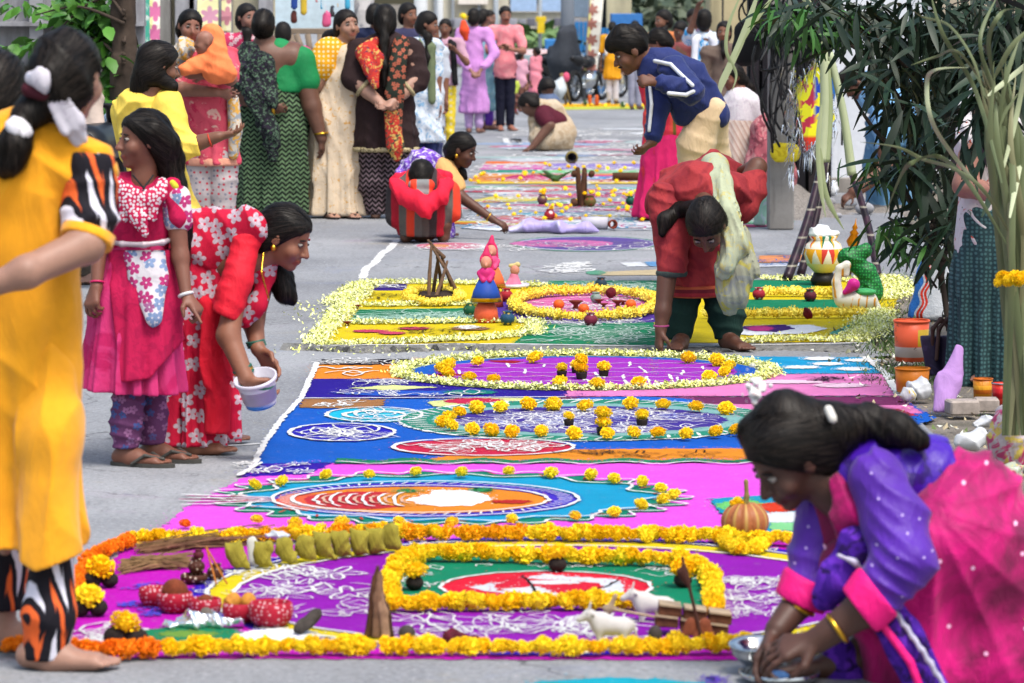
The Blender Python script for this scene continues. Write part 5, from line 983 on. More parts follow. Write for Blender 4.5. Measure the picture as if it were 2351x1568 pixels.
f.garm('scarf_end', blotch(('#9ea08a', '#b0a854', '#8c908a'), 9, thr=.55), [[(1700, 545, -.22, 24), (1690, 620, -.26, 46), (1682, 670, -.26, 38), (1680, 712, -.25, 14)]], .03, [f.wr((1, 0, .2), 120, .016, 7)], sq=.5)
gp_ = cloth('#17352f')
for x, i in ((1556, 1), (1668, 2)): f.garm('trouser_leg', gp_, [[(x + (18 if x < 1600 else -20), 640, .08, 46), (x, 720, .05, 38), (x + 2, 780, .02, 27)]], .03, [f.wr((.3, 0, 1), 50, .006, i)], below=780)
f.bangle(f.p(1518, 748, -.21), (0, 0, -1), 16 * f.k, plain('pink_bangle', '#b04a80', .4)); f.done()
# ---- young man in the blue jacket
f = Fig('young man in navy jacket with white sleeve stripes bending forward, phone free hand at chest', 1600, 21.0, '#7c5240')
f.root['label'] = 'young man in navy jacket with white sleeve stripes and cream trousers, leaning forward'
f.head(1448, 118, 0, .225, -80, 28, 0, mous=True); f.limb((1480, 128, .02, 22), (1515, 155, .03, 26)).limb((1520, 170, .03, 36), (1600, 225, .05, 34), sq=.9)
f.limb((1535, 160, -.1, 24), (1590, 208, -.25, 20), (1515, 190, -.32, 14)); f.hand(f.p(1508, 188, -.32), (-1, 0, .1), (.3, .8, -.5), -1, 1.2, .95)
f.limb((1500, 170, .1, 22), (1510, 250, .0, 19), (1498, 325, -.05, 13)); f.hand(f.p(1497, 325, -.05), (-.8, -.3, -.7), (-.4, .5, .8), 1, .9, .95)
f.limb((1590, 600, .1, 20), (1590, 648, .1, 15)); f.limb((1650, 600, .35, 20), (1655, 636, .35, 15)); f.foot(f.p(1590, 645, .1), (-1, -.2)); f.foot(f.p(1650, 635, .35), (-1, -.2))
f.hair((), 'short', '#100e10', .007, ext=((0, .05, .085, .05), (0, .0, .105, .055), (0, .085, .07, .03), (0, -.06, .08, .05)))
nv = cloth('#16255e', .9, .7, .1, .45); wh = plain('white_stripe', '#d8dce6', .6)
f.garm('jacket', nv, [[(1500, 150, .02, 36), (1540, 185, .04, 46), (1585, 225, .05, 46), (1628, 252, .06, 30)], [(1530, 148, .02, 36), (1590, 170, .04, 28), (1638, 226, .06, 20)], [(1500, 140, 0, 20), (1490, 180, 0, 18)], [(1575, 262, .06, 26), (1645, 262, .07, 30)]], .04, [(fan(f.p(1545, 150), 11, .012, 4), .015), f.wr((.8, 0, .6), 45, .010, 2)], sq=.8)
f.garm('jacket_sleeve', nv, [[(1545, 160, -.1, 32), (1585, 208, -.24, 28), (1540, 196, -.30, 20), (1522, 192, -.32, 17)]], .02, [f.wr((.6, 0, -1), 80, .006, 3)]); f.garm('jacket_sleeve', nv, [[(1505, 165, .08, 26), (1512, 250, .0, 24), (1500, 312, -.04, 18)]], .02, [f.wr((.4, 0, 1), 70, .006, 3)])
f.garm('sleeve_stripe', wh, [[(1503, 140, -.10, 4), (1540, 148, -.20, 4), (1560, 168, -.25, 4), (1590, 196, -.34, 4)], [(1592, 210, -.355, 4), (1575, 218, -.36, 4), (1535, 214, -.37, 4)]], .004, h=.006); f.garm('sleeve_stripe', wh, [[(1490, 180, .0, 3.5), (1496, 240, -.07, 3.5), (1490, 300, -.09, 3.5)]], .004, h=.006)
tr = cloth('#d0b795', .9, .85, .1, .4)
f.garm('trousers', tr, [[(1628, 250, .06, 34), (1598, 330, .08, 40), (1590, 440, .1, 32), (1590, 640, .1, 22)], [(1638, 250, .08, 32), (1640, 360, .25, 34), (1650, 630, .35, 22)]], .03, [f.wr((.5, 0, 1), 40, .004, 4)], sq=.95); f.done()
# ---- purple saree woman writing on the ground
f = Fig('crouching woman in purple and white saree and spectacles drawing with powder', 985, 25.2, '#6a4434')
f.head(1062, 345, -.05, .21, 70, 22, 0); f.earring(1, .014)
f.limb((1042, 378, 0, 17), (1015, 395, .02, 20)).limb((1000, 410, .02, 36), (950, 470, .05, 44), sq=.9).limb((1025, 392, -.05, 17), (1055, 450, -.15, 14), (1130, 503, -.2, 9)); f.hand(f.p(1132, 505, -.2), (1, -.2, -.45), (-.2, .3, -.9), 1, .9, .95)
f.limb((960, 520, 0, 18), (985, 543, 0, 12)); f.foot(f.p(990, 538, 0), (1, 0))
f.hair([[('l', 0, -.08, -.03, .05), (1046, 372, .05, 10), (1060, 395, .0, 10), (1068, 408, -.02, 6)]], 'full')
f.garm('saree', blotch(('#6a3cb4', '#d9d2ea', '#8a5cd0'), 26, thr=.50), [[(985, 380, .02, 34), (1000, 430, .02, 46), (950, 470, .05, 56), (975, 530, .02, 48)], [(960, 370, .04, 28), (925, 430, .08, 30)], [(1000, 440, -.05, 30), (1010, 530, -.05, 34)]], .05, [f.wr((.8, 0, .6), 40, .009, 2)], below=546)
f.garm('blouse_sleeve', cloth('#e0b070'), [[(1020, 388, -.05, 24), (1042, 424, -.10, 22), (1048, 436, -.12, 20)]], .02, [f.wr((.3, 0, 1), 70, .005, 2)], cuts=[(1049, 440, -.12, (.3, 0, -1))]); f.bangle(f.p(1122, 497, -.19), (.8, 0, -.5), 10 * f.k)
f.garm('spectacles', plain('black_frame', '#18161a', .4), [[(1074, 339, -.18, 1.4), (1090, 345, -.16, 1.4), (1098, 352, -.08, 1.4)]], .002, h=.008); f.done()
# ---- child in the striped hooded jacket
f = Fig('crouching child in grey and red striped jacket with red hood, seen from behind', 975, 24.75, '#6a4434')
f.head(968, 408, -.05, .19, 170, 30, 0, False).limb((968, 430, 0, 20), (970, 460, 0, 40)).limb((970, 460, 0, 44), (972, 510, 0, 46)).limb((940, 520, -.05, 24), (935, 540, -.05, 16)).limb((1015, 520, -.05, 24), (1018, 540, -.05, 16)); f.foot(f.p(930, 540, -.05), (0, 1), .8); f.foot(f.p(1018, 540, -.05), (0, 1), .8)
f.hair((), 'full', '#16100e', .008, lift=1.12)
f.garm('jacket', stripes(('#5c5550', '#3a3436', '#b01a2e', '#66605a', '#e8452c', '#6a6460'), .30, 0), [[(970, 425, 0, 46), (970, 470, 0, 68), (972, 525, 0, 58)], [(915, 440, -.02, 26), (905, 500, -.05, 18)], [(1028, 440, -.02, 26), (1042, 490, -.05, 17)]], .05, [f.wr((.7, 0, .6), 40, .01, 2)], below=541)
f.garm('hood', cloth('#ea1f3e'), [[(912, 424, -.08, 16), (945, 460, -.22, 20), (975, 474, -.26, 22), (1005, 455, -.22, 18), (1030, 420, -.08, 14)], [(915, 410, .02, 14), (970, 402, .12, 12), (1026, 406, .02, 14)]], .03, [f.wr((1, 0, .4), 70, .008, 5)]); f.garm('hood_stripe', stripes(('#8a8a8a', '#e8452c', '#8a8a8a'), .12, 0), [[(950, 425, -.16, 12), (985, 425, -.17, 12)], [(955, 445, -.19, 8), (985, 445, -.19, 8)]], .02); f.done()
# ---- woman in green
f = Fig('woman in green blouse and dark zigzag saree, phone held behind her back', 620, 27.3, '#7a5444')
f.head(606, 58, 0, .21, 172, 6, 0, False).limb((608, 95, .0, 25), (608, 118, .01, 32)).limb((575, 135, .02, 40), (670, 135, .02, 40)).limb((620, 150, .02, 62), (620, 240, .02, 64), sq=.7)
f.limb((555, 160, 0, 26), (532, 212, -.05, 23), (622, 246, -.22, 14)); f.hand(f.p(622, 246, -.22), (1, 0, -.1), (.2, .8, .3), -1, .9, .95)
f.limb((690, 145, 0, 28), (716, 245, -.03, 22), (738, 318, -.04, 13)); f.hand(f.p(738, 318, -.04), (.05, 0, -1), (-.8, .4, 0), 1, .4, .95)
f.hair((), 'full', '#16120f', ext=((0, -.085, -.01, .06),)); gz = zigzag('#0e1612', '#66845f', 40, 58)
f.garm('blouse', cloth('#117a44', .9, .7), [[(640, 125, .01, 36), (645, 200, .01, 54)], [(660, 140, 0, 36), (690, 142, -.01, 32), (704, 185, -.03, 29)], [(560, 150, 0, 30), (545, 185, -.02, 27)], [(600, 170, .01, 50), (600, 205, .01, 50)]], .03, [f.wr((.5, 0, 1), 60, .005, 1)], below=212, sq=.8, sub=[[(608, 85, -.25, 40), (610, 125, -.22, 30)]])
f.garm('saree_skirt', gz, [[(628, 215, .02, 66), (622, 300, .02, 84), (620, 400, .02, 82), (618, 500, .02, 86)]], .04, [f.pl(620, 8, .016, 300, 490, 1, 4), (fan(f.p(650, 210), 15, .018, 3), .022), f.wr((.8, 0, .5), 24, .009, 2)], below=492, sq=.75)
f.garm('saree_pallu', blotch(('#10141a', '#55705a', '#2a1c34'), 40, thr=.52), [[(575, 125, -.06, 28), (545, 165, -.12, 26), (590, 220, -.24, 24), (620, 300, -.26, 22), (628, 360, -.25, 12)], [(540, 150, -.05, 22), (600, 150, -.18, 28), (620, 230, -.26, 20)]], .03, [f.wr((1, 0, .8), 70, .009, 3)], sq=.6)
f.bangle(f.p(628, 245, -.22), (1, 0, 0), 17 * f.k, GOLD, 1.6); f.bangle(f.p(737, 306, -.04), (.1, 0, -1), 15 * f.k); f.done()
# ---- woman in brown, hands behind her back
f = Fig('woman in dark brown kurta with red and floral scarf, hands clasped behind her back', 885, 27.3, '#c19480')
f.head(884, 48, 0, .215, 180, 4, 0, False).limb((884, 80, .01, 22), (884, 100, .01, 30)).limb((830, 115, .01, 28), (940, 115, .01, 28)).limb((885, 130, .01, 50), (885, 240, .01, 54), sq=.7)
f.limb((828, 125, 0, 26), (812, 178, -.05, 20), (845, 212, -.15, 15), (878, 240, -.22, 11)).limb((942, 125, 0, 26), (958, 178, -.05, 20), (925, 212, -.15, 15), (898, 238, -.24, 11))
f.hand(f.p(876, 240, -.22), (1, -.2, -.25), (0, -.5, .8), 1, .7, 1.0); f.hand(f.p(902, 238, -.25), (-1, -.2, -.35), (0, -.4, .9), -1, .7, 1.0)
f.hair([[('l', 0, -.09, -.03, .05), (882, 95, -.14, 10), (882, 150, -.18, 8), (883, 200, -.18, 5)]], 'full', '#14110f'); bw = cloth('#2b1b1c', .9)
f.garm('kurta', bw, [[(885, 122, .01, 54), (885, 190, .01, 58), (886, 250, .02, 66), (886, 350, .02, 74)], [(832, 116, 0, 28), (940, 116, 0, 28)], [(828, 122, 0, 32), (813, 178, -.05, 27), (834, 198, -.10, 22)], [(942, 122, 0, 32), (957, 178, -.05, 27), (938, 198, -.10, 22)]], .03, [f.pl(886, 7, .012, 240, 345, 0, 2), f.wr((.4, 0, 1), 40, .007, 3)], below=347, sq=.75, sub=[[(884, 78, -.2, 22), (884, 98, -.2, 16)]])
gt = blotch(('#c8b890', '#6a5a3a'), 90, thr=.5, wr=0)
for x, y in ((836, 200), (935, 200)): f.bangle(f.p(x, y, -.11), (.75 if x < 880 else -.75, -.1, -.65), 22 * f.k, gt, 1.4, 'gold_cuff')
f.garm('hem_border', gt, [[(886, 338, .02, 76), (886, 352, .02, 76)]], .01, above=337, below=348, sq=.78)
for x, i in ((862, 1), (910, 2)): f.garm('trouser_leg', zigzag('#1a1214', '#8a747c', 44, 56, thr=.62), [[(x, 330, .02, 38), (x - 2, 420, .02, 34), (x + 2, 495, .02, 24)]], .03, [f.wr((.3, 0, 1), 40, .008, i)], below=492); f.foot(f.p(x, 490, .02), (0, 1))
f.garm('scarf', blotch(('#c4352c', '#d8b060', '#2a2a50'), 26, thr=.55), [[(862, 98, -.10, 14), (838, 122, -.13, 20), (852, 160, -.20, 16), (862, 196, -.24, 8)], [(850, 105, -.10, 14), (872, 130, -.19, 10), (858, 185, -.23, 8)]], .015, [f.wr((1, 0, .6), 80, .006, 3)], sq=.6)
f.garm('scarf', floral('#20281f', '#b8624a', 22, .4), [[(918, 100, -.10, 18), (912, 150, -.19, 18), (906, 215, -.22, 19), (905, 330, -.22, 16)]], .015, [f.wr((1, 0, .1), 80, .007, 5)], sq=.45); f.garm('scarf_end', blotch(('#c4352c', '#d8b060', '#3a4a3a'), 26), [[(900, 262, -.23, 16), (908, 335, -.23, 18), (910, 360, -.22, 10)]], .01, [f.wr((1, 0, .1), 80, .007, 7)], sq=.5); f.done()
# ---- woman in cream saree
f = Fig('woman in cream saree and yellow checked blouse looking over her shoulder', 778, 27.4, '#b98a74')
f.head(797, 60, -.02, .22, 28, -4, 3, bindi=True).limb((792, 95, .0, 22), (788, 118, .02, 28)).limb((755, 120, .02, 26), (820, 120, .02, 26)).limb((785, 150, .02, 46), (775, 240, .02, 52), sq=.7)
f.limb((752, 128, -.04, 26), (722, 190, -.05, 21), (740, 240, .12, 13)); f.hand(f.p(740, 240, .12), (.6, .3, -.6), (0, -1, 0), 1, .5)
f.hair([[('l', 0, -.09, -.05, .055), (758, 88, .12, 18), (750, 105, .14, 12)]], 'full', '#1c1614'); f.earring(-1, .014)
f.garm('blouse', dots('#f0a818', '#f6dfae', 30, .30, rnd=.1), [[(785, 118, .01, 34), (785, 170, .01, 44)], [(755, 121, .02, 30), (820, 121, .02, 30)], [(755, 120, -.035, 34), (742, 145, -.045, 33), (735, 158, -.05, 29)], [(812, 120, 0, 26), (826, 150, 0, 24)]], .02, [f.wr((.5, 0, 1), 60, .005, 1)], sq=.85)
cs = blotch(('#e2cdb2', '#d8a45a', '#e8dac8', '#dcb080'), 30, thr=.60)
f.garm('saree', cs, [[(800, 135, -.05, 34), (795, 190, .0, 52), (778, 280, .02, 66), (776, 400, .02, 66), (776, 505, .02, 76)], [(820, 120, -.06, 20), (815, 180, -.10, 34)]], .04, [f.pl(776, 9, .016, 250, 490, 1, 8), (fan(f.p(805, 130), 17, .018, 6), .022), f.wr((.9, 0, .45), 34, .010, 3)], below=494, sq=.75)
for x in (752, 800): f.foot(f.p(x, 494, -.05), (.4, -1)); f.slipper(f.p(x, 494, -.05), (.4, -1), 1.05, '#2a2426')
f.done()
# ---- woman in yellow kurta with a phone
f = Fig('woman in plain yellow kurta looking at the phone in her hand', 345, 19.2, '#8c5e4a')
f.head(366, 152, 0, .215, 112, 12, 0).limb((348, 200, .0, 30), (340, 225, .01, 36)).limb((345, 260, .02, 54), (360, 420, .02, 56), sq=.8); f.earring(-1, .010); f.earring(1, .010)
f.limb((392, 250, -.05, 30), (418, 340, -.10, 24), (500, 314, -.15, 13)); f.hand(f.p(500, 314, -.15), (1, .1, .2), (0, .2, 1), -1, .5, .98)
f.limb((290, 270, .12, 28), (310, 370, .2, 24), (420, 345, .25, 14)); f.hair([[('l', 0, -.06, -.05, .065), (330, 195, .0, 30), (318, 215, .0, 20)], [('l', .04, -.03, -.05, .045), (395, 198, -.04, 16)]], 'full', '#1c1614', lift=1.08)
yl = cloth('#eccb55', .9, .8)
f.garm('kurta', yl, [[(330, 245, .02, 56), (350, 320, .02, 72), (365, 430, .02, 62), (385, 520, .03, 78), (390, 640, .03, 84)], [(300, 250, .05, 34), (375, 238, 0, 34)]], .05, [f.wr((.5, 0, 1), 34, .009, 2), f.pl(380, 7, .012, 450, 630, 0, 2), (fan(f.p(405, 235), 12, .014, 2), .018)], below=632, sq=.8)
f.garm('kurta_sleeve', yl, [[(385, 245, -.04, 36), (412, 338, -.10, 30), (452, 334, -.13, 20)]], .03, [f.wr((.4, 0, 1), 60, .006, 4)], cuts=[(456, 332, -.13, (1, 0, .2))]); f.garm('kurta_sleeve', yl, [[(292, 258, .10, 36), (305, 350, .18, 30)]], .03)
for x in (360, 410): f.limb((x, 600, .03, 26), (x, 715, .03, 15)); f.foot(f.p(x, 715, .03), (1, .2)); f.garm('trouser_leg', cloth('#d8d0c0'), [[(x, 610, .03, 32), (x, 710, .03, 24)]], .02)
f.bangle(f.p(482, 322, -.14), (1, 0, .3), 15 * f.k, plain('red_thread', '#c0402c', .7)); f.done()
# ---- woman in pink holding a baby
f = Fig('smiling woman in coral pink kurta carrying a baby on her arm', 475, 25.4, '#a87462')
f.head(436, 62, -.04, .21, 18, 6, -8).limb((440, 92, .0, 18), (452, 112, .01, 24)).limb((430, 130, .01, 28), (500, 130, .01, 28)).limb((470, 150, .01, 44), (475, 260, .01, 46), sq=.7)
f.limb((418, 140, -.02, 21), (412, 205, -.10, 17), (498, 212, -.24, 11)); f.hand(f.p(498, 212, -.24), (1, -.2, -.1), (0, .8, .5), -1, .5); f.limb((520, 140, -.02, 21), (528, 180, -.15, 16), (470, 172, -.26, 11)); f.hand(f.p(470, 172, -.26), (-1, 0, .1), (0, 1, .2), 1, .5)
f.hair([[('l', 0, -.09, -.03, .05), (452, 100, .12, 14)]], 'full'); pkk = blotch(('#e0566c', '#d8345a', '#efb8ac'), 12, thr=.58)
f.garm('kurta', pkk, [[(468, 140, .01, 46), (472, 220, .01, 56), (482, 300, .02, 58), (488, 385, .02, 62)], [(425, 135, 0, 24), (515, 135, 0, 26)], [(418, 138, -.02, 26), (413, 195, -.09, 22)], [(522, 138, -.02, 26), (528, 172, -.13, 21)]], .03, [f.wr((.4, 0, 1), 40, .008, 3), f.pl(480, 7, .012, 260, 380, 0, 4)], below=378, sq=.75)
f.garm('kurta_border', cloth('#eda58c'), [[(486, 360, .02, 63), (488, 385, .02, 64)]], .01, above=362, below=380, sq=.76); f.garm('scarf', blotch(('#d8cdbf', '#e0a848', '#9aa0a8'), 16), [[(425, 105, -.1, 20), (412, 128, -.1, 24), (436, 112, -.16, 12)]], .015, [f.wr((1, 0, .5), 80, .007, 3)]); f.garm('scarf_end', blotch(('#d8cdbf', '#e0a848', '#9aa0a8'), 16), [[(535, 230, -.08, 12), (540, 300, -.09, 14), (536, 355, -.08, 10)]], .015)
for x, i in ((462, 1), (512, 2)): f.garm('trouser_leg', dots('#bdb2b4', '#c83a50', 26, .24, rnd=.6, dot2='#8a8a98'), [[(x, 360, .02, 36), (x - 2, 440, .02, 32), (x, 540, .02, 22)]], .02, [f.wr((.3, 0, 1), 50, .007, i)], below=535); f.foot(f.p(x, 536, .02), (.3, -1))
f.done()
f = Fig('baby in an orange hooded suit on the coral woman\'s arm', 485, 25.1, '#a87462', name='baby')
f.head(470, 98, -.06, .15, -70, 4, 0, False).limb((488, 115, .0, 16), (492, 150, .0, 24)).limb((478, 132, -.06, 10), (440, 158, -.08, 9)); og = cloth('#f5824e', .95)
f.garm('hooded_suit', og, [[(486, 80, .0, 25), (492, 100, .0, 26)], [(490, 125, 0, 30), (500, 158, .0, 32), (520, 168, .02, 22)], [(482, 132, -.04, 17), (452, 148, -.07, 15), (424, 160, -.09, 13)]], .03, [f.wr((.5, 0, 1), 60, .006, 2)], sub=[[(462, 98, -.15, 17), (452, 98, .05, 17)]]); f.done()
# ---- woman beside the tree with flowers printed dress, behind green
stand('woman in pink flowered dress facing the woman in green, half hidden behind her', 568, 29.5, 10, 35, '#a97868', floral('#c0305c', '#e4c6cc', 20, .4), '#8a3a50', .3, hair='full', braid=.2, htilt=2)
stand('person wrapped in a bright magenta shawl behind the woman in green', 650, 32, 52, 180, '#8a6050', '#e0128a', '#b01070', .2, hair='full', width=1.25, eyes=False)
# ---- man in beige with a scooter
f = stand('man in a beige shirt gripping the scooter, hidden behind the mustard woman', 172, 21.2, 128, 60, '#b98d7c', '#c9b7ac', '#5a5048', .45, hair='short', armR=((.16, .60, -.1), (.20, .50, -.15)), sleeve=.4)
# ---- small girl in white frock, and those around her
f = Fig('small girl in white puff sleeved frock with hands behind her, looking down', 1690, 28.6, '#8a5844')
f.head(1682, 178, 0, .185, -58, 14, 0); f.earring(1, .012); f.limb((1700, 208, .0, 15), (1702, 224, .0, 17)).limb((1700, 240, .01, 32), (1698, 300, .01, 34), sq=.8).limb((1724, 240, 0, 15), (1742, 300, .04, 12), (1722, 335, .14, 8)); f.hand(f.p(1722, 335, .14), (-.6, .2, -.6), (0, 1, 0), 1, .5, .8)
for x in (1680, 1716): f.limb((x, 400, 0, 16), (x, 468, 0, 11)); f.foot(f.p(x, 466, 0), (-.5, -1), .8)
f.hair([[('l', 0, -.09, -.03, .045), (1722, 200, .06, 10), (1732, 230, .06, 8)]], 'full', '#17120f'); f.garm('frock', blotch(('#dcd6dc', '#cfc4d0'), 40, thr=.55), [[(1698, 232, .01, 34), (1696, 275, .01, 36)], [(1722, 235, 0, 22), (1732, 265, .02, 20)], [(1674, 238, 0, 18), (1664, 262, 0, 16)]], .02, [f.wr((.5, 0, 1), 70, .005, 2)], below=282)
f.garm('frock_skirt', stripes(('#c9b4a8', '#b89c90', '#d2c2b8'), .035, 0, rot=.5), [[(1696, 275, .01, 36), (1692, 360, .01, 48), (1690, 440, .01, 54)]], .02, [f.pl(1692, 9, .012, 280, 430, 0, 2)], above=272, below=430); f.garm('frock_panel', plain('white_cloth', '#d8d6de', .9), [[(1732, 300, -.01, 12), (1742, 420, -.01, 14)]], .02, below=428); f.done()
stand('girl in grey brown shirt with hair tied back, facing the camera', 1662, 33.5, 50, -8, '#94644e', '#6f5f56', '#5a5048', .42, hair='full', htilt=2, braid=.1, sleeve=.8)
f = stand('woman in pink and orange striped dress bending to point at the ground', 1530, 27.0, 68, -100, '#a97462', stripes(('#e0344a', '#d84a3c', '#6a5a20', '#e0344a'), .09, 0), '#e0246a', .1, hair='full', width=1.15, armR=((.03, .62, -.2), (-.10, .50, -.3)), htilt=40, lean=-.04, flare=1.1, skirt=.16)
# ---- drinker and neighbours far right
f = stand('woman in blue and white scalloped kurta drinking from a bottle', 1618, 36.5, 22, 160, '#7c5444', blotch(('#e2eaf4', '#3aa4e4', '#d4e4f4'), 18, thr=.53, sz=.5), '#d8dce4', .3, hair='full', braid=.28, dup='#e8eaf2', armL=((.10, .86, -.1), (.06, .985, -.15)), htilt=-10, sleeve=.4)
stand('smiling girl in orange dress far behind the jacketed young man', 1522, 38, 24, -60, '#9a6a54', '#c87848', '#7a4a3a', .3, braid=.15)
stand('woman with her head down behind the smiling girl', 1562, 37, 50, -40, '#7a5444', '#8a4a4a', '#5a3a3a', .3, htilt=20)
stand('dark haired person beside the drinking woman', 1592, 40, 22, 10, '#7a5040', '#5a5068', '#3a3a44', .4, hair='short')
stand('girl in mustard yellow tunic and white leggings walking away by the motorcycles', 1406, 54.5, 50, 175, '#6a4838', '#e2a01c', '#cfd0de', .30, hair='full', bun=True, flare=1.25, dup='#d8d8dc', eyes=False)
stand('boy in white striped shirt and grey trousers by the parked motorcycles', 1458, 52, 48, 160, '#7a5444', stripes(('#d8d8e0', '#6a6a78'), .12, 0), '#9a9aac', .55, hair='short', eyes=False)
# ---- group standing at the left of the road
stand('young woman in white and blue printed dress with a dangling braid', 975, 31.5, 28, 75, '#9c6c58', blotch(('#d8e2ee', '#8fb8dc', '#e6ebf2'), 22, thr=.54), '#222c5a', .26, hair='full', braid=.2, htilt=14, flare=1.2, dup='#6e7a5a', hx=.02)
stand('shorter girl in a pale dress looking down beside the white and blue dress', 990, 34, 52, 60, '#94644e', '#c8d0dc', '#39406a', .3, hair='full', htilt=14)
stand('dark haired woman with a pink mask behind the brown kurta', 938, 34.5, 8, 40, '#94644e', '#3a3a5a', '#2a2a3a', .3, hair='full', htilt=4)
stand('woman in navy clothes behind the cream saree, mostly hidden', 862, 36, 10, 150, '#94644e', '#1a2344', '#1a2030', .3, hair='full', eyes=False)
stand('girl in mauve top, black scarf and yellow dotted leggings', 1022, 39.5, 44, -10, '#8e604c', '#c79cb0', dots('#ecd03a', '#e8dca8', 16, .26), .48, hair='full', htilt=6, armL=((.16, .66, -.1), (.06, .70, -.2)), armR=((.17, .66, -.1), (.08, .76, -.2)), sleeve=.4, dup='#161418')
f = stand('girl in lilac dress seen from behind with orange flowers on her braid', 1088, 43.5, 20, 170, '#a07060', '#d294d8', '#c9a6d8', .16, hair='full', braid=.22, flare=1.35, armL=((.15, .62, -.1), (.02, .50, -.2)), armR=((.17, .64, -.1), (.05, .5, -.2)), sleeve=.9, eyes=False, htilt=2)
f2 = f; g_ = [tag(flower('yf', f.p(1064, 38, -.2), .05), 'yellow flower pinned in the lilac girl\'s hair', 'flower')]
ofl = Sdf(); ofl.chain([(P(1064, 52, 43.2), .035), (P(1066, 70, 43.2), .055), (P(1070, 90, 43.2), .03)], .03); f.add('hair_flowers', ofl, plain('orange_petals', '#f0502a', .8), .02)
stand('girl with short dark hair in a blue border dress, next to the lilac dress', 1112, 44.5, 22, 120, '#a07060', blotch(('#8fc4d8', '#a8d4e0'), 8), '#6a3ab0', .16, hair='full', flare=1.2, bun=True)
stand('person in white dress mostly hidden behind the blue border dress', 1124, 46, 24, 60, '#a07464', '#d4d8e2', '#8a8aa0', .3, hair='full')
stand('smiling man in salmon pink shirt and dark trousers with folded arms', 1160, 44.2, 15, 14, '#a8705c', blotch(('#ee8a94', '#f09aa0'), 12), '#12142a', .42, hair='short', armL=((.14, .64, -.1), (.03, .68, -.25)), armR=((.15, .64, -.1), (.02, .66, -.25)), sleeve=.4, mous=True, htilt=8)
# ---- crouching pair on the road
f = Fig('woman in cream saree and maroon blouse squatting on the road seen from the side', 1262, 38.8, '#7a5444')
f.head(1213, 240, 0, .22, -110, 50, 0, False).limb((1225, 250, 0, 14), (1245, 262, 0, 16)).limb((1250, 265, 0, 24), (1280, 300, 0, 28)).limb((1245, 268, -.1, 14), (1262, 288, -.2, 12), (1222, 338, -.25, 8)); f.hand(f.p(1220, 338, -.25), (-1, 0, -.5), (0, 0, -1), 1, .5, 1)
f.limb((1255, 335, 0, 12), (1262, 345, 0, 9)); f.foot(f.p(1265, 342, 0), (-1, -.3)); f.hair((), 'full', ext=((0, -.1, 0, .05),))
f.garm('blouse', cloth('#541428'), [[(1250, 262, -.03, 22), (1280, 280, -.03, 22)], [(1247, 268, -.1, 18), (1258, 282, -.17, 16)]], .02); f.garm('saree', blotch(('#c9b79e', '#b8a284'), 14), [[(1240, 245, .02, 18), (1270, 252, .04, 20), (1300, 300, .04, 22)], [(1280, 310, 0, 40), (1250, 318, -.06, 34)], [(1225, 262, .05, 12), (1230, 320, .05, 14)], [(1270, 325, 0, 30), (1290, 335, 0, 24)]], .05, [f.wr((.7, 0, .6), 30, .012, 2)], below=343); f.done()
f = Fig('dark haired person crouching just behind the squatting cream saree', 1252, 42, '#6a4838'); f.head(1256, 205, 0, .22, 30, 30, 0, False).limb((1256, 225, 0, 16), (1262, 300, 0, 26)); f.hair((), 'full', lift=1.1); f.garm('kurta', cloth('#5a6a8a'), [[(1258, 240, 0, 28), (1262, 310, 0, 34)]], .03, below=316); f.done()
# ---- far children
stand('girl in pink frock with a red hair ribbon far up the road', 1197, 51, 118, 120, '#8a5a4a', '#d8a0b4', '#4a3030', .4, eyes=False, braid=.3)
stand('girl in salmon pink dress walking far up the road', 1230, 52, 108, -100, '#7a4c40', '#e58a9a', '#4a5a7a', .25, eyes=False, flare=1.3, braid=.1)
stand('tiny child in lime top and red trousers far up the road', 1180, 50, 172, 20, '#7a4c40', '#b8c850', '#c02038', .45, eyes=False, hair='short')
# ---- man in jeans behind the branches
f = Fig('man in light denim bending behind the oleander branches, one arm reaching down', 2020, 28.5, '#7c5444')
f.head(1962, 190, -.05, .22, -75, 50, 0).limb((1985, 200, 0, 26), (2010, 205, .02, 30)).limb((2020, 215, .02, 50), (2095, 235, .05, 56)).limb((2030, 260, -.1, 26), (2040, 380, -.2, 22), (1962, 440, -.3, 15)); f.hand(f.p(1960, 442, -.3), (-.8, -.2, -.5), (.2, .5, -.8), 1, .8, 1.05)
f.hair((), 'short', ext=((0, .03, .08, .06), (0, -.05, .06, .06))); sh = cloth('#7fb2e0', .9)
f.garm('shirt', sh, [[(2015, 210, .02, 52), (2100, 235, .05, 66)], [(2030, 240, -.08, 34), (2038, 330, -.15, 28)]], .04, [f.wr((.8, 0, .6), 40, .01, 2)]); dn = blotch(('#5f8fb8', '#7aa8cc'), 7, thr=.5)
f.garm('jeans', dn, [[(2095, 250, .08, 58), (2036, 300, .06, 46), (2022, 380, .06, 38), (2018, 470, .06, 28)], [(2105, 260, .15, 54), (2088, 380, .2, 38), (2078, 468, .2, 28)]], .04, [f.wr((.4, 0, 1), 40, .009, 3)]); f.foot(f.p(2018, 470, .06), (-1, -.2)); f.foot(f.p(2078, 468, .2), (-1, -.2)); f.done()
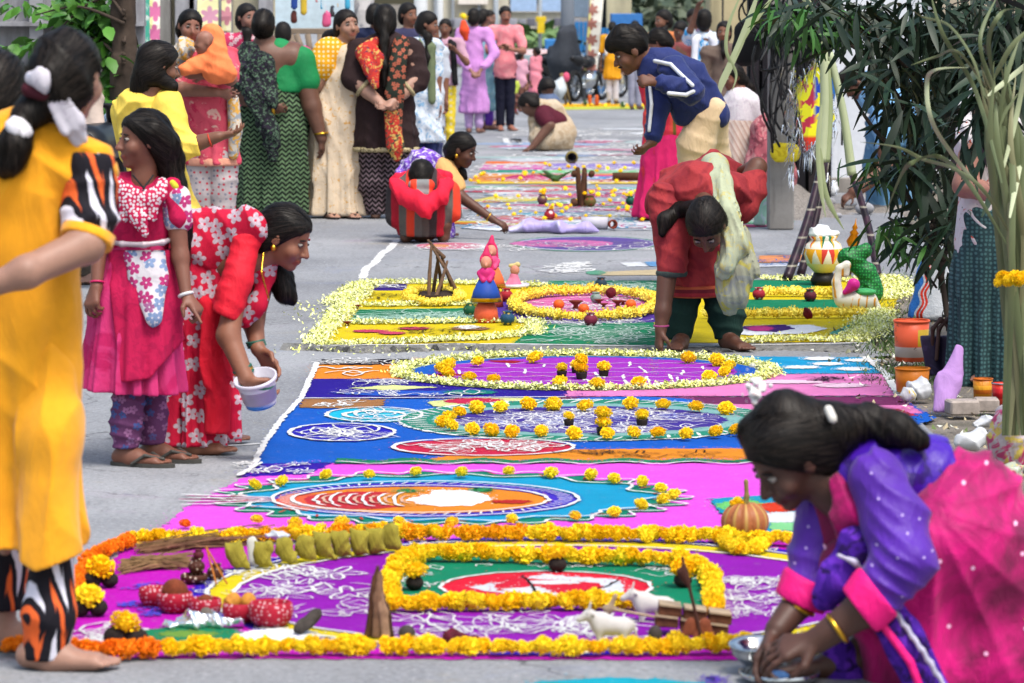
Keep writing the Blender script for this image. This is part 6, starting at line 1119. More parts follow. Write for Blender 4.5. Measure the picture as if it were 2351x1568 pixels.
# ---- woman at the right edge in teal
f = Fig('woman in teal checked skirt and white floral tunic at the right edge', 2300, 15.9, '#b07c6c')
f.head(2345, 95, .02, .215, -40, 10, 0).limb((2338, 150, .02, 32), (2325, 190, .03, 40)).limb((2310, 240, .03, 70), (2300, 420, .03, 80), sq=.8).limb((2252, 260, -.03, 36), (2216, 425, -.12, 28), (2310, 455, -.3, 17)); f.hand(f.p(2310, 455, -.3), (1, -.1, .1), (0, .5, .8), -1, .6)
f.limb((2270, 860, .03, 30), (2268, 880, .03, 20)); f.foot(f.p(2268, 880, .03), (-.4, -1)); f.foot(f.p(2340, 880, .05), (.3, -1)); f.hair([[('l', 0, -.09, -.05, .05), (2370, 220, .1, 26)]], 'full')
wf = blotch(('#d8d4d6', '#c8482c', '#c9c4c8', '#3a5a3a'), 22, thr=.60)
f.garm('tunic', wf, [[(2312, 220, .02, 72), (2300, 380, .02, 88), (2290, 560, .03, 96)], [(2262, 235, 0, 42), (2370, 235, 0, 42)], [(2252, 250, -.02, 46), (2232, 330, -.06, 40)]], .04, [f.wr((.5, 0, 1), 40, .008, 3)], below=590, sq=.8)
f.garm('skirt', dots('#2a4448', '#4a7072', 55, .34, rnd=.35), [[(2295, 500, .02, 92), (2290, 640, .02, 98), (2290, 880, .02, 100)]], .04, [f.pl(2290, 9, .020, 520, 880, 0, 5)], below=884, sq=.8); f.done()
# ================================================================ things on and beside the rangolis
def thing(name, label, cat, x, y, group=None): g = G(x, y); return empty(name, (g[0], g[1], .006), label=label, cat=cat, group=group)
def sdf_part(name, S, mat, par, h=.006): 
    me = S.mesh(name, h, None, np.array(par.location)); return mesh_obj(name, me, mat, par)
def ring(prof, n=24): return prof
@cached
def dots3(base, dot, scale=60, size=.3, g=.8, rough=.7, band=None):
    m = NT('painted_clay', rough); v = m.n('TexVoronoi', {'Vector': m.oc(), 'Scale': scale, 'Randomness': .6}); f = m.ramp(v.outputs['Distance'], size, size - .08)
    c = m.mix(f, m.vary(lin(base, g), .15, 20), lin(dot, g)); m.col(c); m.bump(m.noise(120, 3), .2, .003); return m.m
def vase(name, label, cat, x, y, wpx, prof, mat, group=None, scale_h=1.0):
    """prof in units of half the pixel width; x, y = where its base stands in the photo"""
    t = thing(name, label, cat, x, y, group); k = t.location[1] / F * wpx / 2
    lathe('pot_body', [(r * k, z * k * scale_h) for r, z in prof], mat, t, (0, 0, 1), np.array(t.location)); return t, k
POT = [(0, 0), (.55, 0), (.85, .35), (1, .8), (.92, 1.2), (.62, 1.5), (.55, 1.62), (.72, 1.8), (.70, 1.86), (.48, 1.7), (.45, 1.3), (0, .9)]
BOWL = [(0, 0), (.66, 0), (.92, .22), (1, .48), (.95, .70), (.88, .76), (.82, .70), (.84, .5), (0, .4)]
red_dot = dots3('#a81630', '#d8b4ba', 95, .34)
for i, (x, y, w, fill) in enumerate(((357, 1394, 72, 'red'), (402, 1408, 78, 'brown'), (472, 1418, 70, 'brown small'), (552, 1432, 78, 'yellow'), (622, 1441, 96, 'empty'))):
    lab = ('red spotted clay bowl half hidden behind the brown powder bowl', 'red spotted clay bowl with a tall brown heap', 'red spotted clay bowl with a small brown lump', 'red spotted clay bowl with two crumbly yellow sweets', 'widest red spotted clay bowl nearest the viewer')[i]
    t, k = vase('clay_bowl', lab, 'bowl', x, y, w * 1.1, BOWL, red_dot, 'red clay bowls', 1.4)
    o = np.array(t.location)
    if fill == 'brown': S = Sdf(); S.ell(o + [0, 0, 1.0 * k], np.array([.72, .72, .8]) * k); S.fold(wrinkle((1, 1, 0), 200, .002, 1), .002); q = sdf_part('heap', S, plain('coconut_husk', '#7a3a22', .9, amt=.3, scale=60), t, .004)
    if fill == 'brown small': S = Sdf(); S.ell(o + [0, 0, .85 * k], np.array([.5, .5, .45]) * k); sdf_part('heap', S, plain('coconut_husk', '#7a3a22', .9, amt=.3, scale=60), t, .004)
    if fill == 'yellow':
        for dx in (-.42, .45): S = Sdf(); S.ell(o + [dx * k, 0, 1.05 * k], np.array([.46, .42, .55]) * k); S.fold(wrinkle((1, .4, .8), 260, .007, int(dx * 9) + 9, 4), .007); sdf_part('sweet', S, plain('fried_sweet', '#c98a36', .8, amt=.3, scale=90), t, .003)
    if fill == 'empty': S = Sdf(); S.ell(o + [0, 0, .7 * k], np.array([.72, .72, .18]) * k); S.fold(wrinkle((1, .4, 0), 150, .004, 3), .004); sdf_part('grain', S, plain('brown_grain', '#7a4a30', .9, amt=.4, scale=140), t, .004)
# grain sacks
sk = NT('yellow_sackcloth', .85); sk.col(sk.vary(lin('#a89c36', .62), .25, 16)); weave(sk, .6)
for i, (x, y) in enumerate(((545, 1312), (600, 1309), (655, 1300), (700, 1294), (742, 1288), (783, 1284), (822, 1281), (862, 1277), (893, 1271))):
    lab = 'small yellow green cloth sack, ' + ('nearest one with a folded ear', 'beside the white strip', 'third along the row', 'in the middle of the row, left part', 'exactly mid row', 'just past mid row', 'third from the octagon end', 'second from the octagon end', 'closest to the octagon garland')[i]
    t = thing('grain_sack', lab, 'sack', x, y, 'row of small grain sacks'); o = np.array(t.location); k = t.location[1] / F * 31; a = random.uniform(-.3, .3); S = Sdf(); c, s_ = math.cos(a), math.sin(a)
    S.ell(o + [0, 0, .85 * k], np.array([.66, .62, random.uniform(.74, .9)]) * k, None, .02); lx = random.uniform(-.28, .2); S.cone(o + [(lx - .28) * k, 0, 1.45 * k], o + [(lx + .24) * k, 0, 1.6 * k], .32 * k, .26 * k, .03); S.cone(o + [(lx - .2) * k, 0, 1.55 * k], o + [(lx - .62) * k, .1 * k, random.uniform(1.9, 2.2) * k], .24 * k, .08 * k, .02); S.cone(o + [lx * k, 0, 1.6 * k], o + [(lx + .5) * k, 0, random.uniform(1.75, 2.05) * k], .22 * k, .08 * k, .02); S.cone(o + [.4 * k, -.2 * k, .6 * k], o + [1.0 * k, -.3 * k, .08 * k], .35 * k, .1 * k, .02)
    S.fold(wrinkle((c, s_, -.7), 170, .005, i, 2), .005); S.fold(wrinkle((1, 0, .5), 90, .004, i + 20), .004); S.cut(o, (0, 0, -1)); sdf_part('sack_cloth', S, sk.m, t, .0045)
t = thing('paper_strip', 'white cloth strip standing between the first two sacks', 'paper', 582, 1303); o = np.array(t.location); k = o[1] / F; S = Sdf(); S.chain([(o + [0, 0, .01], 14 * k), (o + [-3 * k, .01, 52 * k], 15 * k)], .01, 1, .4); S.fold(wrinkle((1, 0, .2), 200, .003, 2), .003); sdf_part('strip', S, plain('white_cloth', '#d8d8cc', .9), t, .004)
t = thing('paper_twist', 'crumpled white wrapper lying on the yellow sacks', 'paper', 640, 1268); o = np.array(t.location); S = Sdf(); S.ell(o + [0, -.04, .05], (.04, .02, .012)); S.fold(wrinkle((1, .4, .3), 160, .006, 2), .006); sdf_part('wrapper', S, plain('white_paper', '#c9d2d8', .6), t, .003)
# straw bundles
def straw(label, a, b, n, w, hx):
    g0, g1 = G(*a), G(*b); root = empty('straw_bundle', (g0[0], g0[1], .006), label=label, cat='straw', group='dry straw bundles'); V, Fc = [], []; o = np.array(root.location)
    for i in range(n):
        t0, t1 = random.uniform(0, .25), random.uniform(.7, 1.05); p0, p1 = g0 + (g1 - g0) * t0, g0 + (g1 - g0) * t1; of = np.array([0, random.gauss(0, w), abs(random.gauss(.012, .012))]); of2 = np.array([0, random.gauss(0, w), abs(random.gauss(.012, .012))]); r = random.uniform(.001, .0022); bb = len(V)
        for q in (p0 + of - o, (p0 + p1) / 2 + (of + of2) / 2 + [0, random.gauss(0, .01), .008] - o, p1 + of2 - o): V += [q + [0, r, 0], q + [0, -r, r], q + [0, -r, -r]]
        for s in (0, 3):
            for j in range(3): Fc.append((bb + s + j, bb + s + (j + 1) % 3, bb + s + 3 + (j + 1) % 3, bb + s + 3 + j))
    tag(mesh_obj('stalks', pymesh('stalks', V, Fc), plain('dry_straw', hx, .85, amt=.4, scale=30), root), kind='stuff')
straw('dry straw bundle laid along the back garland', (305, 1272), (640, 1242), 150, .03, '#8a6a4c'); straw('dry straw bundle behind the brown spotted pots', (270, 1312), (440, 1302), 130, .045, '#9a7c58')
# brown spotted stove and pots
bd = dots3('#4a2418', '#d8c4b0', 70, .30); t, k = vase('clay_stove', 'brown spotted toy clay stove with stacked pots by the sacks', 'clay stove', 446, 1342, 66, BOWL, bd, None, .8); o = np.array(t.location)
lathe('pot', [(r * 20 * k / 33, z * 20 * k / 33) for r, z in POT], bd, t, (0, 0, 1), o + [.004, .03, .5 * k]); lathe('pot', [(r * 20 * k / 33, z * 20 * k / 33) for r, z in POT], bd, t, (0, 0, 1), o + [.055, .05, 0]); lathe('small_pot', [(r * 13 * k / 33, z * 13 * k / 33) for r, z in POT], plain('maroon_clay', '#5a1a26', .7), t, (0, 0, 1), o + [.01, .03, 1.5 * k])
for dx in (.03, .06): S = Sdf(); S.cone(o + [.035, -.01, .10], o + [.035 + dx, -.05, .004], .003, .003); sdf_part('stick', S, plain('orange_stick', '#b8702c', .8), t, .0025)
# foil, ball, log, bark, pebble, dry leaf
t = thing('foil_sheet', 'crumpled shiny foil sheet on the magenta powder', 'foil', 450, 1446); o = np.array(t.location); S = Sdf(); S.chain([(o + [-.09, 0, .004], .008), (o + [0, .02, .012], .03), (o + [.10, .01, .008], .018)], .02, 1, 1.6); S.fold(wrinkle((1, .5, .2), 170, .010, 4, 3), .010); S.fold(wrinkle((.3, 1, .8), 260, .006, 8, 3), .006); S.cut(o, (0, 0, -1)); sdf_part('foil', S, plain('foil', '#e6edf2', .22, .9, .9, .05, 10, 0), t, .0035)
t = thing('stone_ball', 'small grey ball sitting on the foil', 'ball', 475, 1440); o = np.array(t.location); S = Sdf(); S.ell(o + [0, -.02, .035], (.0155,) * 3); sdf_part('ball', S, plain('grey_clay', '#6e655e', .9), t, .003)
t = thing('burnt_log', 'short charred log leaning near the white rice patch', 'log', 700, 1462); o = np.array(t.location); S = Sdf(); S.cone(o + [-.012, 0, .016], o + [.026, .03, .046], .017, .018); S.fold(wrinkle((1, 0, -.4), 260, .003, 5), .003); sdf_part('log', S, plain('charred_wood', '#4a4440', .95, amt=.4, scale=40), t, .003)
t = thing('bark_slab', 'curved brown bark slab standing upright by the octagon garland', 'bark', 868, 1470); o = np.array(t.location); k = o[1] / F; S = Sdf()

for pts, hx in ((((-22, .02, 0, 13), (-8, .02, 90, 14), (0, .02, 165, 7)), '#5a3c28'), (((-4, .0, 0, 12), (2, .01, 90, 13), (4, .015, 150, 6)), '#80604a'), (((20, -.01, 0, 12), (14, .0, 60, 12), (8, .01, 112, 5)), '#94745c'), (((34, .0, 0, 7), (26, .0, 50, 6), (14, .01, 100, 4)), '#4a3424')): S = Sdf(); S.chain([(o + [a * k, b, c * k], r * k) for a, b, c, r in pts], .01, 1, .5); S.fold(wrinkle((1, .3, .05), 260, .004, abs(int(pts[0][0])), 1), .004); S.cut(o, (0, 0, -1)); sdf_part('bark_piece', S, plain('bark' + hx[1:], hx, .9, amt=.45, scale=25), t, .0035)
t = thing('pebble', 'rounded dark pebble beside the bark slab', 'pebble', 934, 1474); o = np.array(t.location); S = Sdf(); S.ell(o + [0, 0, .018], (.022, .02, .020)); sdf_part('stone', S, plain('pebble', '#463e3a', .8, amt=.3), t, .004)
t = thing('dried_flower', 'dark red dried cockscomb flower lying by the front garland', 'flower', 1052, 1482); o = np.array(t.location); S = Sdf(); S.cone(o + [-.02, 0, .014], o + [.06, .02, .006], .024, .005, .01); S.fold(wrinkle((1, .5, .5), 190, .005, 2), .005); sdf_part('bloom', S, plain('maroon_petals', '#5c1026', .8, amt=.4, scale=40), t, .003)
# bullock cart
t = thing('toy_bullock_cart', 'toy bullock cart of brown blocks with a pole', 'toy cart', 1590, 1462); o = np.array(t.location); k = o[1] / F; wood = plain('brown_block', '#6e4430', .85, amt=.3, scale=30); tan = plain('tan_block', '#b09a80', .9, amt=.25)
def box_me(name, sx, sy, sz, bev=.12):
    bm = bmesh.new(); bmesh.ops.create_cube(bm, size=1)
    for v in bm.verts: v.co.x *= sx; v.co.y *= sy; v.co.z *= sz
    bmesh.ops.bevel(bm, geom=bm.edges[:], offset=min(sx, sy, sz) * bev, segments=1, affect='EDGES'); me = bpy.data.meshes.new(name); bm.to_mesh(me); bm.free(); return me
def box(name, c, sz, mat, par, rz=0, ry=0, bev=.12):
    b = mesh_obj(name, box_me(name, *sz, bev), mat, par, np.asarray(c) - (np.array(par.location) if par else 0)); b.rotation_euler = (0, ry, rz); return b
for r in range(2):
    for c in range(3): box('block', o + np.array([(-60 + 58 * c + 8 * r) * k, .02, (30 + 26 * r - 9 * c) * k]), (54 * k, .07, 24 * k), wood, t, 0, .12 + random.uniform(-.05, .05)); box('block_top', o + np.array([(-60 + 58 * c + 8 * r) * k, .015, (30 + 26 * r - 9 * c + 13.5) * k]), (52 * k, .072, 5 * k), tan, t, 0, .12)
for dx, dy in ((-6, -.05), (26, -.055)):
    S = Sdf(); S.chain([(o + [(dx - 18) * k, dy, 2 * k], 10 * k), (o + [dx * k, dy, 34 * k], 10 * k)], .02, 1, .35); S.chain([(o + [dx * k, dy, 34 * k], 9 * k), (o + [(dx + 17) * k, dy, 2 * k], 10 * k)], .02, 1, .35); S.fold(wrinkle((1, 0, 0), 150, .002, 1), .002); sdf_part('wheel_half', S, plain('terracotta', '#8a4a34', .9, amt=.25, scale=40), t, .0035)
S = Sdf(); S.cone(o + [-90 * k, -.03, 46 * k], o + [-205 * k, -.02, 66 * k], .004, .004); S.cone(o + [-205 * k, -.02, 40 * k], o + [-180 * k, -.03, 96 * k], .006, .006); sdf_part('yoke_pole', S, tan, t, .003)
S = Sdf(); S.cone(o + [16 * k, -.06, 10 * k], o + [-26 * k, -.03, 185 * k], .005, .004); S.cone(o + [-30 * k, -.03, 150 * k], o + [-18 * k, -.03, 130 * k], .010, .007); sdf_part('driver_stick', S, plain('dark_stick', '#4a2a22', .9), t, .003)
def ox(label, x, y, s):
    t = thing('toy_ox', label, 'toy animal', x, y, 'white toy oxen'); o = np.array(t.location); k = o[1] / F * s; S = Sdf(); W3 = lambda a, b, c: o + np.array([a * k, b * k, c * k])
    S.cone(W3(-30, 0, 48), W3(34, 0, 46), 27 * k, 25 * k, .02); S.ell(W3(-28, 0, 68), np.array([18, 14, 16]) * k, None, .02); S.cone(W3(-40, 0, 60), W3(-62, -4, 78), 17 * k, 13 * k, .015); S.cone(W3(-62, -4, 80), W3(-88, -6, 66), 14 * k, 9 * k, .01)
    for dx in (-34, 32):
        for dy in (-14, 14): S.cone(W3(dx, dy, 40), W3(dx, dy, 4), 11 * k, 8 * k, .01)
    for dy in (-1, 1): S.cone(W3(-62, dy * 10, 90), W3(-56, dy * 18, 112), 4 * k, 2.5 * k, .005); S.cone(W3(-56, dy * 12, 84), W3(-50, dy * 24, 82), 6 * k, 4 * k, .005)
    S.cone(W3(58, 0, 60), W3(66, 0, 24), 3 * k, 4 * k, .006); sdf_part('body', S, plain('white_clay', '#d0ccc8', .7, amt=.1), t, .0035)
    for dy in (-1, 1): q = mesh_obj('eye', BROW_ME, None, t, (-68 * k, dy * 12 * k - 4 * k, 82 * k)); q.scale = (3 * k,) * 3
ox('white toy ox in front, under the yoke pole', 1405, 1482, .86); ox('white toy ox behind, half hidden by the cart blocks', 1500, 1430, .8)
t = thing('pebble', 'small dark pebble under the yoke pole', 'pebble', 1504, 1478); o = np.array(t.location); S = Sdf(); S.ell(o + [0, 0, .018], (.018, .018, .024)); sdf_part('stone', S, plain('pebble', '#463e3a', .8, amt=.3), t, .004)
# pumpkin
t = thing('pumpkin', 'ribbed orange brown pumpkin with a tall stem', 'pumpkin', 1710, 1247); o = np.array(t.location); k = o[1] / F; S = Sdf(); S.ell(o + [0, 0, 46 * k], np.array([54, 54, 47]) * k)
def ribs(X, o=o, k=k): th = np.arctan2(X[:, 1] - o[1], X[:, 0] - o[0]); return 4.5 * k * (np.abs(np.cos(th * 6)) ** .6 * -1 + .6)
S.fold(ribs, 6 * k); S.ell(o + [0, 0, 98 * k], np.array([16, 16, 10]) * k, None, .02, -1); pm = NT('pumpkin_skin', .5); pz = pm.sep(); pa = pm.math('PINGPONG', pm.math('MULTIPLY', pm.math('ARCTAN2', pz[1], pz[0]), 12 / 6.2832), .5); pm.col(pm.mix(pm.ramp(pa, .02, .22), lin('#b89450', .8), pm.vary(lin('#a4623a', .8), .2, 14))); sdf_part('flesh', S, pm.m, t, .0045)
S = Sdf(); S.chain([(o + [0, 0, 86 * k], 9 * k), (o + [4 * k, 0, 105 * k], 5 * k), (o + [2 * k, 0, 140 * k], 5.5 * k)], .01); sdf_part('stem', S, plain('pumpkin_stem', '#8a7a44', .8, amt=.3), t, .0035)
for dx in (-10, -26, -18, -6): tag(flower('y', o + np.array([dx * k, -.01 + .01 * random.random(), (88 + 8 * (dx == -18)) * k]), 11 * k), 'marigold resting on top of the pumpkin', 'flower', 'marigolds on the pumpkin')
# steel vessels by the squatting woman
steel = plain('steel', '#c8ccd0', .16, .9, 1.0, .04, 8, 0)
t = thing('steel_bowl', 'round steel bowl with a handle, tilted on the plate edge', 'bowl', 1738, 1545); o = np.array(t.location); k = o[1] / F; lathe('bowl_wall', [(0, 4 * k), (34 * k, 6 * k), (58 * k, 34 * k), (62 * k, 52 * k), (66 * k, 54 * k), (62 * k, 57 * k), (56 * k, 46 * k), (30 * k, 14 * k), (0, 12 * k)], steel, t, (-.05, -.12, 1), o + [0, 0, 12 * k]); S = Sdf(); S.chain([(o + [50 * k, 0, 64 * k], 9 * k), (o + [118 * k, .01, 66 * k], 9 * k)], .01, 1, .8); sdf_part('handle', S, steel, t, .004)
t = thing('steel_plate', 'shallow steel plate with blue powder in front of her hands', 'plate', 1790, 1566); o = np.array(t.location); k = o[1] / F; lathe('plate', [(0, 3 * k), (80 * k, 3 * k), (92 * k, 20 * k), (96 * k, 20 * k), (84 * k, 0), (0, 0)], steel, t, (0, 0, 1), o); S = Sdf(); S.ell(o + [-.01, 0, 8 * k], (.035, .03, .016)); S.fold(wrinkle((1, 1, 0), 120, .004, 1), .004); sdf_part('powder_heap', S, powder('#4f78b4'), t, .004)
# thick marigold strings at the right edge
def string3(label, pts, r, n, kind='y'):
    root = empty('garland', pts[0], label=label, cat='garland', group='thick marigold strings at the right')
    for i in range(n):
        t = i / (n - 1) * (len(pts) - 1); j = min(int(t), len(pts) - 2); c = pts[j] + (pts[j + 1] - pts[j]) * (t - j); a = random.uniform(0, 6.28); flower(kind, c + np.array([math.cos(a), math.sin(a), random.uniform(-.5, .5)]) * r * .8, r, root)
string3('thick hanging marigold string beside the squatting woman\'s saree', [P(2326, 1525, 8.95), P(2352, 1400, 8.95), P(2368, 1270, 8.95)], .024, 46)
string3('marigold string tied round the bundle of cane leaves', [P(2292, 638, 12.6), P(2330, 642, 12.55), P(2372, 632, 12.6)], .022, 24, 'y')
# ---- ornaments on the yellow and green rangoli
t = thing('stick_tripod', 'tripod of dry twigs standing on a heap of soil', 'twigs', 1005, 682); o = np.array(t.location); k = o[1] / F; S = Sdf(); S.ell(o, np.array([48, 60, 10]) * k); S.fold(wrinkle((1, .6, 0), 60, .012, 2, 3), .012); sdf_part('soil_heap', S, plain('dark_soil', '#3a2c24', .95, amt=.4, scale=40), t, .008)
tw = plain('twig', '#6a5240', .9, amt=.35, scale=30)
for a, b in (((-20, -.1, 0), (-14, 0, 122)), ((-12, .1, 0), (2, 0, 96)), ((48, -.05, 4), (-10, 0, 108)), ((40, .1, 0), (6, .02, 100)), ((8, .15, 0), (-2, .02, 90)), ((-4, -.12, 0), (22, .0, 80)), ((14, 0, 90), (-22, .02, 128))):
    S = Sdf(); p0, p1 = o + [a[0] * k, a[1], a[2] * k], o + [b[0] * k, b[1], b[2] * k]; mid = (p0 + p1) / 2 + RNG.normal(0, .01, 3); S.chain([(p0, 5 * k), (mid, 4.4 * k), (p1, 3 * k)], .004); sdf_part('twig', S, tw, t, .0055)
def doll(label, x, y, hpx, skirt, top, base, dd=0):
    t = thing('clay_doll', label, 'doll', x, y, 'painted clay dolls'); o = np.array(t.location) + [0, dd, 0]; k = o[1] / F * hpx / 160; A = lambda a, b, c: o + np.array([a * k, b * k, c * k])
    lathe('stand_base', [(0, 0), (30 * k, 0), (26 * k, 30 * k), (15 * k, 50 * k), (0, 52 * k)], plain('orange_clay', base, .6), t, (0, 0, 1), o); lathe('skirt', [(0, 48 * k), (36 * k, 46 * k), (30 * k, 70 * k), (18 * k, 96 * k), (0, 98 * k)], plain('painted_skirt', skirt, .6), t, (0, 0, 1), o); lathe('skirt_band', [(35 * k, 50 * k), (36.5 * k, 47 * k), (34.5 * k, 56 * k)], GOLD, t, (0, 0, 1), o)
    S = Sdf(); S.cone(A(0, 0, 90), A(0, 0, 112), 15 * k, 17 * k, .01); S.cone(A(-15, 0, 112), A(-6, -16, 96), 7 * k, 6 * k, .005); S.cone(A(15, 0, 112), A(8, -16, 96), 7 * k, 6 * k, .005); sdf_part('torso', S, plain('painted_top', top, .6), t, .005)
    S = Sdf(); S.ell(A(0, -2, 136), np.array([13, 13, 16]) * k); S.cone(A(0, -14, 134), A(0, -17, 130), 3 * k, 3 * k, .004); sdf_part('head', S, plain('painted_face', '#d8907a', .6), t, .005)
    S = Sdf(); S.ell(A(0, 4, 142), np.array([15, 14, 17]) * k); S.half(A(0, -4, 138), (0, -1, .2)); S.cone(A(0, 4, 155), A(2, 4, 172), 9 * k, 4 * k, .005); S.cone(A(10, 8, 140), A(16, 6, 100), 6 * k, 4 * k, .005); sdf_part('headdress', S, plain('painted_veil', '#e0306a', .6), t, .005)
doll('clay doll in blue skirt and pink bodice on an orange stand', 1116, 741, 160, '#1f4aa8', '#d82a7c', '#f26a4a'); doll('clay doll in pink and orange behind the blue skirted doll', 1128, 706, 150, '#f0703a', '#e04a80', '#f26a4a')
t = thing('seated_doll', 'small seated clay doll with a pale turban on a plate', 'doll', 1180, 662); o = np.array(t.location); k = o[1] / F; S = Sdf(); S.cone(o + [0, 0, 6 * k], o + [0, 0, 26 * k], 18 * k, 10 * k, .01); S.cone(o + [-10 * k, -.02, 16 * k], o + [-16 * k, -.03, 6 * k], 5 * k, 5 * k, .006); sdf_part('torso', S, plain('pink_paint', '#e07a9a', .6), t, .006); S = Sdf(); S.ell(o + [2 * k, 0, 40 * k], np.array([11, 11, 13]) * k); sdf_part('head', S, plain('painted_face', '#d8907a', .6), t, .006); S = Sdf(); S.chain([(o + [-8 * k, 0, 50 * k], 5 * k), (o + [10 * k, 0, 51 * k], 5 * k)], .006); S.ell(o + [8 * k, 0, 54 * k], np.array([6, 6, 5]) * k, None, .008); sdf_part('turban', S, plain('pale_cloth', '#d8c48a', .8), t, .006); lathe('plate', [(0, 4 * k), (34 * k, 4 * k), (36 * k, 9 * k), (33 * k, 0), (0, 0)], plain('white_plastic', '#d8d6e4', .4), t, (0, 0, 1), o)
for x, y, w, c, d_, lab in ((1078, 726, 30, '#1d5a3a', '#c8b46a', 'green painted pot left of the blue skirted doll'), (1162, 694, 32, '#a8202c', '#d8b49a', 'red painted pot behind the dolls'), (1165, 748, 34, '#1c4a6a', '#c8b060', 'blue painted pot right of the doll stand'), (1356, 750, 32, '#7a2640', '#c9a8b0', 'maroon painted pot in front of the big flower ring'), (1380, 665, 28, '#243a4a', '#7a4a3a', 'dark painted pot behind the big flower ring'), (1368, 697, 26, '#8a9a94', '#5a7a5a', 'grey green pot inside the big flower ring'), (1860, 694, 30, '#5a1a2a', '#2a6a4a', 'maroon and green pot right of the red tunic'), (1742, 690, 30, '#a02030', '#d8d0c0', 'red and white pot behind the pale scarf')):
    t, k = vase('painted_pot', lab, 'pot', x, y, w, POT, dots3(c, d_, 40, .34), 'small painted pots')
for x, y, r, lab in ((1283, 704, 13, 'orange at the left of the big flower ring'), (1448, 704, 13, 'orange at the right of the big flower ring'), (1340, 714, 13, 'orange half sunk behind the ring front')): t = thing('orange', lab, 'orange', x, y + r * .8, 'oranges in the flower ring'); o = np.array(t.location); k = o[1] / F; S = Sdf(); S.ell(o + [0, 0, r * k], np.array([r, r, r * .95]) * k); S.ell(o + [0, 0, r * 2 * k], np.array([.15, .15, .1]) * r * k, None, .01, -1); sdf_part('fruit', S, plain('orange_peel', '#f0661e', .5, amt=.1, scale=60), t, .005)
LAMP = [(0, 0), (.5, 0), (.35, .3), (.3, .5), (.9, .9), (1, 1.05), (.9, 1.0), (0, .7)]
for x, y, w, lab in ((1322, 712, 34, 'clay lamp beside the left orange'), (1418, 708, 28, 'tall clay lamp beside the right orange'), (1386, 708, 22, 'small clay lamp mid ring'), (1430, 702, 22, 'clay lamp just left of the right orange'), (820, 711, 20, 'little clay lamp at the back left corner on yellow powder'), (797, 750, 22, 'little clay lamp at the left edge of the green panel'), (1376, 700, 24, 'low clay lamp behind the small lamp')): vase('clay_lamp', lab, 'clay lamp', x, y, w, LAMP, plain('terracotta_dark', '#7a3020', .8, amt=.2), 'clay lamps on the yellow rangoli', 1.1 if w > 24 else .8)
for x, y, r, kd in ((1403, 678, 12, 'red bloom'),): t = thing('rose', 'dark red rose at the back of the big flower ring', 'flower', x, y + 14); o = np.array(t.location); k = o[1] / F; S = Sdf(); S.ell(o + [0, 0, 18 * k], np.array([12, 12, 13]) * k); S.fold(wrinkle((1, .6, .7), 140, .008, 3, 3), .008); sdf_part('bloom', S, plain('red_rose', '#6a0c1e', .8, amt=.4), t, .005)
t = thing('rose', 'dark red flower tucked in the string before the swan ornament', 'flower', 1853, 738); o = np.array(t.location); k = o[1] / F; S = Sdf(); S.ell(o + [0, -.02, 16 * k], np.array([12, 9, 14]) * k); S.fold(wrinkle((1, .6, .7), 140, .008, 4, 3), .008); sdf_part('bloom', S, plain('red_rose', '#6a0c1e', .8, amt=.4), t, .005)
# big painted pot with white heap
t = thing('harvest_pot', 'large cream pot painted with red, green and yellow triangles, heaped with white cotton', 'pot', 1890, 656); o = np.array(t.location); k = o[1] / F; pt = NT('triangle_painted_pot', .6); q = pt.sep(); th = pt.math('MULTIPLY', pt.math('ARCTAN2', q[1], q[0]), 9 / 6.2832); z = pt.math('DIVIDE', q[2], 42 * k); row = pt.math('FRACT', z); tri = pt.math('PINGPONG', th, .5); inside = pt.math('LESS_THAN', pt.math('MULTIPLY', pt.math('SUBTRACT', 1.0, row), .5), tri)
hue = pt.n('TexWhiteNoise', {'W': pt.math('ADD', pt.math('FLOOR', pt.math('ADD', th, .5)), pt.math('MULTIPLY', pt.math('FLOOR', z), 7.3))}, noise_dimensions='1D').outputs['Value']; cc = pt.mix(pt.ramp(hue, .33, .34), lin('#b8342c'), lin('#1a6a4c')); cc = pt.mix(pt.ramp(hue, .66, .67), cc, lin('#d89a20')); lo = pt.math('LESS_THAN', q[2], 50 * k); pt.col(pt.mix(lo, pt.mix(inside, lin('#e0ddd0', .85), cc), lin('#e0d890', .8)))
lathe('stand', [(0, 0), (26 * k, 0), (30 * k, 10 * k), (22 * k, 28 * k), (0, 28 * k)], plain('black_stand', '#16120e', .5), t, (0, 0, 1), o); lathe('pot_body', [(0, 26 * k), (20 * k, 28 * k), (38 * k, 46 * k), (46 * k, 72 * k), (40 * k, 94 * k), (28 * k, 104 * k), (34 * k, 112 * k), (30 * k, 113 * k), (0, 104 * k)], pt.m, t, (0, 0, 1), o); S = Sdf(); S.ell(o + [0, 0, 116 * k], np.array([34, 30, 12]) * k); S.ell(o + [-4 * k, 0, 126 * k], np.array([20, 20, 16]) * k, None, .02); S.fold(wrinkle((1, .5, .8), 90, .012, 6, 3), .012); sdf_part('cotton_heap', S, plain('white_cotton', '#e8ecee', .95), t, .006)
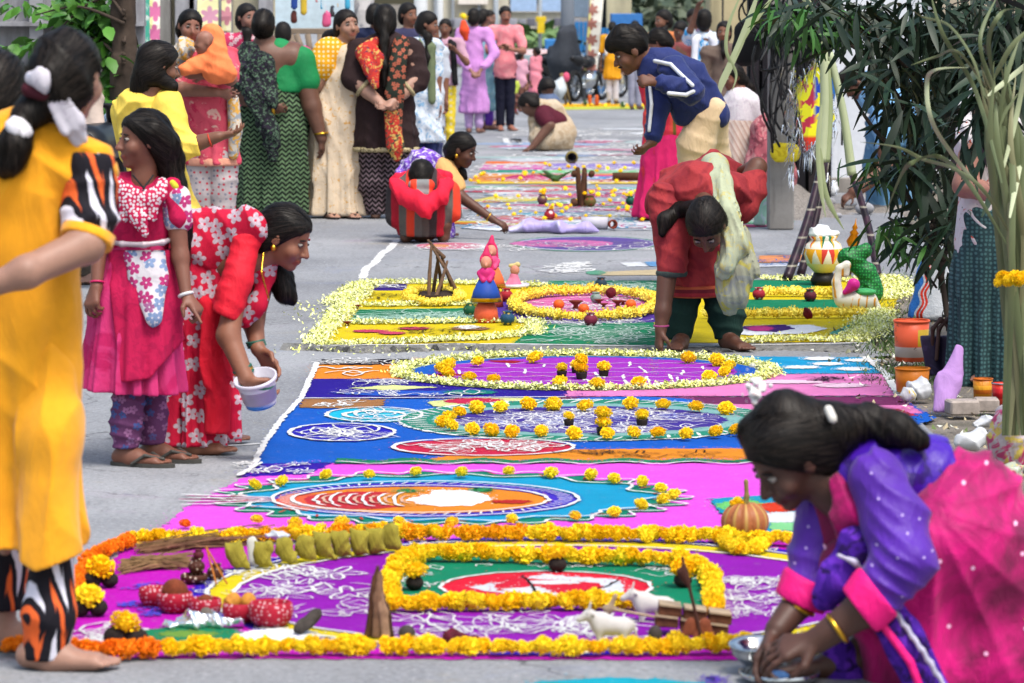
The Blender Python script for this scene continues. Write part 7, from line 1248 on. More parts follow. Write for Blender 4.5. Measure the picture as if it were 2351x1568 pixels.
# swan ornament, green cloth and golden finial
t = thing('swan_ornament', 'white painted swan ornament with orange markings and a pink ball', 'ornament', 1955, 716); o = np.array(t.location); k = o[1] / F; A = lambda a, b, c: o + np.array([a * k, b * k, c * k]); S = Sdf(); S.ell(A(10, 0, 24), np.array([50, 30, 26]) * k); S.chain([(A(-30, 0, 36), 14 * k), (A(-36, 0, 66), 10 * k), (A(-28, 0, 98), 9 * k), (A(-12, 0, 106), 9 * k), (A(-14, 0, 84), 8 * k)], .012); S.cone(A(44, 0, 30), A(64, 0, 4), 12 * k, 6 * k, .01)
sw = NT('painted_swan', .55); f_ = sw.ramp(sw.math('PINGPONG', sw.math('ADD', sw.math('MULTIPLY', sw.sep()[0], 24), sw.math('MULTIPLY', sw.noise(9, 2), 1.2)), .5), .36, .42); hz_ = sw.ramp(sw.noise(11, 2), .45, .5); sw.col(sw.mix(sw.math('MULTIPLY', f_, hz_), lin('#dcd8cc', .85), lin('#d8962c', .85))); sdf_part('body', S, sw.m, t, .006); S = Sdf(); S.ell(A(2, -22, 62), np.array([15, 13, 15]) * k); S.cone(A(-8, -22, 52), A(-18, -22, 44), 10 * k, 6 * k, .01); sdf_part('pink_ball', S, plain('pink_paint', '#e0249a', .5), t, .006); S = Sdf(); S.ell(A(30, -8, 44), np.array([26, 22, 9]) * k); sdf_part('green_saddle', S, plain('green_paint', '#4ab86a', .5), t, .006)
t = thing('draped_green_cloth', 'folded green silk cloth draped behind the swan ornament', 'cloth', 1985, 690); o = np.array(t.location); k = o[1] / F; A = lambda a, b, c: o + np.array([a * k, b * k, c * k]); S = Sdf(); S.chain([(A(-40, 0, 96), 24 * k), (A(0, 0, 112), 18 * k)], .02); S.chain([(A(-30, 0, 84), 20 * k), (A(6, 0, 60), 22 * k), (A(22, 0, 20), 24 * k)], .02); S.chain([(A(20, 0, 36), 20 * k), (A(-70, .02, -12), 12 * k)], .02); S.fold(wrinkle((.6, 0, 1), 90, .010, 2), .010); S.cut(o, (0, 0, -1)); sdf_part('fabric', S, dots('#12622e', '#2f9a4a', 60, .3, rnd=.4, rough=.5), t, .006)
t = thing('golden_finial', 'golden temple shaped finial standing on the green cloth', 'ornament', 1948, 640); o = np.array(t.location) ; k = o[1] / F; lathe('finial', [(0, 70 * k), (10 * k, 72 * k), (16 * k, 84 * k), (8 * k, 100 * k), (11 * k, 104 * k), (4 * k, 112 * k), (7 * k, 116 * k), (2 * k, 126 * k), (0, 140 * k)], plain('bright_gold', '#e08a1c', .3, .9, .8, .1, 20, 0), t, (.12, 0, 1), o); lathe('finial_post', [(0, 0), (6 * k, 0), (5 * k, 72 * k), (0, 73 * k)], plain('brown_post', '#6a4a34', .8), t, (.12, 0, 1), o)
# far rangoli things
t = thing('tied_sticks', 'upright stack of three tied logs with clay pots at its foot', 'logs', 1338, 474); o = np.array(t.location); k = o[1] / F; lg_ = plain('log_wood', '#5c3c2a', .9, amt=.3, scale=14)
for a, b, r in (((-6, 0, 0), (-12, 0, 84), 7), ((4, .05, 0), (4, .05, 82), 7), ((-2, -.1, 0), (2, -.1, 78), 6)): S = Sdf(); S.cone(o + [a[0] * k, a[1], a[2] * k], o + [b[0] * k, b[1], b[2] * k], r * k, r * k * .9); sdf_part('log', S, lg_, t, .012)
for x in (-20, 20): lathe('log_end', [(0, 0), (7 * k, 0), (7 * k, .2), (0, .2)], lg_, t, (0, -1, .1), o + [x * k, .1, (70 if x else 0) * k]); lathe('log_end', [(0, 0), (8 * k, 0), (8 * k, .2), (0, .2)], lg_, t, (0, -1, 0), o + [x * k, .1, 8 * k])
for x, y, w, c, d_, lab in ((1262, 506, 26, '#a02030', '#e0c8c8', 'red white flowered pot topped with marigolds up the road'), (1245, 470, 24, '#6a4a50', '#9a8a4a', 'spotted pot topped with marigolds left of the tied logs'), (1447, 472, 22, '#0f4a3c', '#14604c', 'dark green pot topped with marigolds right of the tied logs'), (1355, 476, 28, '#6a5a2a', '#a03030', 'olive pot at the foot of the tied logs')):
    t, k = vase('painted_pot', lab, 'pot', x, y, w, POT, dots3(c, d_, 20, .34), 'small painted pots')
    for j in range(5): tag(flower('yf', np.array(t.location) + [random.gauss(0, .5) * k, random.gauss(0, .3) * k, 2.0 * k + random.random() * .6 * k], .5 * k), 'marigold piled on the ' + lab.replace(' topped with marigolds', ''), 'flower', 'marigolds on far pots')
t = thing('fallen_pot', 'dark clay pot lying on its side by the crouching woman', 'pot', 1312, 376); o = np.array(t.location); k = o[1] / F; lathe('pot_body', [(0, -30 * k), (10 * k, -28 * k), (13 * k, -12 * k), (9 * k, -2 * k), (12 * k, 4 * k), (7 * k, -4 * k), (0, -20 * k)], plain('dark_pot', '#2c2830', .5, amt=.3), t, (.15, -1, .1), o + [0, 0, 13 * k]); lathe('rope_ring', [(11 * k, 2 * k), (15 * k, 4 * k), (11 * k, 7 * k)], plain('rope', '#8a7a40', .9), t, (.15, -1, .1), o + [0, 0, 13 * k])
t = thing('cloth_sheet', 'crumpled lavender plastic sheet on the road', 'plastic sheet', 1250, 536); o = np.array(t.location); k = o[1] / F; S = Sdf(); S.chain([(o + [-80 * k, 0, 4 * k], 6 * k), (o + [-30 * k, .1, 14 * k], 17 * k), (o + [30 * k, 0, 10 * k], 16 * k), (o + [60 * k, 0, 8 * k], 8 * k), (o + [96 * k, 0, 10 * k], 14 * k), (o + [125 * k, 0, 2 * k], 4 * k)], .04, 1, 1.5); S.fold(wrinkle((1, .4, .6), 22, .022, 3), .022); S.fold(wrinkle((.5, 1, 1), 55, .010, 5), .010); S.cut(o, (0, 0, -1)); sdf_part('sheet', S, blotch(('#b4a6e0', '#c8c4ec'), 3, rough=.4), t, .012)
t = thing('paper_tube', 'white sack roll with an open clay pipe end on the road', 'roll', 1395, 528); o = np.array(t.location); k = o[1] / F; lathe('roll', [(0, 0), (14 * k, 0), (14 * k, 60 * k), (0, 60 * k)], plain('white_cloth', '#c9c6d4', .9), t, (-1, .1, 0), o + [0, 0, 14 * k]); lathe('clay_pipe', [(6 * k, 0), (9 * k, 0), (11 * k, 14 * k), (7 * k, 14 * k), (6 * k, 1 * k)], plain('terracotta_dark', '#7a3020', .8, amt=.2), t, (.35, -1, 0), o + [8 * k, 0, 12 * k])
t = thing('leaf_sprig', 'small green leafy sprig lying on the pink band', 'leaves', 1275, 418); o = np.array(t.location); S = Sdf(); [S.cone(o + [0, 0, .02], o + [random.uniform(-.16, .16), random.uniform(-.2, .2), random.uniform(.02, .1)], .02, .006) for _ in range(9)]; sdf_part('leaves', S, plain('green_leaf', '#3a5a30', .7), t, .012)
t = thing('log', 'short brown log lying on the orange band', 'log', 1455, 416); o = np.array(t.location); lathe('log', [(0, 0), (.035, 0), (.035, .36), (0, .36)], lg_, t, (1, .05, 0), o + [-.18, 0, .035])
# ---- clutter at the right edge
def tin(label, x, y, w, h, mat, cat='tin', tilt=(0, 0, 1), rim=None, nm='paint_tin'):
    t = thing(nm, label, cat, x, y, 'tins and tubs on the verge'); o = np.array(t.location); k = o[1] / F; lathe('tin_wall', [(0, 0), (w / 2 * k * .9, 0), (w / 2 * k, h * k), (w / 2 * k * .94, h * k), (w / 2 * k * .84, h * k * .2), (0, h * k * .2)], mat, t, tilt, o + [0, 0, .01]); lathe('tin_rim', [(w / 2 * k * .93, h * k * .97), (w / 2 * k * 1.05, h * k * .98), (w / 2 * k * 1.03, h * k * 1.03), (w / 2 * k * .93, h * k * 1.02)], rim or mat, t, tilt, o + [0, 0, .01]); return t
def tin_mat(base, lab, lab2, h):
    m = NT('printed_tin', .4); s = m.sep(); c = lin(base, .85); z = m.math('DIVIDE', s[2], h); inl = m.math('MULTIPLY', m.ramp(z, .15, .17), m.ramp(z, .42, .40)); c = m.mix(inl, c, lin(lab, .8)); c = m.mix(m.math('MULTIPLY', m.ramp(s[0], .02, .022), m.math('MULTIPLY', m.ramp(z, .42, .44), m.ramp(z, .85, .83))), c, lin(lab2, .8)); c = m.mix(m.ramp(m.noise(22, 4, .7), .62, .7), c, lin('#5a4a40', .7)); m.col(c); return m.m
tin('big orange printed tin with a pale label on the verge', 2092, 836, 82, 92, tin_mat('#e8603a', '#d8c4bc', '#c8a428', .18)); tin('low orange plastic tub full of crumpled bags', 2094, 908, 80, 54, plain('orange_plastic', '#e0801c', .4), 'tub', nm='plastic_tub')
tin('yellow orange tin beside the red tin', 2256, 924, 46, 46, stripes(('#e8a428', '#d88a1c', '#c8681c'), .05, 2, rough=.4)); tin('glossy red tin at the right edge', 2302, 938, 52, 50, stripes(('#c81c24', '#e03a28', '#a81018'), .06, 2, rough=.3), rim=steel)
for x, y, w, h in ((2212, 958, 70, 34), (2268, 950, 56, 30)): t = thing('brick', 'pale dusty brick near the tins' if x < 2240 else 'second pale brick behind, by the red tin', 'brick', x, y, 'bricks on the verge'); o = np.array(t.location); k = o[1] / F; box('block', o + np.array([0, .05, h / 2 * k]), (w * k, .10, h * k), plain('dusty_brick', '#a89c94', .95, amt=.25, scale=30), t, random.uniform(-.2, .2))
def crump(label, x, y, sx, sz, mat, nm='crumpled_bag', cat='plastic bag', amp=.016, dz=0, fr=60):
    t = thing(nm, label, cat, x, y, 'crumpled litter on the verge'); o = np.array(t.location); k = o[1] / F; S = Sdf(); S.ell(o + [0, 0, sz * .45 * k], np.array([sx / 2, sx / 2.4, sz * .55]) * k); S.ell(o + [sx * .2 * k, 0, sz * .7 * k], np.array([sx * .2, sx * .2, sz * .4]) * k, None, .02); S.fold(wrinkle((1, .4, .7), fr, amp, int(x), 3), amp); S.fold(wrinkle((-.5, .4, 1), fr * 2.1, amp * .5, int(y), 3), amp * .5); S.cut(o, (0, 0, -1)); sdf_part('bag', S, mat, t, .006)
wpl = plain('white_film', '#d4d6da', .35, amt=.1)
crump('crumpled white bag spilling from the orange tub', 2108, 920, 62, 46, wpl); crump('small white bag with yellow scraps before the tub', 2082, 926, 44, 30, blotch(('#d4d6da', '#d8b83a'), 20, rough=.4)); crump('crumpled white paper under the bricks', 2228, 1040, 78, 50, wpl); crump('flattened white paper scrap further back', 2262, 984, 60, 26, wpl)
crump('big clear bag with yellow and pink packets at the right edge', 2322, 1078, 116, 150, blotch(('#c4b8bc', '#d8c060', '#c84878', '#d0c4c4'), 14, rough=.3), amp=.02); crump('greenish clear bag of scraps behind the squatting woman', 2300, 1135, 110, 70, blotch(('#a8b09c', '#c8bc70', '#b05060', '#e0dcd4'), 18, rough=.4), amp=.02)
t = thing('handbag', 'dark purple handbag with tall brown handles', 'bag', 2165, 865); o = np.array(t.location); k = o[1] / F; S = Sdf(); S.chain([(o + [-20 * k, 0, 0], 22 * k), (o + [-26 * k, 0, 84 * k], 26 * k)], .02, 1, .6); S.chain([(o + [18 * k, 0, 0], 22 * k), (o + [22 * k, 0, 84 * k], 24 * k)], .02, 1, .6); S.fold(wrinkle((1, 0, .4), 50, .008, 2), .008); S.cut(o + [0, 0, 92 * k], (0, 0, 1)); S.cut(o, (0, 0, -1)); sdf_part('bag_body', S, blotch(('#2c2440', '#3c3254'), 10, rough=.5), t, .006)
for dx in (-14, 14): S = Sdf(); S.chain([(o + [(-22 + dx * .3) * k, -.04 * (dx > 0), 40 * k], 5 * k), (o + [(-20 + dx * .5) * k, -.04, 110 * k], 5 * k), (o + [(-2 + dx * .5) * k, -.04, 132 * k], 5 * k), (o + [(18 + dx * .5) * k, -.04, 112 * k], 5 * k), (o + [(26 + dx * .3) * k, -.04, 60 * k], 5 * k)], .01); sdf_part('handle', S, plain('brown_leather', '#4a3430', .6), t, .005)
t = thing('lilac_cloth_bag', 'flat lilac cloth bag leaning against the teal skirt', 'bag', 2165, 950); o = np.array(t.location); k = o[1] / F; S = Sdf(); S.chain([(o + [0, 0, 0], 26 * k), (o + [14 * k, .05, 60 * k], 30 * k), (o + [44 * k, .1, 140 * k], 12 * k)], .03, 1, .35); S.fold(wrinkle((1, 0, .3), 40, .008, 2), .008); S.cut(o, (0, 0, -1)); sdf_part('fabric', S, cloth('#b48ac8', .75), t, .006)
t = thing('woven_sack', 'white woven plastic sack with red wavy and blue stripes', 'sack', 2135, 732); o = np.array(t.location); k = o[1] / F; S = Sdf(); S.chain([(o + [-2 * k, 0, 0], 52 * k), (o + [10 * k, .05, 90 * k], 38 * k), (o + [18 * k, .08, 140 * k], 26 * k)], .03, 1, .6); S.fold(wrinkle((1, .2, .25), 34, .012, 3), .012); S.cut(o, (0, 0, -1)); sm = NT('woven_sack', .5); q = sm.sep(); xx = sm.math('ADD', sm.math('SUBTRACT', q[0], sm.math('MULTIPLY', q[2], .22)), sm.math('MULTIPLY', sm.math('SINE', sm.math('MULTIPLY', q[2], 62)), .008)); c = lin('#d0d4da', .8); c = sm.mix(sm.math('MULTIPLY', sm.ramp(xx, -.072, -.070), sm.ramp(xx, -.040, -.042)), c, lin('#d8341c', .8)); c = sm.mix(sm.math('MULTIPLY', sm.ramp(xx, -.059, -.058), sm.ramp(xx, -.053, -.054)), c, lin('#d0d4da', .8)); c = sm.mix(sm.ramp(xx, -.080, -.082), c, lin('#2a74c8', .8)); c = sm.mix(sm.math('MULTIPLY', sm.ramp(xx, .055, .058), sm.ramp(sm.noise(30, 1), .48, .52)), c, lin('#1c1c20', .8)); sm.col(c); sm.bump(sm.noise(40, 4, .6, 1), .5, .02); sdf_part('sack_cloth', S, sm.m, t, .008)
# ================================================================ surroundings
def wbox(name, x0, x1, y0, y1, d, th, mat, par=None, label=None, cat=None, group=None, dd=0, kind=None, z0=None, bev=.02):
    """upright box whose front face fills the photo rectangle at distance d"""
    a, b = P(x0, y1, d + dd), P(x1, y0, d + dd); lo = a[2] if z0 is None else z0
    c = np.array([(a[0] + b[0]) / 2, d + dd + th / 2, (lo + b[2]) / 2]); o = box(name, c, (b[0] - a[0], th, b[2] - lo), mat, par, 0, 0, bev); return tag(o, label, cat, group, kind)
def tube(name, pts, r, mat, par=None, r1=None, n=6, smooth=True):
    V, Fc = [], []; o = np.array(par.location) if par else np.zeros(3); m = len(pts)
    for i, p in enumerate(pts):
        t = np.asarray(pts[min(i + 1, m - 1)]) - np.asarray(pts[max(i - 1, 0)]); x, y, a = axis_frame(t); rr = r + ((r1 if r1 is not None else r) - r) * i / max(m - 1, 1)
        V += [np.asarray(p) - o + (x * math.cos(6.2832 * j / n) + y * math.sin(6.2832 * j / n)) * rr for j in range(n)]
    Fc = [(i * n + j, i * n + (j + 1) % n, (i + 1) * n + (j + 1) % n, (i + 1) * n + j) for i in range(m - 1) for j in range(n)] + [tuple(range(n - 1, -1, -1)), tuple(range((m - 1) * n, m * n))]
    return mesh_obj(name, pymesh(name, V, Fc, smooth), mat, par)
def bez(pts, n=14):
    P_ = [np.asarray(p, float) for p in pts]; out = []
    for i in range(len(P_) - 1):
        p0, p1, p2, p3 = P_[max(i - 1, 0)], P_[i], P_[i + 1], P_[min(i + 2, len(P_) - 1)]
        for t in np.linspace(0, 1, n, endpoint=i == len(P_) - 2): out.append(.5 * (2 * p1 + (p2 - p0) * t + (2 * p0 - 5 * p1 + 4 * p2 - p3) * t * t + (3 * p1 - p0 - 3 * p2 + p3) * t ** 3))
    return out
def wall_mat(nm, a, b, st='#55524e', rough=.9, g=.7, sc=1.0):
    m = NT(nm, rough); c = m.mix(m.ramp(m.noise(1.4 * sc, 5, .65), .35, .65), lin(a, g), lin(b, g)); co = m.n('Mapping', {'Vector': m.oc(), 'Scale': (3, 3, .35)}).outputs[0]
    c = m.mix(m.math('MULTIPLY', m.ramp(m.noise(2.2 * sc, 5, .7, .3, co), .5, .75), .6), c, lin(st, g)); m.col(c); m.bump(m.noise(26, 4), .3, .01); return m.m
# grey compound wall at the left, of precast slabs
gw = wall_mat('old_concrete', '#b4b4ba', '#8e8e94'); wl = empty('compound_wall', (P(150, 300, 27)[0], 27, 0), label='weathered grey precast compound wall behind the leafy bush', cat='wall')
for r, (y0, y1) in enumerate(((-90, 50), (56, 190), (196, 330), (336, 470), (476, 560))):
    for x0, x1 in ((-1000, -840), (-832, -680), (-672, -530), (-522, -380), (-372, -228), (-220, -70), (-62, 80), (90, 230), (240, 330)): wbox('slab', x0, x1, y0, y1, 27 + random.uniform(0, .03), .12, gw, wl)
for x in (-66, 85, 235): wbox('post', x - 12, x + 12, -100, 560, 26.9, .1, gw, wl)
wbox('ledge', -220, 330, 50, 60, 26.85, .2, gw, wl)
# pale frontage with banners
cf_ = wall_mat('cream_paint', '#d8d0b4', '#c8c0a4', '#8a8474'); fr = empty('shop_front', (P(480, 300, 38)[0], 38, 0), label='pale cream shop front behind the standing women', cat='building')
wbox('facade', 300, 660, -150, 420, 38, .3, cf_, fr, z0=0)
for x, w in ((375, 14), (425, 20), (445, 8), (520, 10), (610, 14)): wbox('pilaster', x - w, x + w, -150, 420, 37.8, .2, wall_mat('grey_pillar', '#9a9894', '#84827e') if x == 375 else gw, fr, z0=0)
def banner(label, x0, x1, y0, y1, d, base, hx, cat='banner', slant=0):
    m = NT('printed_banner', .6); q = m.sep(); c = m.mix(m.ramp(q[0], -.01, .01), lin(base[0], .8), lin(base[-1], .8)); f, vo = flower_mask(m, 4.5, .42, 6, .1); ce = m.ramp(m.math('ABSOLUTE', q[0]), .14, .10); c = m.mix(m.math('MULTIPLY', f, ce), c, lin(hx, .8)); c = m.mix(m.ramp(m.math('ABSOLUTE', m.math('SUBTRACT', m.math('ABSOLUTE', q[0]), .17)), .025, .02), c, lin('#e6e4d8', .8)); m.col(c)
    a, b = P(x0, y1, d), P(x1, y0, d); t = empty('banner', ((a[0] + b[0]) / 2, d, a[2]), label=label, cat=cat, group='tall printed banners'); H = b[2] - a[2]; w = (b[0] - a[0]) / 2; n = 8; V = []
    for i in range(n + 1): z = H * i / n; dx = slant * i / n; V += [(-w + dx, .04 * math.sin(i), z), (w + dx, .04 * math.sin(i + 1), z), (-w + dx, .04 * math.sin(i) + .02, z), (w + dx, .04 * math.sin(i + 1) + .02, z)]
    Fc = [q for i in range(n) for b_ in (4 * i,) for q in ((b_, b_ + 1, b_ + 5, b_ + 4), (b_ + 3, b_ + 2, b_ + 6, b_ + 7))]; mesh_obj('banner_sheet', pymesh('banner_sheet', V, Fc), m.m, t); tube('banner_pole', [(t.location.x - w, d + .05, 0), (t.location.x - w + slant, d + .05, b[2] + .1)], .03, gw, t); return t
banner('narrow cream banner with pink ornament near the tree trunk', 338, 366, -60, 250, 35, ('#d8d898', '#e8e4d4'), '#c86a98'); banner('wider pale yellow banner with pink ornament behind the baby', 455, 500, -60, 250, 36.5, ('#e0dca8', '#e0dca8'), '#c08aa0'); banner('cream banner edge behind the woman in green', 510, 530, -60, 200, 36.8, ('#d8d4a0', '#e0dcb8'), '#b87a88')
banner('tall cream and yellow banner with brown ornaments by the blue gate', 1341, 1372, -60, 162, 56, ('#e0d88a', '#dcd8d0'), '#a06a60', slant=.12)
t = wbox('notice_board', 313, 342, -40, 104, 34, .05, blotch(('#4fb49c', '#d8ece4'), 6, thr=.52, wr=0), label='teal notice board with white patches beside the tree trunk', cat='sign')
# stall with hanging goods
st = empty('market_stall', (P(720, 300, 34)[0], 34, 0), label='white stall with a blue tinted back sheet and rough table behind the cream saree', cat='stall'); wbox('back_sheet', 632, 812, -80, 70, 34.6, .05, plain('pale_sheet', '#cfe4f0', .7), st); wbox('table_top', 655, 770, 66, 78, 34, .5, plain('stall_wood', '#8a7a6a', .9), st, bev=.1); wbox('skirting_cloth', 670, 830, 110, 420, 34.4, .1, plain('white_cloth', '#d0d8dc', .9), st, z0=0)
for a, b in (((680, 78), (700, 132)), ((706, 78), (716, 140)), ((735, 78), (735, 250)), ((668, 78), (668, 400)), ((660, 78), (690, 120))): tube('table_leg', [P(*a, 33.9), P(*b, 33.9)], .03, plain('stall_wood', '#8a7a6a', .9), st)
cols = ['#2a4a9c', '#5a2a24', '#d8b83a', '#c83a3a', '#2a9ac8', '#e0dce4', '#d85a8a', '#3a3a40', '#e0a83a', '#7a3a90', '#d04a3a', '#4ab0d8']
for i, (x0, x1, y0, y1) in enumerate(((666, 684, -20, 24), (665, 684, 24, 52), (688, 706, -30, 42), (722, 732, -20, 14), (734, 742, -10, 26), (744, 752, 4, 34), (738, 762, 28, 58), (756, 770, 10, 40), (772, 782, -10, 20), (776, 792, 22, 50), (700, 716, -30, -4), (790, 806, -20, 24))):
    t = empty('hanging_packet', P((x0 + x1) / 2, y1, 34.2 + .02 * i), label=('blue', 'blue and brown', 'maroon', 'yellow', 'red', 'sky blue', 'round blue', 'white and pink', 'dark', 'amber', 'violet', 'vermilion')[i] + ' packet hanging from the white stall', cat='packet', group='goods hanging on the stall'); a, b = P(x0, y1, 34.2 + .02 * i), P(x1, y0, 34.2 + .02 * i); S = Sdf(); S.cone((a + b) / 2 - [0, 0, (b[2] - a[2]) * .3], (a + b) / 2 + [0, 0, (b[2] - a[2]) * .3], (b[0] - a[0]) / 2, (b[0] - a[0]) / 2.4, .02, 1, .5); S.fold(wrinkle((1, 0, 1), 60, .006, i), .006); sdf_part('wrapper', S, blotch((cols[i], cols[(i + 5) % 12]), 9, thr=.58, wr=0, rough=.5), t, .018)
# trees
def leaf_me(name, L, w, bend=.25, n=4, fold=.15):
    V, Fc = [], []
    for i in range(n + 1):
        t = i / n; ww = w * math.sin(math.pi * (t * .92 + .04)) ** .8; z = -bend * L * t * t; V += [(-ww, L * t, z + fold * ww), (0, L * t, z), (ww, L * t, z + fold * ww)]
        if i: b = 3 * i; Fc += [(b - 3, b - 2, b + 1, b), (b - 2, b - 1, b + 2, b + 1)]
    return pymesh(name, V, Fc, True)
def leaf_mat(nm, a, b, g=.6, rough=.5):
    m = NT(nm, rough); r = m.n('ObjectInfo').outputs['Random']; rn = m.math('ADD', m.math('MULTIPLY', r, .6), m.math('MULTIPLY', m.noise(6, 2), .5)); m.col(m.mix(rn, lin(a, g), lin(b, g))); m.b.inputs['Specular IOR Level'].default_value = .3; m.b.inputs['Transmission Weight'].default_value = 0; return m.m
def put_leaf(me, p, dirv, par, s=1, roll=None):
    y = unit(dirv); x = unit(np.cross(y, (0, 0, 1)) + 1e-6); z = np.cross(x, y); a = random.uniform(-.8, .8) if roll is None else roll; x, z = x * math.cos(a) + z * math.sin(a), z * math.cos(a) - x * math.sin(a)
    o = bpy.data.objects.new('leaf', me); COL.objects.link(o); o.parent = par; o.location = [float(v) for v in np.asarray(p) - np.array(par.location)]; o.rotation_euler = frame_rot(x, y, z); o.scale = (s, s, s); return o
def mass(name, mes, spots, mat, par):
    V, Fc = [], []; o = np.array(par.location)
    for me, p, d, s in spots:
        y = unit(d); x = unit(np.cross(y, (0, 0, 1)) + 1e-6); z = np.cross(x, y); a = random.uniform(-1, 1); x, z = x * math.cos(a) + z * math.sin(a), z * math.cos(a) - x * math.sin(a); b = len(V); co = [v.co for v in me.vertices]
        V += [np.asarray(p) - o + s * (x * c[0] + y * c[1] + z * c[2]) for c in co]; Fc += [tuple(b + i for i in pl.vertices) for pl in me.polygons]
    ob = mesh_obj(name, pymesh(name, V, Fc, True), mat, par); ob['kind'] = 'stuff'; return ob
barkm = plain('tree_bark', '#4c4038', .95, amt=.4, scale=9, g=.7)
g0 = P(290, 300, 24.4); tr_ = empty('tree', (g0[0], 24.4, 0), label='dark trunked roadside tree with bright green leaves at the left', cat='tree'); S = Sdf(); S.chain([((g0[0] - .02, 24.4, 0), .12), (P(285, 140, 24.4), .085), (P(284, 40, 24.4), .078), (P(290, -60, 24.4), .075), (P(280, -400, 24.4), .06)], .03); S.fold(wrinkle((1, .6, .1), 80, .012, 2), .012); sdf_part('trunk', S, barkm, tr_, .02)
lm1 = leaf_mat('bright_leaf', '#24581a', '#68a838', .6); LB = [leaf_me('leaf', .085 + .02 * i, .026 + .006 * i, .3, 3) for i in range(3)]; [m.materials.append(lm1) for m in LB]
def leafy(par, regs, n, d, sd, keep, L, mat, dirf):
    sp = []; w_ = np.array([r[4] for r in regs], float); w_ /= w_.sum()
    for _ in range(n): r = regs[RNG.choice(len(regs), p=w_)]; sp.append((random.choice(L), P(r[0] + r[2] * max(-1.6, min(1.6, random.gauss(0, .55))), r[1] + r[3] * max(-1.6, min(1.6, random.gauss(0, .55))), d + random.gauss(0, sd)), dirf(), random.uniform(.75, 1.3)))
    sp.sort(key=lambda s: s[1][1]); [put_leaf(m, p, dv, par, s) for m, p, dv, s in sp[:keep]]; mass('crown', L, sp[keep:], mat, par)
rd_ = lambda: (random.uniform(-1, 1), random.uniform(-1, .2), random.uniform(-.8, .5))
leafy(tr_, ((190, 20, 90, 45, 4), (215, 90, 60, 50, 4), (275, 180, 35, 60, 4), (60, 105, 60, 14, .7), (60, 10, 50, 14, .5), (240, 60, 30, 60, 3), (325, 140, 14, 14, .2), (275, 250, 40, 40, 2)), 700, 24.75, .2, 280, LB, lm1, rd_)
for i in range(14): a = P(285, random.uniform(-60, 160), 24.3); b = P(random.uniform(60, 330), random.uniform(-20, 220), 24.7 + random.uniform(-.3, .3)); tube('branch', bez([a, (a + b) / 2 + [0, 0, .08], b], 5), .014, barkm, tr_, .004, 5)
t = empty('tree', (P(830, 300, 39)[0], 39, 0), label='pale mottled tree trunk behind the cream and brown women', cat='tree'); S = Sdf(); S.chain([(P(838, 420, 39) * [1, 1, 0], .17), (P(832, 60, 39), .10), (P(826, -60, 39), .10)], .03); S.chain([(P(832, 40, 39), .08), (P(862, -60, 39), .06)], .05); S.fold(wrinkle((1, .6, .1), 30, .02, 2), .02); sdf_part('trunk', S, blotch(('#c4c0c0', '#8a8a90', '#d8d4d4'), 6, g=.7), t, .04)
# far end of the road
fb = empty('far_building', (P(1090, 200, 92)[0], 92, 0), label='cream far building with bluish glazed upper strips at the end of the road', cat='building'); fc = wall_mat('pale_plaster', '#e2dcc8', '#d4ccb8', '#a8a498'); wbox('wall', 960, 1168, -60, 260, 92, 2, fc, fb, z0=0); wbox('wall', 1168, 1292, 28, 260, 92.2, 2, fc, fb, z0=0)
for x0, x1 in ((1172, 1232), (1238, 1288), (1292, 1330)): wbox('window', x0, x1, -40, 26, 92, .3, plain('blue_glass', '#a9c4e8', .2), fb)
for x in (1000, 1040, 1100, 1140): wbox('pilaster', x - 3, x + 3, -60, 260, 91.8, .3, plain('grey_pipe', '#9aa0a8', .8), fb, z0=0)
wbox('signboard', 1052, 1120, -20, 10, 91.7, .2, plain('signboard', '#efe6dc', .7), fb)
sh_ = empty('shed_row', (P(1230, 200, 80)[0], 80, 0), label='row of low sheds with dark tin roofs at the end of the road', cat='building'); wbox('wall', 1000, 1345, 66, 240, 80.5, 2, wall_mat('shed_wall', '#a8a090', '#b0a090', '#5a5448'), sh_, z0=0)
for i in range(16): wbox('roof_sheet', 1000 + 21 * i, 1019 + 21 * i, 44 + random.uniform(-2, 2), 62 + random.uniform(-2, 3), 80, 1.2, plain('tin_roof', ('#8a8c94', '#6a6a74', '#9a9aa4')[i % 3], .6, amt=.3, scale=3), sh_)
t = empty('bush', (P(1200, 200, 72)[0], 72, 0), label='low green shrubs in front of the far sheds', cat='plant'); LF = [leaf_me('leaf', .28, .10, .3, 2)]; lm2 = leaf_mat('dull_leaf', '#4a6a3a', '#86a464', .8); LF[0].materials.append(lm2); leafy(t, ((1185, 86, 60, 22, 3), (1270, 90, 50, 22, 3), (1120, 100, 40, 18, 2)), 420, 72, .8, 60, LF, lm2, rd_)
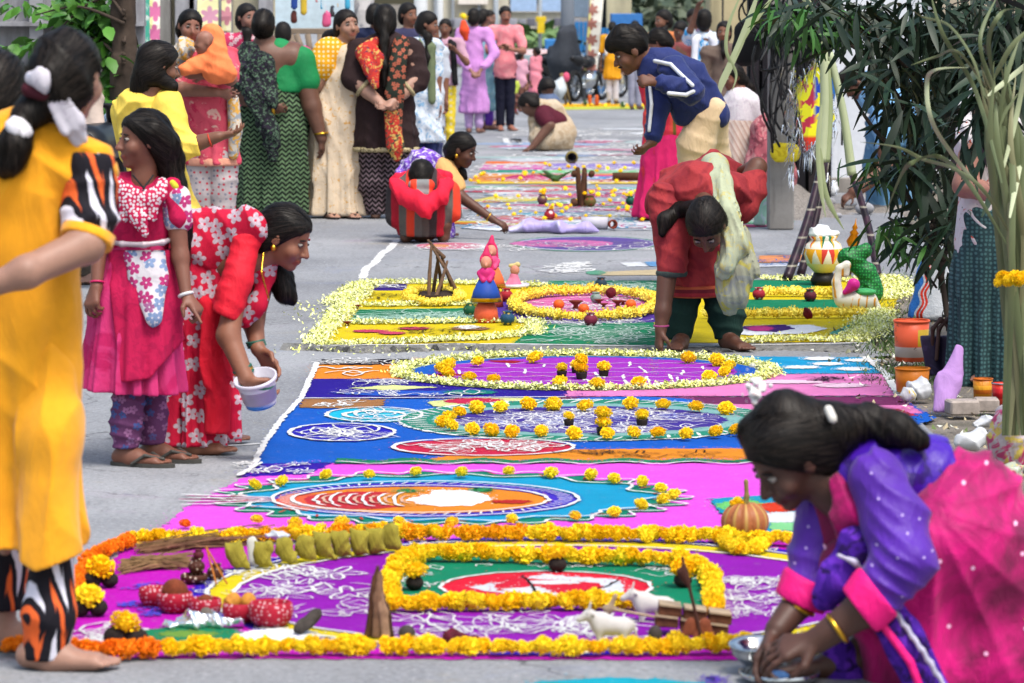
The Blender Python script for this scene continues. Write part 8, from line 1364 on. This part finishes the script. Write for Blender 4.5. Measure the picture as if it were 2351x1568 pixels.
for x, y0, r, d, lab, hx in ((1303, -60, .115, 57, 'thick grey blue utility pole far up the road', '#6c7480'), (1139, -60, .05, 66, 'thin grey lamp pole behind the salmon shirt', '#a4acb4'), (1240, -60, .04, 70, 'thin pole with a yellow fitting', '#a4acb4'), (966, -60, .10, 50, 'whitish post behind the printed dress', '#c8ccd0'), (1010, -60, .05, 52, 'pale thin post behind the yellow leggings girl', '#c8ccd0')):
    t = empty('utility_pole', (P(x, 200, d)[0], d, 0), label=lab, cat='pole', group='poles along the road'); tube('shaft', [P(x, 200, d) * [1, 1, 0], P(x, y0, d)], r, wall_mat('pole_' + hx[1:], hx, hx), t, r * .9, 10)
    if x == 1240: wbox('yellow_fitting', 1234, 1250, 40, 76, 69.8, .1, plain('yellow_paint', '#e8c828', .6), t); wbox('yellow_fitting', 1230, 1254, 38, 50, 69.9, .1, plain('yellow_paint', '#e8c828', .6), t)
    if x == 1303: S = Sdf(); S.chain([(P(1300, 84, 56.6), .18), (P(1298, 140, 56.6), .26), (P(1302, 195, 56.6), .18)], .05); S.fold(wrinkle((1, .2, .3), 18, .05, 2), .05); sdf_part('hung_cloth', S, plain('dark_cloth', '#3c4048', .9), t, .04)
bg = empty('sheet_gate', (P(1360, 200, 60)[0], 60, 0), label='bright blue sheet metal gate behind the motorcycles', cat='gate')
for i in range(8): wbox('gate_panel', 1320 + 10 * i, 1329 + 10 * i, 50 + (14 if i > 4 else 0), 235, 60 + .02 * (i % 2), .06, plain('blue_paint', '#2a78b8', .5, amt=.15, scale=3), bg)
t = wbox('tarpaulin', 1252, 1306, 92, 120, 63, 1.5, plain('blue_tarp', '#3a84c8', .6), label='blue tarpaulin roof behind the pink dressed child', cat='tarpaulin'); t = wbox('tarpaulin', 1404, 1475, 32, 64, 62, 1.0, plain('blue_tarp2', '#3a7ac0', .6), label='blue sheet awning beside the far trees', cat='tarpaulin')
yb = wall_mat('yellowish_plaster', '#cfc7a8', '#b8b094', '#6a6a60'); t = empty('house', (P(1400, 200, 66)[0], 66, 0), label='yellowish house wall with a dark doorway right of the banner', cat='house'); wbox('wall', 1392, 1450, -60, 230, 66, 1, yb, t, z0=0); wbox('doorway', 1374, 1392, -10, 230, 66.2, .6, plain('dark_wood', '#23262a', .9), t, z0=0); wbox('wall', 1300, 1374, -60, 40, 66.4, .6, plain('dim_blue_wall', '#7a8ca0', .8), t)
t = empty('house', (P(1660, 200, 44)[0], 44, 0), label='beige plastered house corner behind the drinking woman', cat='house'); wbox('wall', 1628, 1790, -60, 420, 44, 1, wall_mat('beige_plaster', '#cdbf98', '#bdae8a', '#6a6450'), t, z0=0); wbox('drain_pipe', 1656, 1662, -60, 400, 43.8, .1, plain('black_pipe', '#2a2a30', .6), t, z0=0)
t = empty('tree', (P(1530, 200, 74)[0], 74, 0), label='dull dark green trees massed beyond the blue awning', cat='tree'); tube('trunk', [P(1530, 200, 74) * [1, 1, 0], P(1535, 20, 74)], .25, barkm, t, .15, 8); LG = [leaf_me('leaf', .34, .10, .3, 2)]; lm3 = leaf_mat('dusty_leaf', '#3a4a34', '#76826a', .6); LG[0].materials.append(lm3); leafy(t, ((1480, 18, 60, 30, 4), (1560, 24, 70, 45, 5), (1625, 30, 30, 50, 2), (1500, 60, 70, 14, 2), (1440, 10, 30, 22, 2)), 1500, 74, 1.2, 40, LG, lm3, rd_)
# van and motorcycles
vm = plain('dusty_pink_paint', '#d8b4b4', .4); va = empty('parked_van', (P(1215, 230, 60)[0], 60, 0), label='dusty pink and white van parked far up the road', cat='van'); wbox('van_body', 1148, 1282, 170, 225, 60, 2.6, vm, va, bev=.1); wbox('van_cab', 1156, 1276, 118, 172, 60.2, 2.3, vm, va, bev=.12)
for x0, x1 in ((1162, 1190), (1196, 1232), (1238, 1270)): wbox('window', x0, x1, 126, 164, 60.1, .2, plain('van_glass', '#a8bcc4', .2), va)
for x in (1172, 1258): lathe('wheel', [(0, 0), (.30, 0), (.32, .1), (.3, .2), (0, .2)], plain('tyre', '#1c1c1e', .9), va, (0, 1, 0), np.array([P(x, 200, 60)[0], 59.95, .32]))
def motorcycle(label, x, d, yaw, s, col):
    t = empty('motorcycle', (P(x, 200, d)[0], d, 0), yaw, label, 'motorcycle', 'parked motorcycles'); blk, chrome, ty = plain('black_metal', '#1c1c20', .4), plain('chrome', '#c0c4c8', .25, .9, .9, .05, 10, 0), plain('tyre', '#1c1c1e', .9); pm_ = plain('tank_' + col[1:], col, .35); z = np.zeros(3)
    class Q: location = (0, 0, 0)
    def loc(o): o.parent = t; return o
    for wx in (-.62, .62):
        w = mesh_obj('wheel', torus_mesh('wheel', .27, .05, 20, 6), ty, t, (wx * s, 0, .31 * s)); w.rotation_euler = (math.pi / 2, 0, 0); w.scale = (s,) * 3; r = mesh_obj('rim', torus_mesh('rim', .22, .014, 20, 5), chrome, w)
        for k in range(5): sp = mesh_obj('spoke', box_me('spoke', .42, .012, .012, .1), chrome, w); sp.rotation_euler = (0, 0, k * math.pi / 5)
    def part(n, S, m): me = S.mesh(n, .022); return mesh_obj(n, me, m, t)
    v = lambda a, b, c: np.array([a, b, c]) * s
    S = Sdf(); S.cone(v(-.05, 0, .78), v(.28, 0, .80), .13 * s, .11 * s); part('fuel_tank', S, pm_); S = Sdf(); S.chain([(v(-.1, 0, .78), .09 * s), (v(-.4, 0, .80), .10 * s), (v(-.72, 0, .86), .06 * s)], .03); part('seat', S, blk); S = Sdf(); S.cone(v(0, 0, .42), v(.12, 0, .48), .17 * s, .13 * s); S.cone(v(.05, 0, .3), v(-.6, .1, .3), .05 * s); part('engine', S, chrome)
    S = Sdf(); S.cone(v(.62, .0, .31), v(.38, 0, .95), .035 * s); S.cone(v(.38, -.32, 1.0), v(.38, .32, 1.0), .02 * s); S.cone(v(-.62, 0, .31), v(-.1, 0, .6), .03 * s); S.cone(v(.3, 0, .8), v(0, 0, .35), .03 * s); part('fork', S, blk); S = Sdf(); S.ell(v(.48, 0, .88), (.1 * s,) * 3); part('headlight', S, chrome); S = Sdf(); S.chain([(v(.9, 0, .52), .03 * s), (v(.62, 0, .66), .05 * s), (v(.4, 0, .55), .03 * s)], .02); part('mudguard', S, pm_)
    for e in (-1, 1): S = Sdf(); S.cone(v(.38, e * .3, 1.0), v(.36, e * .36, 1.16), .012 * s); S.ell(v(.36, e * .36, 1.18), np.array([.03, .06, .04]) * s); part('mirror', S, blk)
motorcycle('dull maroon motorcycle half hidden behind the crouching pair', 1290, 57.6, .6, .7, '#4a2426'); motorcycle('black and silver motorcycle in front of the blue gate', 1350, 56.0, 1.1, .74, '#24262c'); motorcycle('second dark motorcycle beside the mustard tunic girl', 1388, 57.5, 1.0, .72, '#1c2a3a')
motorcycle('dark scooter like motorcycle at the far left behind the magenta girl', 205, 20.9, 1.35, 1.0, '#15161a')
t = empty('cloth_on_sticks', (P(1290, 240, 52)[0], 52, 0), label='white cloth tied on a tripod of sticks before the motorcycles', cat='sticks'); [tube('stick', [P(a, 240, 52), P(b, 168, 52)], .02, plain('bamboo', '#8a7450', .8), t) for a, b in ((1278, 1296), (1300, 1288), (1310, 1291))]; S = Sdf(); S.chain([(P(1291, 185, 51.8), .05), (P(1284, 205, 51.8), .11), (P(1281, 222, 51.8), .05)], .03); S.fold(wrinkle((1, 0, .3), 30, .02, 2), .02); sdf_part('cloth', S, plain('white_cloth', '#d0d8dc', .9), t, .02); S = Sdf(); S.ell(P(1300, 177, 51.8), (.05, .05, .07)); sdf_part('pink_knot', S, plain('pink_cloth', '#e05a7a', .8), t, .02)
for x, lab in ((1354, 'orange clay figurine left of its pair on the yellow strip'), (1370, 'orange clay figurine right of its pair on the yellow strip')): vase('clay_figurine', lab, 'figurine', x, 243, 14, [(0, 0), (.9, 0), (.5, .8), (.9, 1.4), (.5, 2.2), (.7, 2.8), (.3, 3.4), (0, 3.5)], plain('orange_clay', '#d8622c', .7), 'orange figurines')
for x, y in ((1430, 247), (1345, 243)): vase('pot', 'green and white pot at the ' + ('right' if x > 1400 else 'left') + ' of the yellow strip', 'pot', x, y, 14, POT, blotch(('#3a5a3a', '#d8d8c8'), 9, wr=0), 'pots on the yellow strip')
# ---- right side: white wall, dark lean-to, pole, wires
ww = wall_mat('white_wall', '#dfe2ea', '#cfd4de', '#9aa0aa', g=.85); t = empty('white_house', (P(2150, 300, 31)[0], 31, 0), label='whitewashed house wall showing through the oleander branches', cat='house'); wbox('wall', 1908, 4300, -260, 425, 31, .4, ww, t, z0=0); wbox('plinth', 1904, 4300, 410, 560, 30.8, .3, wall_mat('grey_plinth', '#a8a29c', '#8c8680'), t, z0=0); wbox('beige_panel', 2140, 2420, -260, 210, 30.94, .05, wall_mat('beige_panel', '#c8bca8', '#b8ac98'), t)
t = empty('lean_to', (P(1830, 300, 29)[0], 29, 0), label='dark open lean-to behind the concrete pole', cat='shed'); dk = plain('interior_shade', '#1b1a1e', .95); wbox('back_wall', 1716, 1912, -40, 440, 29.6, .2, dk, t, z0=0)  # near-black back wall: shade of the open interior put into the colour
for i in range(7): wbox('plank', 1722 + 27 * i, 1744 + 27 * i, -40, 420, 29.5, .06, plain('shaded_plank', ('#262228', '#1c1a20', '#302a2c')[i % 3], .9), t, z0=0)  # planks coloured near-black too, carrying the same interior shade
S = Sdf(); S.chain([(P(1766, 300, 28.4), .14), (P(1768, 400, 28.4), .2), (P(1766, 480, 28.4), .18)], .04); S.fold(wrinkle((1, 0, .2), 26, .03, 2), .03); o = empty('hung_blanket', P(1766, 480, 28.4), label='faded pink patterned blanket hanging beside the concrete pole', cat='blanket'); sdf_part('cloth', S, blotch(('#b8606c', '#c88a8c', '#8a4450'), 10), o, .02)
pc_ = wall_mat('pole_concrete', '#a09c98', '#8a8682', '#5a5652', sc=2); o = empty('concrete_pole', (P(1795, 300, 26)[0], 26, 0), label='square concrete electric pole with a yellow box and tangled cables', cat='pole'); a, b = P(1795, 300, 26), P(1797, -60, 26); box('shaft', ((a[0] + b[0]) / 2, 26.1, 1.5), (.175, .2, 3.0), pc_, o, 0, 0, .06)
S = Sdf(); S.chain([(P(1784, 350, 25.9), .05), (P(1822, 350, 25.9), .05)], .02, 1, .5); S.chain([(P(1784, 338, 25.9), .035), (P(1820, 340, 25.9), .035)], .02, 1, .5); S.chain([(P(1786, 362, 25.9), .035), (P(1822, 360, 25.9), .035)], .02, 1, .5); sdf_part('yellow_box', S, blotch(('#e0cc2c', '#c8b020'), 20, wr=0), o, .01); wbox('junction_box', 1768, 1824, 60, 108, 25.8, .18, plain('dark_box', '#2a2c30', .7), o, bev=.08)
cb = plain('black_cable', '#17171a', .5)
for i in range(40):
    x0, y0 = random.uniform(1776, 1900), random.uniform(-40, 110); x1, y1 = max(1768, x0 + random.gauss(0, 45)), y0 + random.uniform(60, 330); pts = [P(x0, y0, 25.7 + random.uniform(-.2, .3)), P((x0 + x1) / 2 + random.gauss(0, 34), (y0 + y1) / 2 + random.uniform(-10, 50), 25.6 + random.uniform(-.2, .2)), P(x1, min(y1, 470), 25.6 + random.uniform(-.2, .3))]; tube('cable', bez(pts, 7), random.uniform(.005, .011), cb, o, None, 5)
for i in range(16):
    c = np.array([random.uniform(1735, 1860), random.uniform(10, 100)]); r = random.uniform(18, 48); tube('cable', [P(c[0] + r * math.cos(t) * 1.2, c[1] + r * math.sin(t), 25.6 + .1 * math.sin(t + i)) for t in np.linspace(0, random.uniform(4, 6), 18)], .007, cb, o, None, 5)
S = Sdf(); S.chain([(P(1705, 70, 26.6), .06), (P(1722, 90, 26.6), .11), (P(1712, 120, 26.6), .10), (P(1702, 138, 26.6), .03)], .03); S.chain([(P(1722, 70, 26.6), .08), (P(1745, 60, 26.6), .06)], .04); o = empty('black_umbrella', P(1712, 140, 26.6), label='black folded umbrella cloth hanging near the pale cane leaf', cat='umbrella'); sdf_part('cloth', S, plain('black_cloth', '#121216', .8), o, .02)
# kite with tinsel
o = empty('kite', P(1862, 350, 23.2), label='yellow kite printed with red and blue shapes, edged with silver tinsel', cat='kite'); K = [P(1880, 132, 23.2), P(1919, 275, 23.1), P(1850, 350, 23.15), P(1829, 206, 23.3)]; oo = np.array(o.location); km = NT('printed_kite', .5); c = lin('#e6de1e', .9); qx = km.sep(); f = km.math('MULTIPLY', km.ramp(km.math('ABSOLUTE', km.math('SUBTRACT', qx[0], -.02)), .06, .03), km.ramp(km.noise(11, 2, .5, .6), .50, .53)); c = km.mix(f, c, lin('#c8304a', .8)); f2 = km.math('MULTIPLY', km.ramp(km.math('ABSOLUTE', km.math('SUBTRACT', qx[0], .05)), .045, .02), km.ramp(km.noise(9, 2, .5, .6), .50, .53)); c = km.mix(f2, c, lin('#2448b8', .8)); c = km.mix(km.ramp(qx[2], .11, .09), c, lin('#d83a24', .8)); km.col(c); km.b.inputs['Roughness'].default_value = .4
nrm = np.array([0, .012, 0]); mesh_obj('kite_sheet', pymesh('kite_sheet', [p - oo for p in K] + [p - oo + nrm for p in K], [(0, 1, 2, 3), (7, 6, 5, 4)] + [(i, (i + 1) % 4, 4 + (i + 1) % 4, 4 + i) for i in range(4)]), km.m, o); mesh_obj('blue_corner', pymesh('blue_corner', [P(1880, 132, 23.18) - oo, P(1922, 190, 23.15) - oo, P(1915, 235, 23.15) - oo, P(1900, 160, 23.17) - oo], [(0, 1, 2, 3)]), plain('blue_paper', '#2a74c8', .5), o)
V, Fc = [], []
for e in range(4):
    for i in range(110): p = K[e] + (K[(e + 1) % 4] - K[e]) * random.random() + RNG.normal(0, .018, 3); l = random.uniform(.03, .14 if e in (1, 2, 3) else .05); q = p + [random.gauss(0, .02), random.gauss(0, .02), -l]; b = len(V); V += [p - oo, p - oo + [.006, .003, 0], q - oo]; Fc.append((b, b + 1, b + 2))
for i in range(150): p = P(random.gauss(1816, 6) if i % 3 else random.gauss(1900, 9), random.uniform(150, 420), 23.3); q = p + [random.gauss(0, .02), random.gauss(0, .02), -random.uniform(.04, .1)]; b = len(V); V += [p - oo, p - oo + [.008, .003, 0], q - oo]; Fc.append((b, b + 1, b + 2))
tag(mesh_obj('tinsel', pymesh('tinsel', V, Fc), plain('tinsel', '#d8dce4', .15, .9, 1.0, .05, 10, 0), o), kind='stuff')
# sand heap and rubble
g = G(1860, 490); gx = np.linspace(-1.2, 1.2, 60); V = [(x, y, max(-.03, (.30 * math.exp(-((x + .28) / .36) ** 2 - (y / .9) ** 2) + .05 * math.exp(-((x - .6) / .3) ** 2 - (y / .5) ** 2)) - .02 + random.gauss(0, .006))) for y in np.linspace(-1.6, 1.6, 40) for x in gx]; Fc = [(j * 60 + i, j * 60 + i + 1, (j + 1) * 60 + i + 1, (j + 1) * 60 + i) for j in range(39) for i in range(59)]
sm_ = NT('grey_sand', .95); gn = sm_.noise(70, 4, .8); sm_.col(sm_.mix(sm_.ramp(gn, .4, .65), lin('#7a746e', .6), lin('#bcb4ac', .7))); sm_.bump(gn, .8, .02); tag(mesh_obj('sand_heap', pymesh('sand_heap', V, Fc, True), sm_.m, None, (g[0], g[1] + .6, 0)), 'heap of grey sand and grit at the foot of the concrete pole', 'sand heap')
for x, y, w in ((1836, 470, 30), (1900, 478, 40), (1985, 492, 44), (1800, 500, 14), (1770, 495, 12), (1925, 500, 18), (1745, 508, 10), (1872, 492, 9)): q = G(x, y); S = Sdf(); k = q[1] / F; S.ell((0, 0, w * .3 * k), np.array([w * .5, w * .5, w * .34]) * k); S.fold(wrinkle((1, .5, .7), 16 / (w * k), w * .05 * k, int(x)), w * .06 * k); o = empty('stone', q, label=f"{'broad' if w > 35 else 'mid sized' if w > 15 else 'small'} grey stone " + {1836: 'left of the white paper', 1900: 'behind the cane', 1985: 'by the reaching hand', 1800: 'at the front foot of the sand', 1770: 'left front of the sand heap', 1925: 'in front of the broad stone', 1745: 'by the mint bundle', 1872: 'right at the cane'}[x], cat='stone', group='stones by the sand heap'); sdf_part('rock', S, gw, o, max(.006, w * .06 * k)) if False else mesh_obj('rock', S.mesh('rock', max(.008, w * .07 * k)), gw, o)
for x, y in ((1862, 452), (1905, 450)): crump('crumpled white paper ' + ('left' if x < 1880 else 'right') + ' of the dark cane on the sand', x, y, 46, 30, wpl, 'crumpled_paper', 'paper', .02, fr=30)
o = thing('mint_bundle', 'mint green cloth bundle hanging behind the red tunic', 'cloth', 1742, 520); q = np.array(o.location); k = q[1] / F; S = Sdf(); S.chain([(q, 16 * k), (q + [4 * k, 0, 60 * k], 17 * k), (q + [16 * k, 0, 100 * k], 10 * k)], .03, 1, .6); S.fold(wrinkle((1, 0, .2), 40, .010, 2), .010); S.cut(q, (0, 0, -1)); sdf_part('cloth', S, blotch(('#a8d8c4', '#c4d8e0'), 8), o, .012)
# sugar cane stalks and leaves
cn = NT('dark_cane', .35); q = cn.sep(); ring_ = cn.ramp(cn.math('PINGPONG', cn.math('MULTIPLY', q[2], 6.6), .5), .455, .475); cn.col(cn.mix(ring_, cn.mix(cn.ramp(cn.noise(14, 3), .4, .65), lin('#171018', .8), lin('#3a2230', .8)), lin('#8a8478', .8)))
pale = leaf_mat('pale_sheath', '#8c9a6a', '#c4ccaa', .75); cnl = leaf_mat('cane_blade', '#4c5c38', '#929c72', .68); dry = leaf_mat('dry_blade', '#6a6a48', '#a4a47c', .7)
def blade(name, pts, w, mat, par, fold=.3):
    c = bez(pts, 8); V, Fc = [], []; o = np.array(par.location); n = len(c)
    for i, p in enumerate(c):
        t = unit(c[min(i + 1, n - 1)] - c[max(i - 1, 0)]); s = unit(np.cross(t, (.25, 1, .2))); nn = np.cross(s, t); ww = w * min(1, .35 + 3 * i / n) * min(1, 3.2 * (1 - i / (n - 1)) + .04); V += [p - o - s * ww + nn * ww * fold, p - o, p - o + s * ww + nn * ww * fold]
        if i: b = 3 * i; Fc += [(b - 3, b - 2, b + 1, b), (b - 2, b - 1, b + 2, b + 1)]
    return mesh_obj(name, pymesh(name, V, Fc, True), mat, par)
def cane(label, base, top, d0, d1, wpx):
    p0, p1 = P(*base, d0), P(*top, d1); p0[2] = max(p0[2], .01); o = empty('sugar_cane', p0, label=label, cat='sugar cane', group='sugar canes leaning together'); pts = [p0 + (p1 - p0) * t + np.array([.02 * math.sin(3 * t), 0, 0]) for t in np.linspace(0, 1, 26)]; tube('stalk', pts, wpx * d0 / F, cn.m, o, wpx * .8 * d0 / F, 10); return o
c1 = cane('front left sugar cane stalk with pale node rings', (1806, 655), (1886, 372), 21.4, 22.0, 12); c2 = cane('second left sugar cane stalk just behind the front one', (1838, 640), (1892, 372), 21.8, 22.1, 10); c3 = cane('right sugar cane stalk leaning from behind the green cloth', (2016, 648), (1955, 400), 21.6, 22.2, 10)
for x0, y0, x1, y1, w in ((1886, 372, 1890, 90, .035), (1890, 372, 1888, 60, .03), (1956, 402, 1905, 120, .028), (1896, 372, 1900, 140, .026)): tube('leaf_sheath', bez([P(x0, y0, 22), P((x0 + x1) / 2 + 6, (y0 + y1) / 2, 22), P(x1, y1, 22)], 8), w, pale, c1, w * .7, 8)
for pts, w in (([(1742, -20), (1706, 82), (1676, 150), (1654, 200), (1650, 240)], .020), ([(1776, -10), (1740, 40), (1712, 80), (1690, 130)], .012), ([(1883, 340), (1890, 420), (1905, 470), (1938, 528)], .016), ([(1886, 240), (1878, 330), (1884, 430), (1896, 500)], .014), ([(1700, -10), (1672, 60), (1668, 120), (1690, 170), (1680, 210)], .010), ([(1892, 90), (1905, 20), (1950, -40)], .025), ([(1890, 100), (1860, 20), (1830, -40)], .022)): blade('leaf', [P(x, y, 21.4) for x, y in pts], w, pale, c1)
bd_ = empty('cane_leaf_bundle', P(2330, 640, 12.8) * [1, 1, 0] + [0, 0, .0], label='big bundle of pale sugar cane leaves arching from the right edge', cat='sugar cane')
for i in range(24): blade('leaf', [P(2338 + random.gauss(0, 18), 1000, 12.8 + random.gauss(0, .05)) , P(2322 + random.gauss(0, 16), 560, 12.8 + random.gauss(0, .05)), P(2296 + random.gauss(0, 20), 330, 12.8 + random.gauss(0, .06)), P(2270 + random.gauss(0, 26), 160 + random.uniform(-30, 60), 12.8 + random.gauss(0, .08))], random.uniform(.008, .015), random.choice((cnl, cnl, dry)), bd_)
for pts, w in (([(2300, 420), (2240, 210), (2165, 80), (2135, -20)], .016), ([(2310, 500), (2200, 372), (2140, 280), (2128, 190), (2150, 160), (2225, 155)], .016), ([(2330, 560), (2260, 440), (2190, 388), (2120, 366), (2060, 338), (1975, 326)], .014), ([(2310, 560), (2230, 430), (2160, 362), (2100, 372), (2070, 400), (2030, 500)], .018), ([(2280, 180), (2270, 90), (2300, 30), (2345, 20)], .016), ([(2282, 180), (2320, 110), (2370, 60)], .018), ([(2275, 200), (2250, 90), (2290, -10)], .014), ([(2268, 220), (2330, 170), (2390, 120)], .018), ([(2300, 400), (2335, 260), (2360, 120), (2365, 30)], .018), ([(2262, 240), (2235, 140), (2180, 60), (2120, 40), (2090, 20)], .010), ([(2290, 300), (2310, 180), (2340, 90)], .016), ([(2318, 500), (2352, 330), (2390, 240)], .02), ([(2270, 210), (2200, 120), (2150, 130), (2090, 150)], .010)): blade('leaf', [P(x, y, 12.7 + random.uniform(-.15, .15)) for x, y in pts], w * .48, random.choice((cnl, pale, cnl)), bd_)
# oleander
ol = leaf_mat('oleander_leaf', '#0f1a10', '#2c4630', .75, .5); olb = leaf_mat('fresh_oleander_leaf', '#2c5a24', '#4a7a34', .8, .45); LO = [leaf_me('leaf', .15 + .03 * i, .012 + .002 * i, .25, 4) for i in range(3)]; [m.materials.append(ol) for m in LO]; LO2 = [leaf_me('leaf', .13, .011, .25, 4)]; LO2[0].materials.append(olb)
otr = empty('oleander_tree', (P(2180, 600, 18)[0], 18, 0), label='dark leaved oleander tree drooping over the right side', cat='tree'); bm_ = plain('oleander_bark', '#3a302a', .9, amt=.3)
sp = []; twigs = [((2180, 760), (2150, 560), (2120, 400), (2080, 250)), ((2160, 640), (2190, 430), (2170, 260), (2100, 60)), ((2170, 600), (2090, 460), (2060, 380)), ((2150, 560), (2230, 380), (2240, 200), (2200, 40)), ((2120, 400), (2010, 300), (1958, 220)), ((2170, 260), (2030, 100), (1900, 40), (1780, 30)), ((2100, 60), (1980, 40), (1860, 60)), ((2140, 520), (2080, 520), (2040, 500)), ((2170, 300), (2260, 120), (2330, 40)), ((2080, 250), (1990, 130), (1920, 90)), ((2200, 40), (2280, 20), (2340, -20)), ((2180, 500), (2120, 600), (2150, 660))]
for tw_ in twigs: c = bez([P(x, y, 18 + random.uniform(-.3, .3)) for x, y in tw_], 6); tube('branch', c, .016, bm_, otr, .006, 5); sp += c
def dro(): a = random.uniform(0, 6.28); return (math.cos(a) * .7, math.sin(a) * .7, random.uniform(-1.3, .15))
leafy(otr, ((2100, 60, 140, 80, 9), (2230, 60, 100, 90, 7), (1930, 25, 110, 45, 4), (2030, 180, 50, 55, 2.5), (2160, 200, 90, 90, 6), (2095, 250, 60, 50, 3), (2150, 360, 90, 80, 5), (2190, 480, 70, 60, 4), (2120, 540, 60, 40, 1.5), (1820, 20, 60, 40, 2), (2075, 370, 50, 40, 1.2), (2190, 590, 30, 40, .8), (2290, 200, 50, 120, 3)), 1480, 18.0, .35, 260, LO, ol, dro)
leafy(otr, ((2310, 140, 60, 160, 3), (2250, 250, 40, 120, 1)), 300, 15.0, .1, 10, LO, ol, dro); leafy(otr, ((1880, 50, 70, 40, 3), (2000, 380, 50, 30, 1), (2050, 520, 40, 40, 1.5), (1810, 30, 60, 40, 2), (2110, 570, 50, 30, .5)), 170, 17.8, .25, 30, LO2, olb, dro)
# ragged grass on the verge
V, Fc, n = [], [], 1300; 
for i in range(n):
    x, y = random.choice(((2035, 860, 50, 16), (2030, 720, 40, 40), (2010, 800, 40, 22), (2130, 850, 40, 18), (2090, 640, 40, 20), (1990, 690, 30, 14), (2060, 780, 40, 30)))[:2]; q = G(x + random.gauss(0, 30), y + random.gauss(0, 14)); a = random.uniform(0, 6.28); l = random.uniform(.015, .045); b = len(V); V += [(q[0] - .003, q[1], -.01), (q[0] + .003, q[1], -.01), (q[0] + l * .7 * math.cos(a), q[1] + l * .7 * math.sin(a), l * random.uniform(.3, 1))]; Fc.append((b, b + 1, b + 2))
tag(mesh_obj('grass', pymesh('grass', V, Fc), leaf_mat('verge_grass', '#2c3a1e', '#5a7a34', .7, .7)), 'patchy short grass and weeds on the dirt verge', 'grass', None, 'stuff')
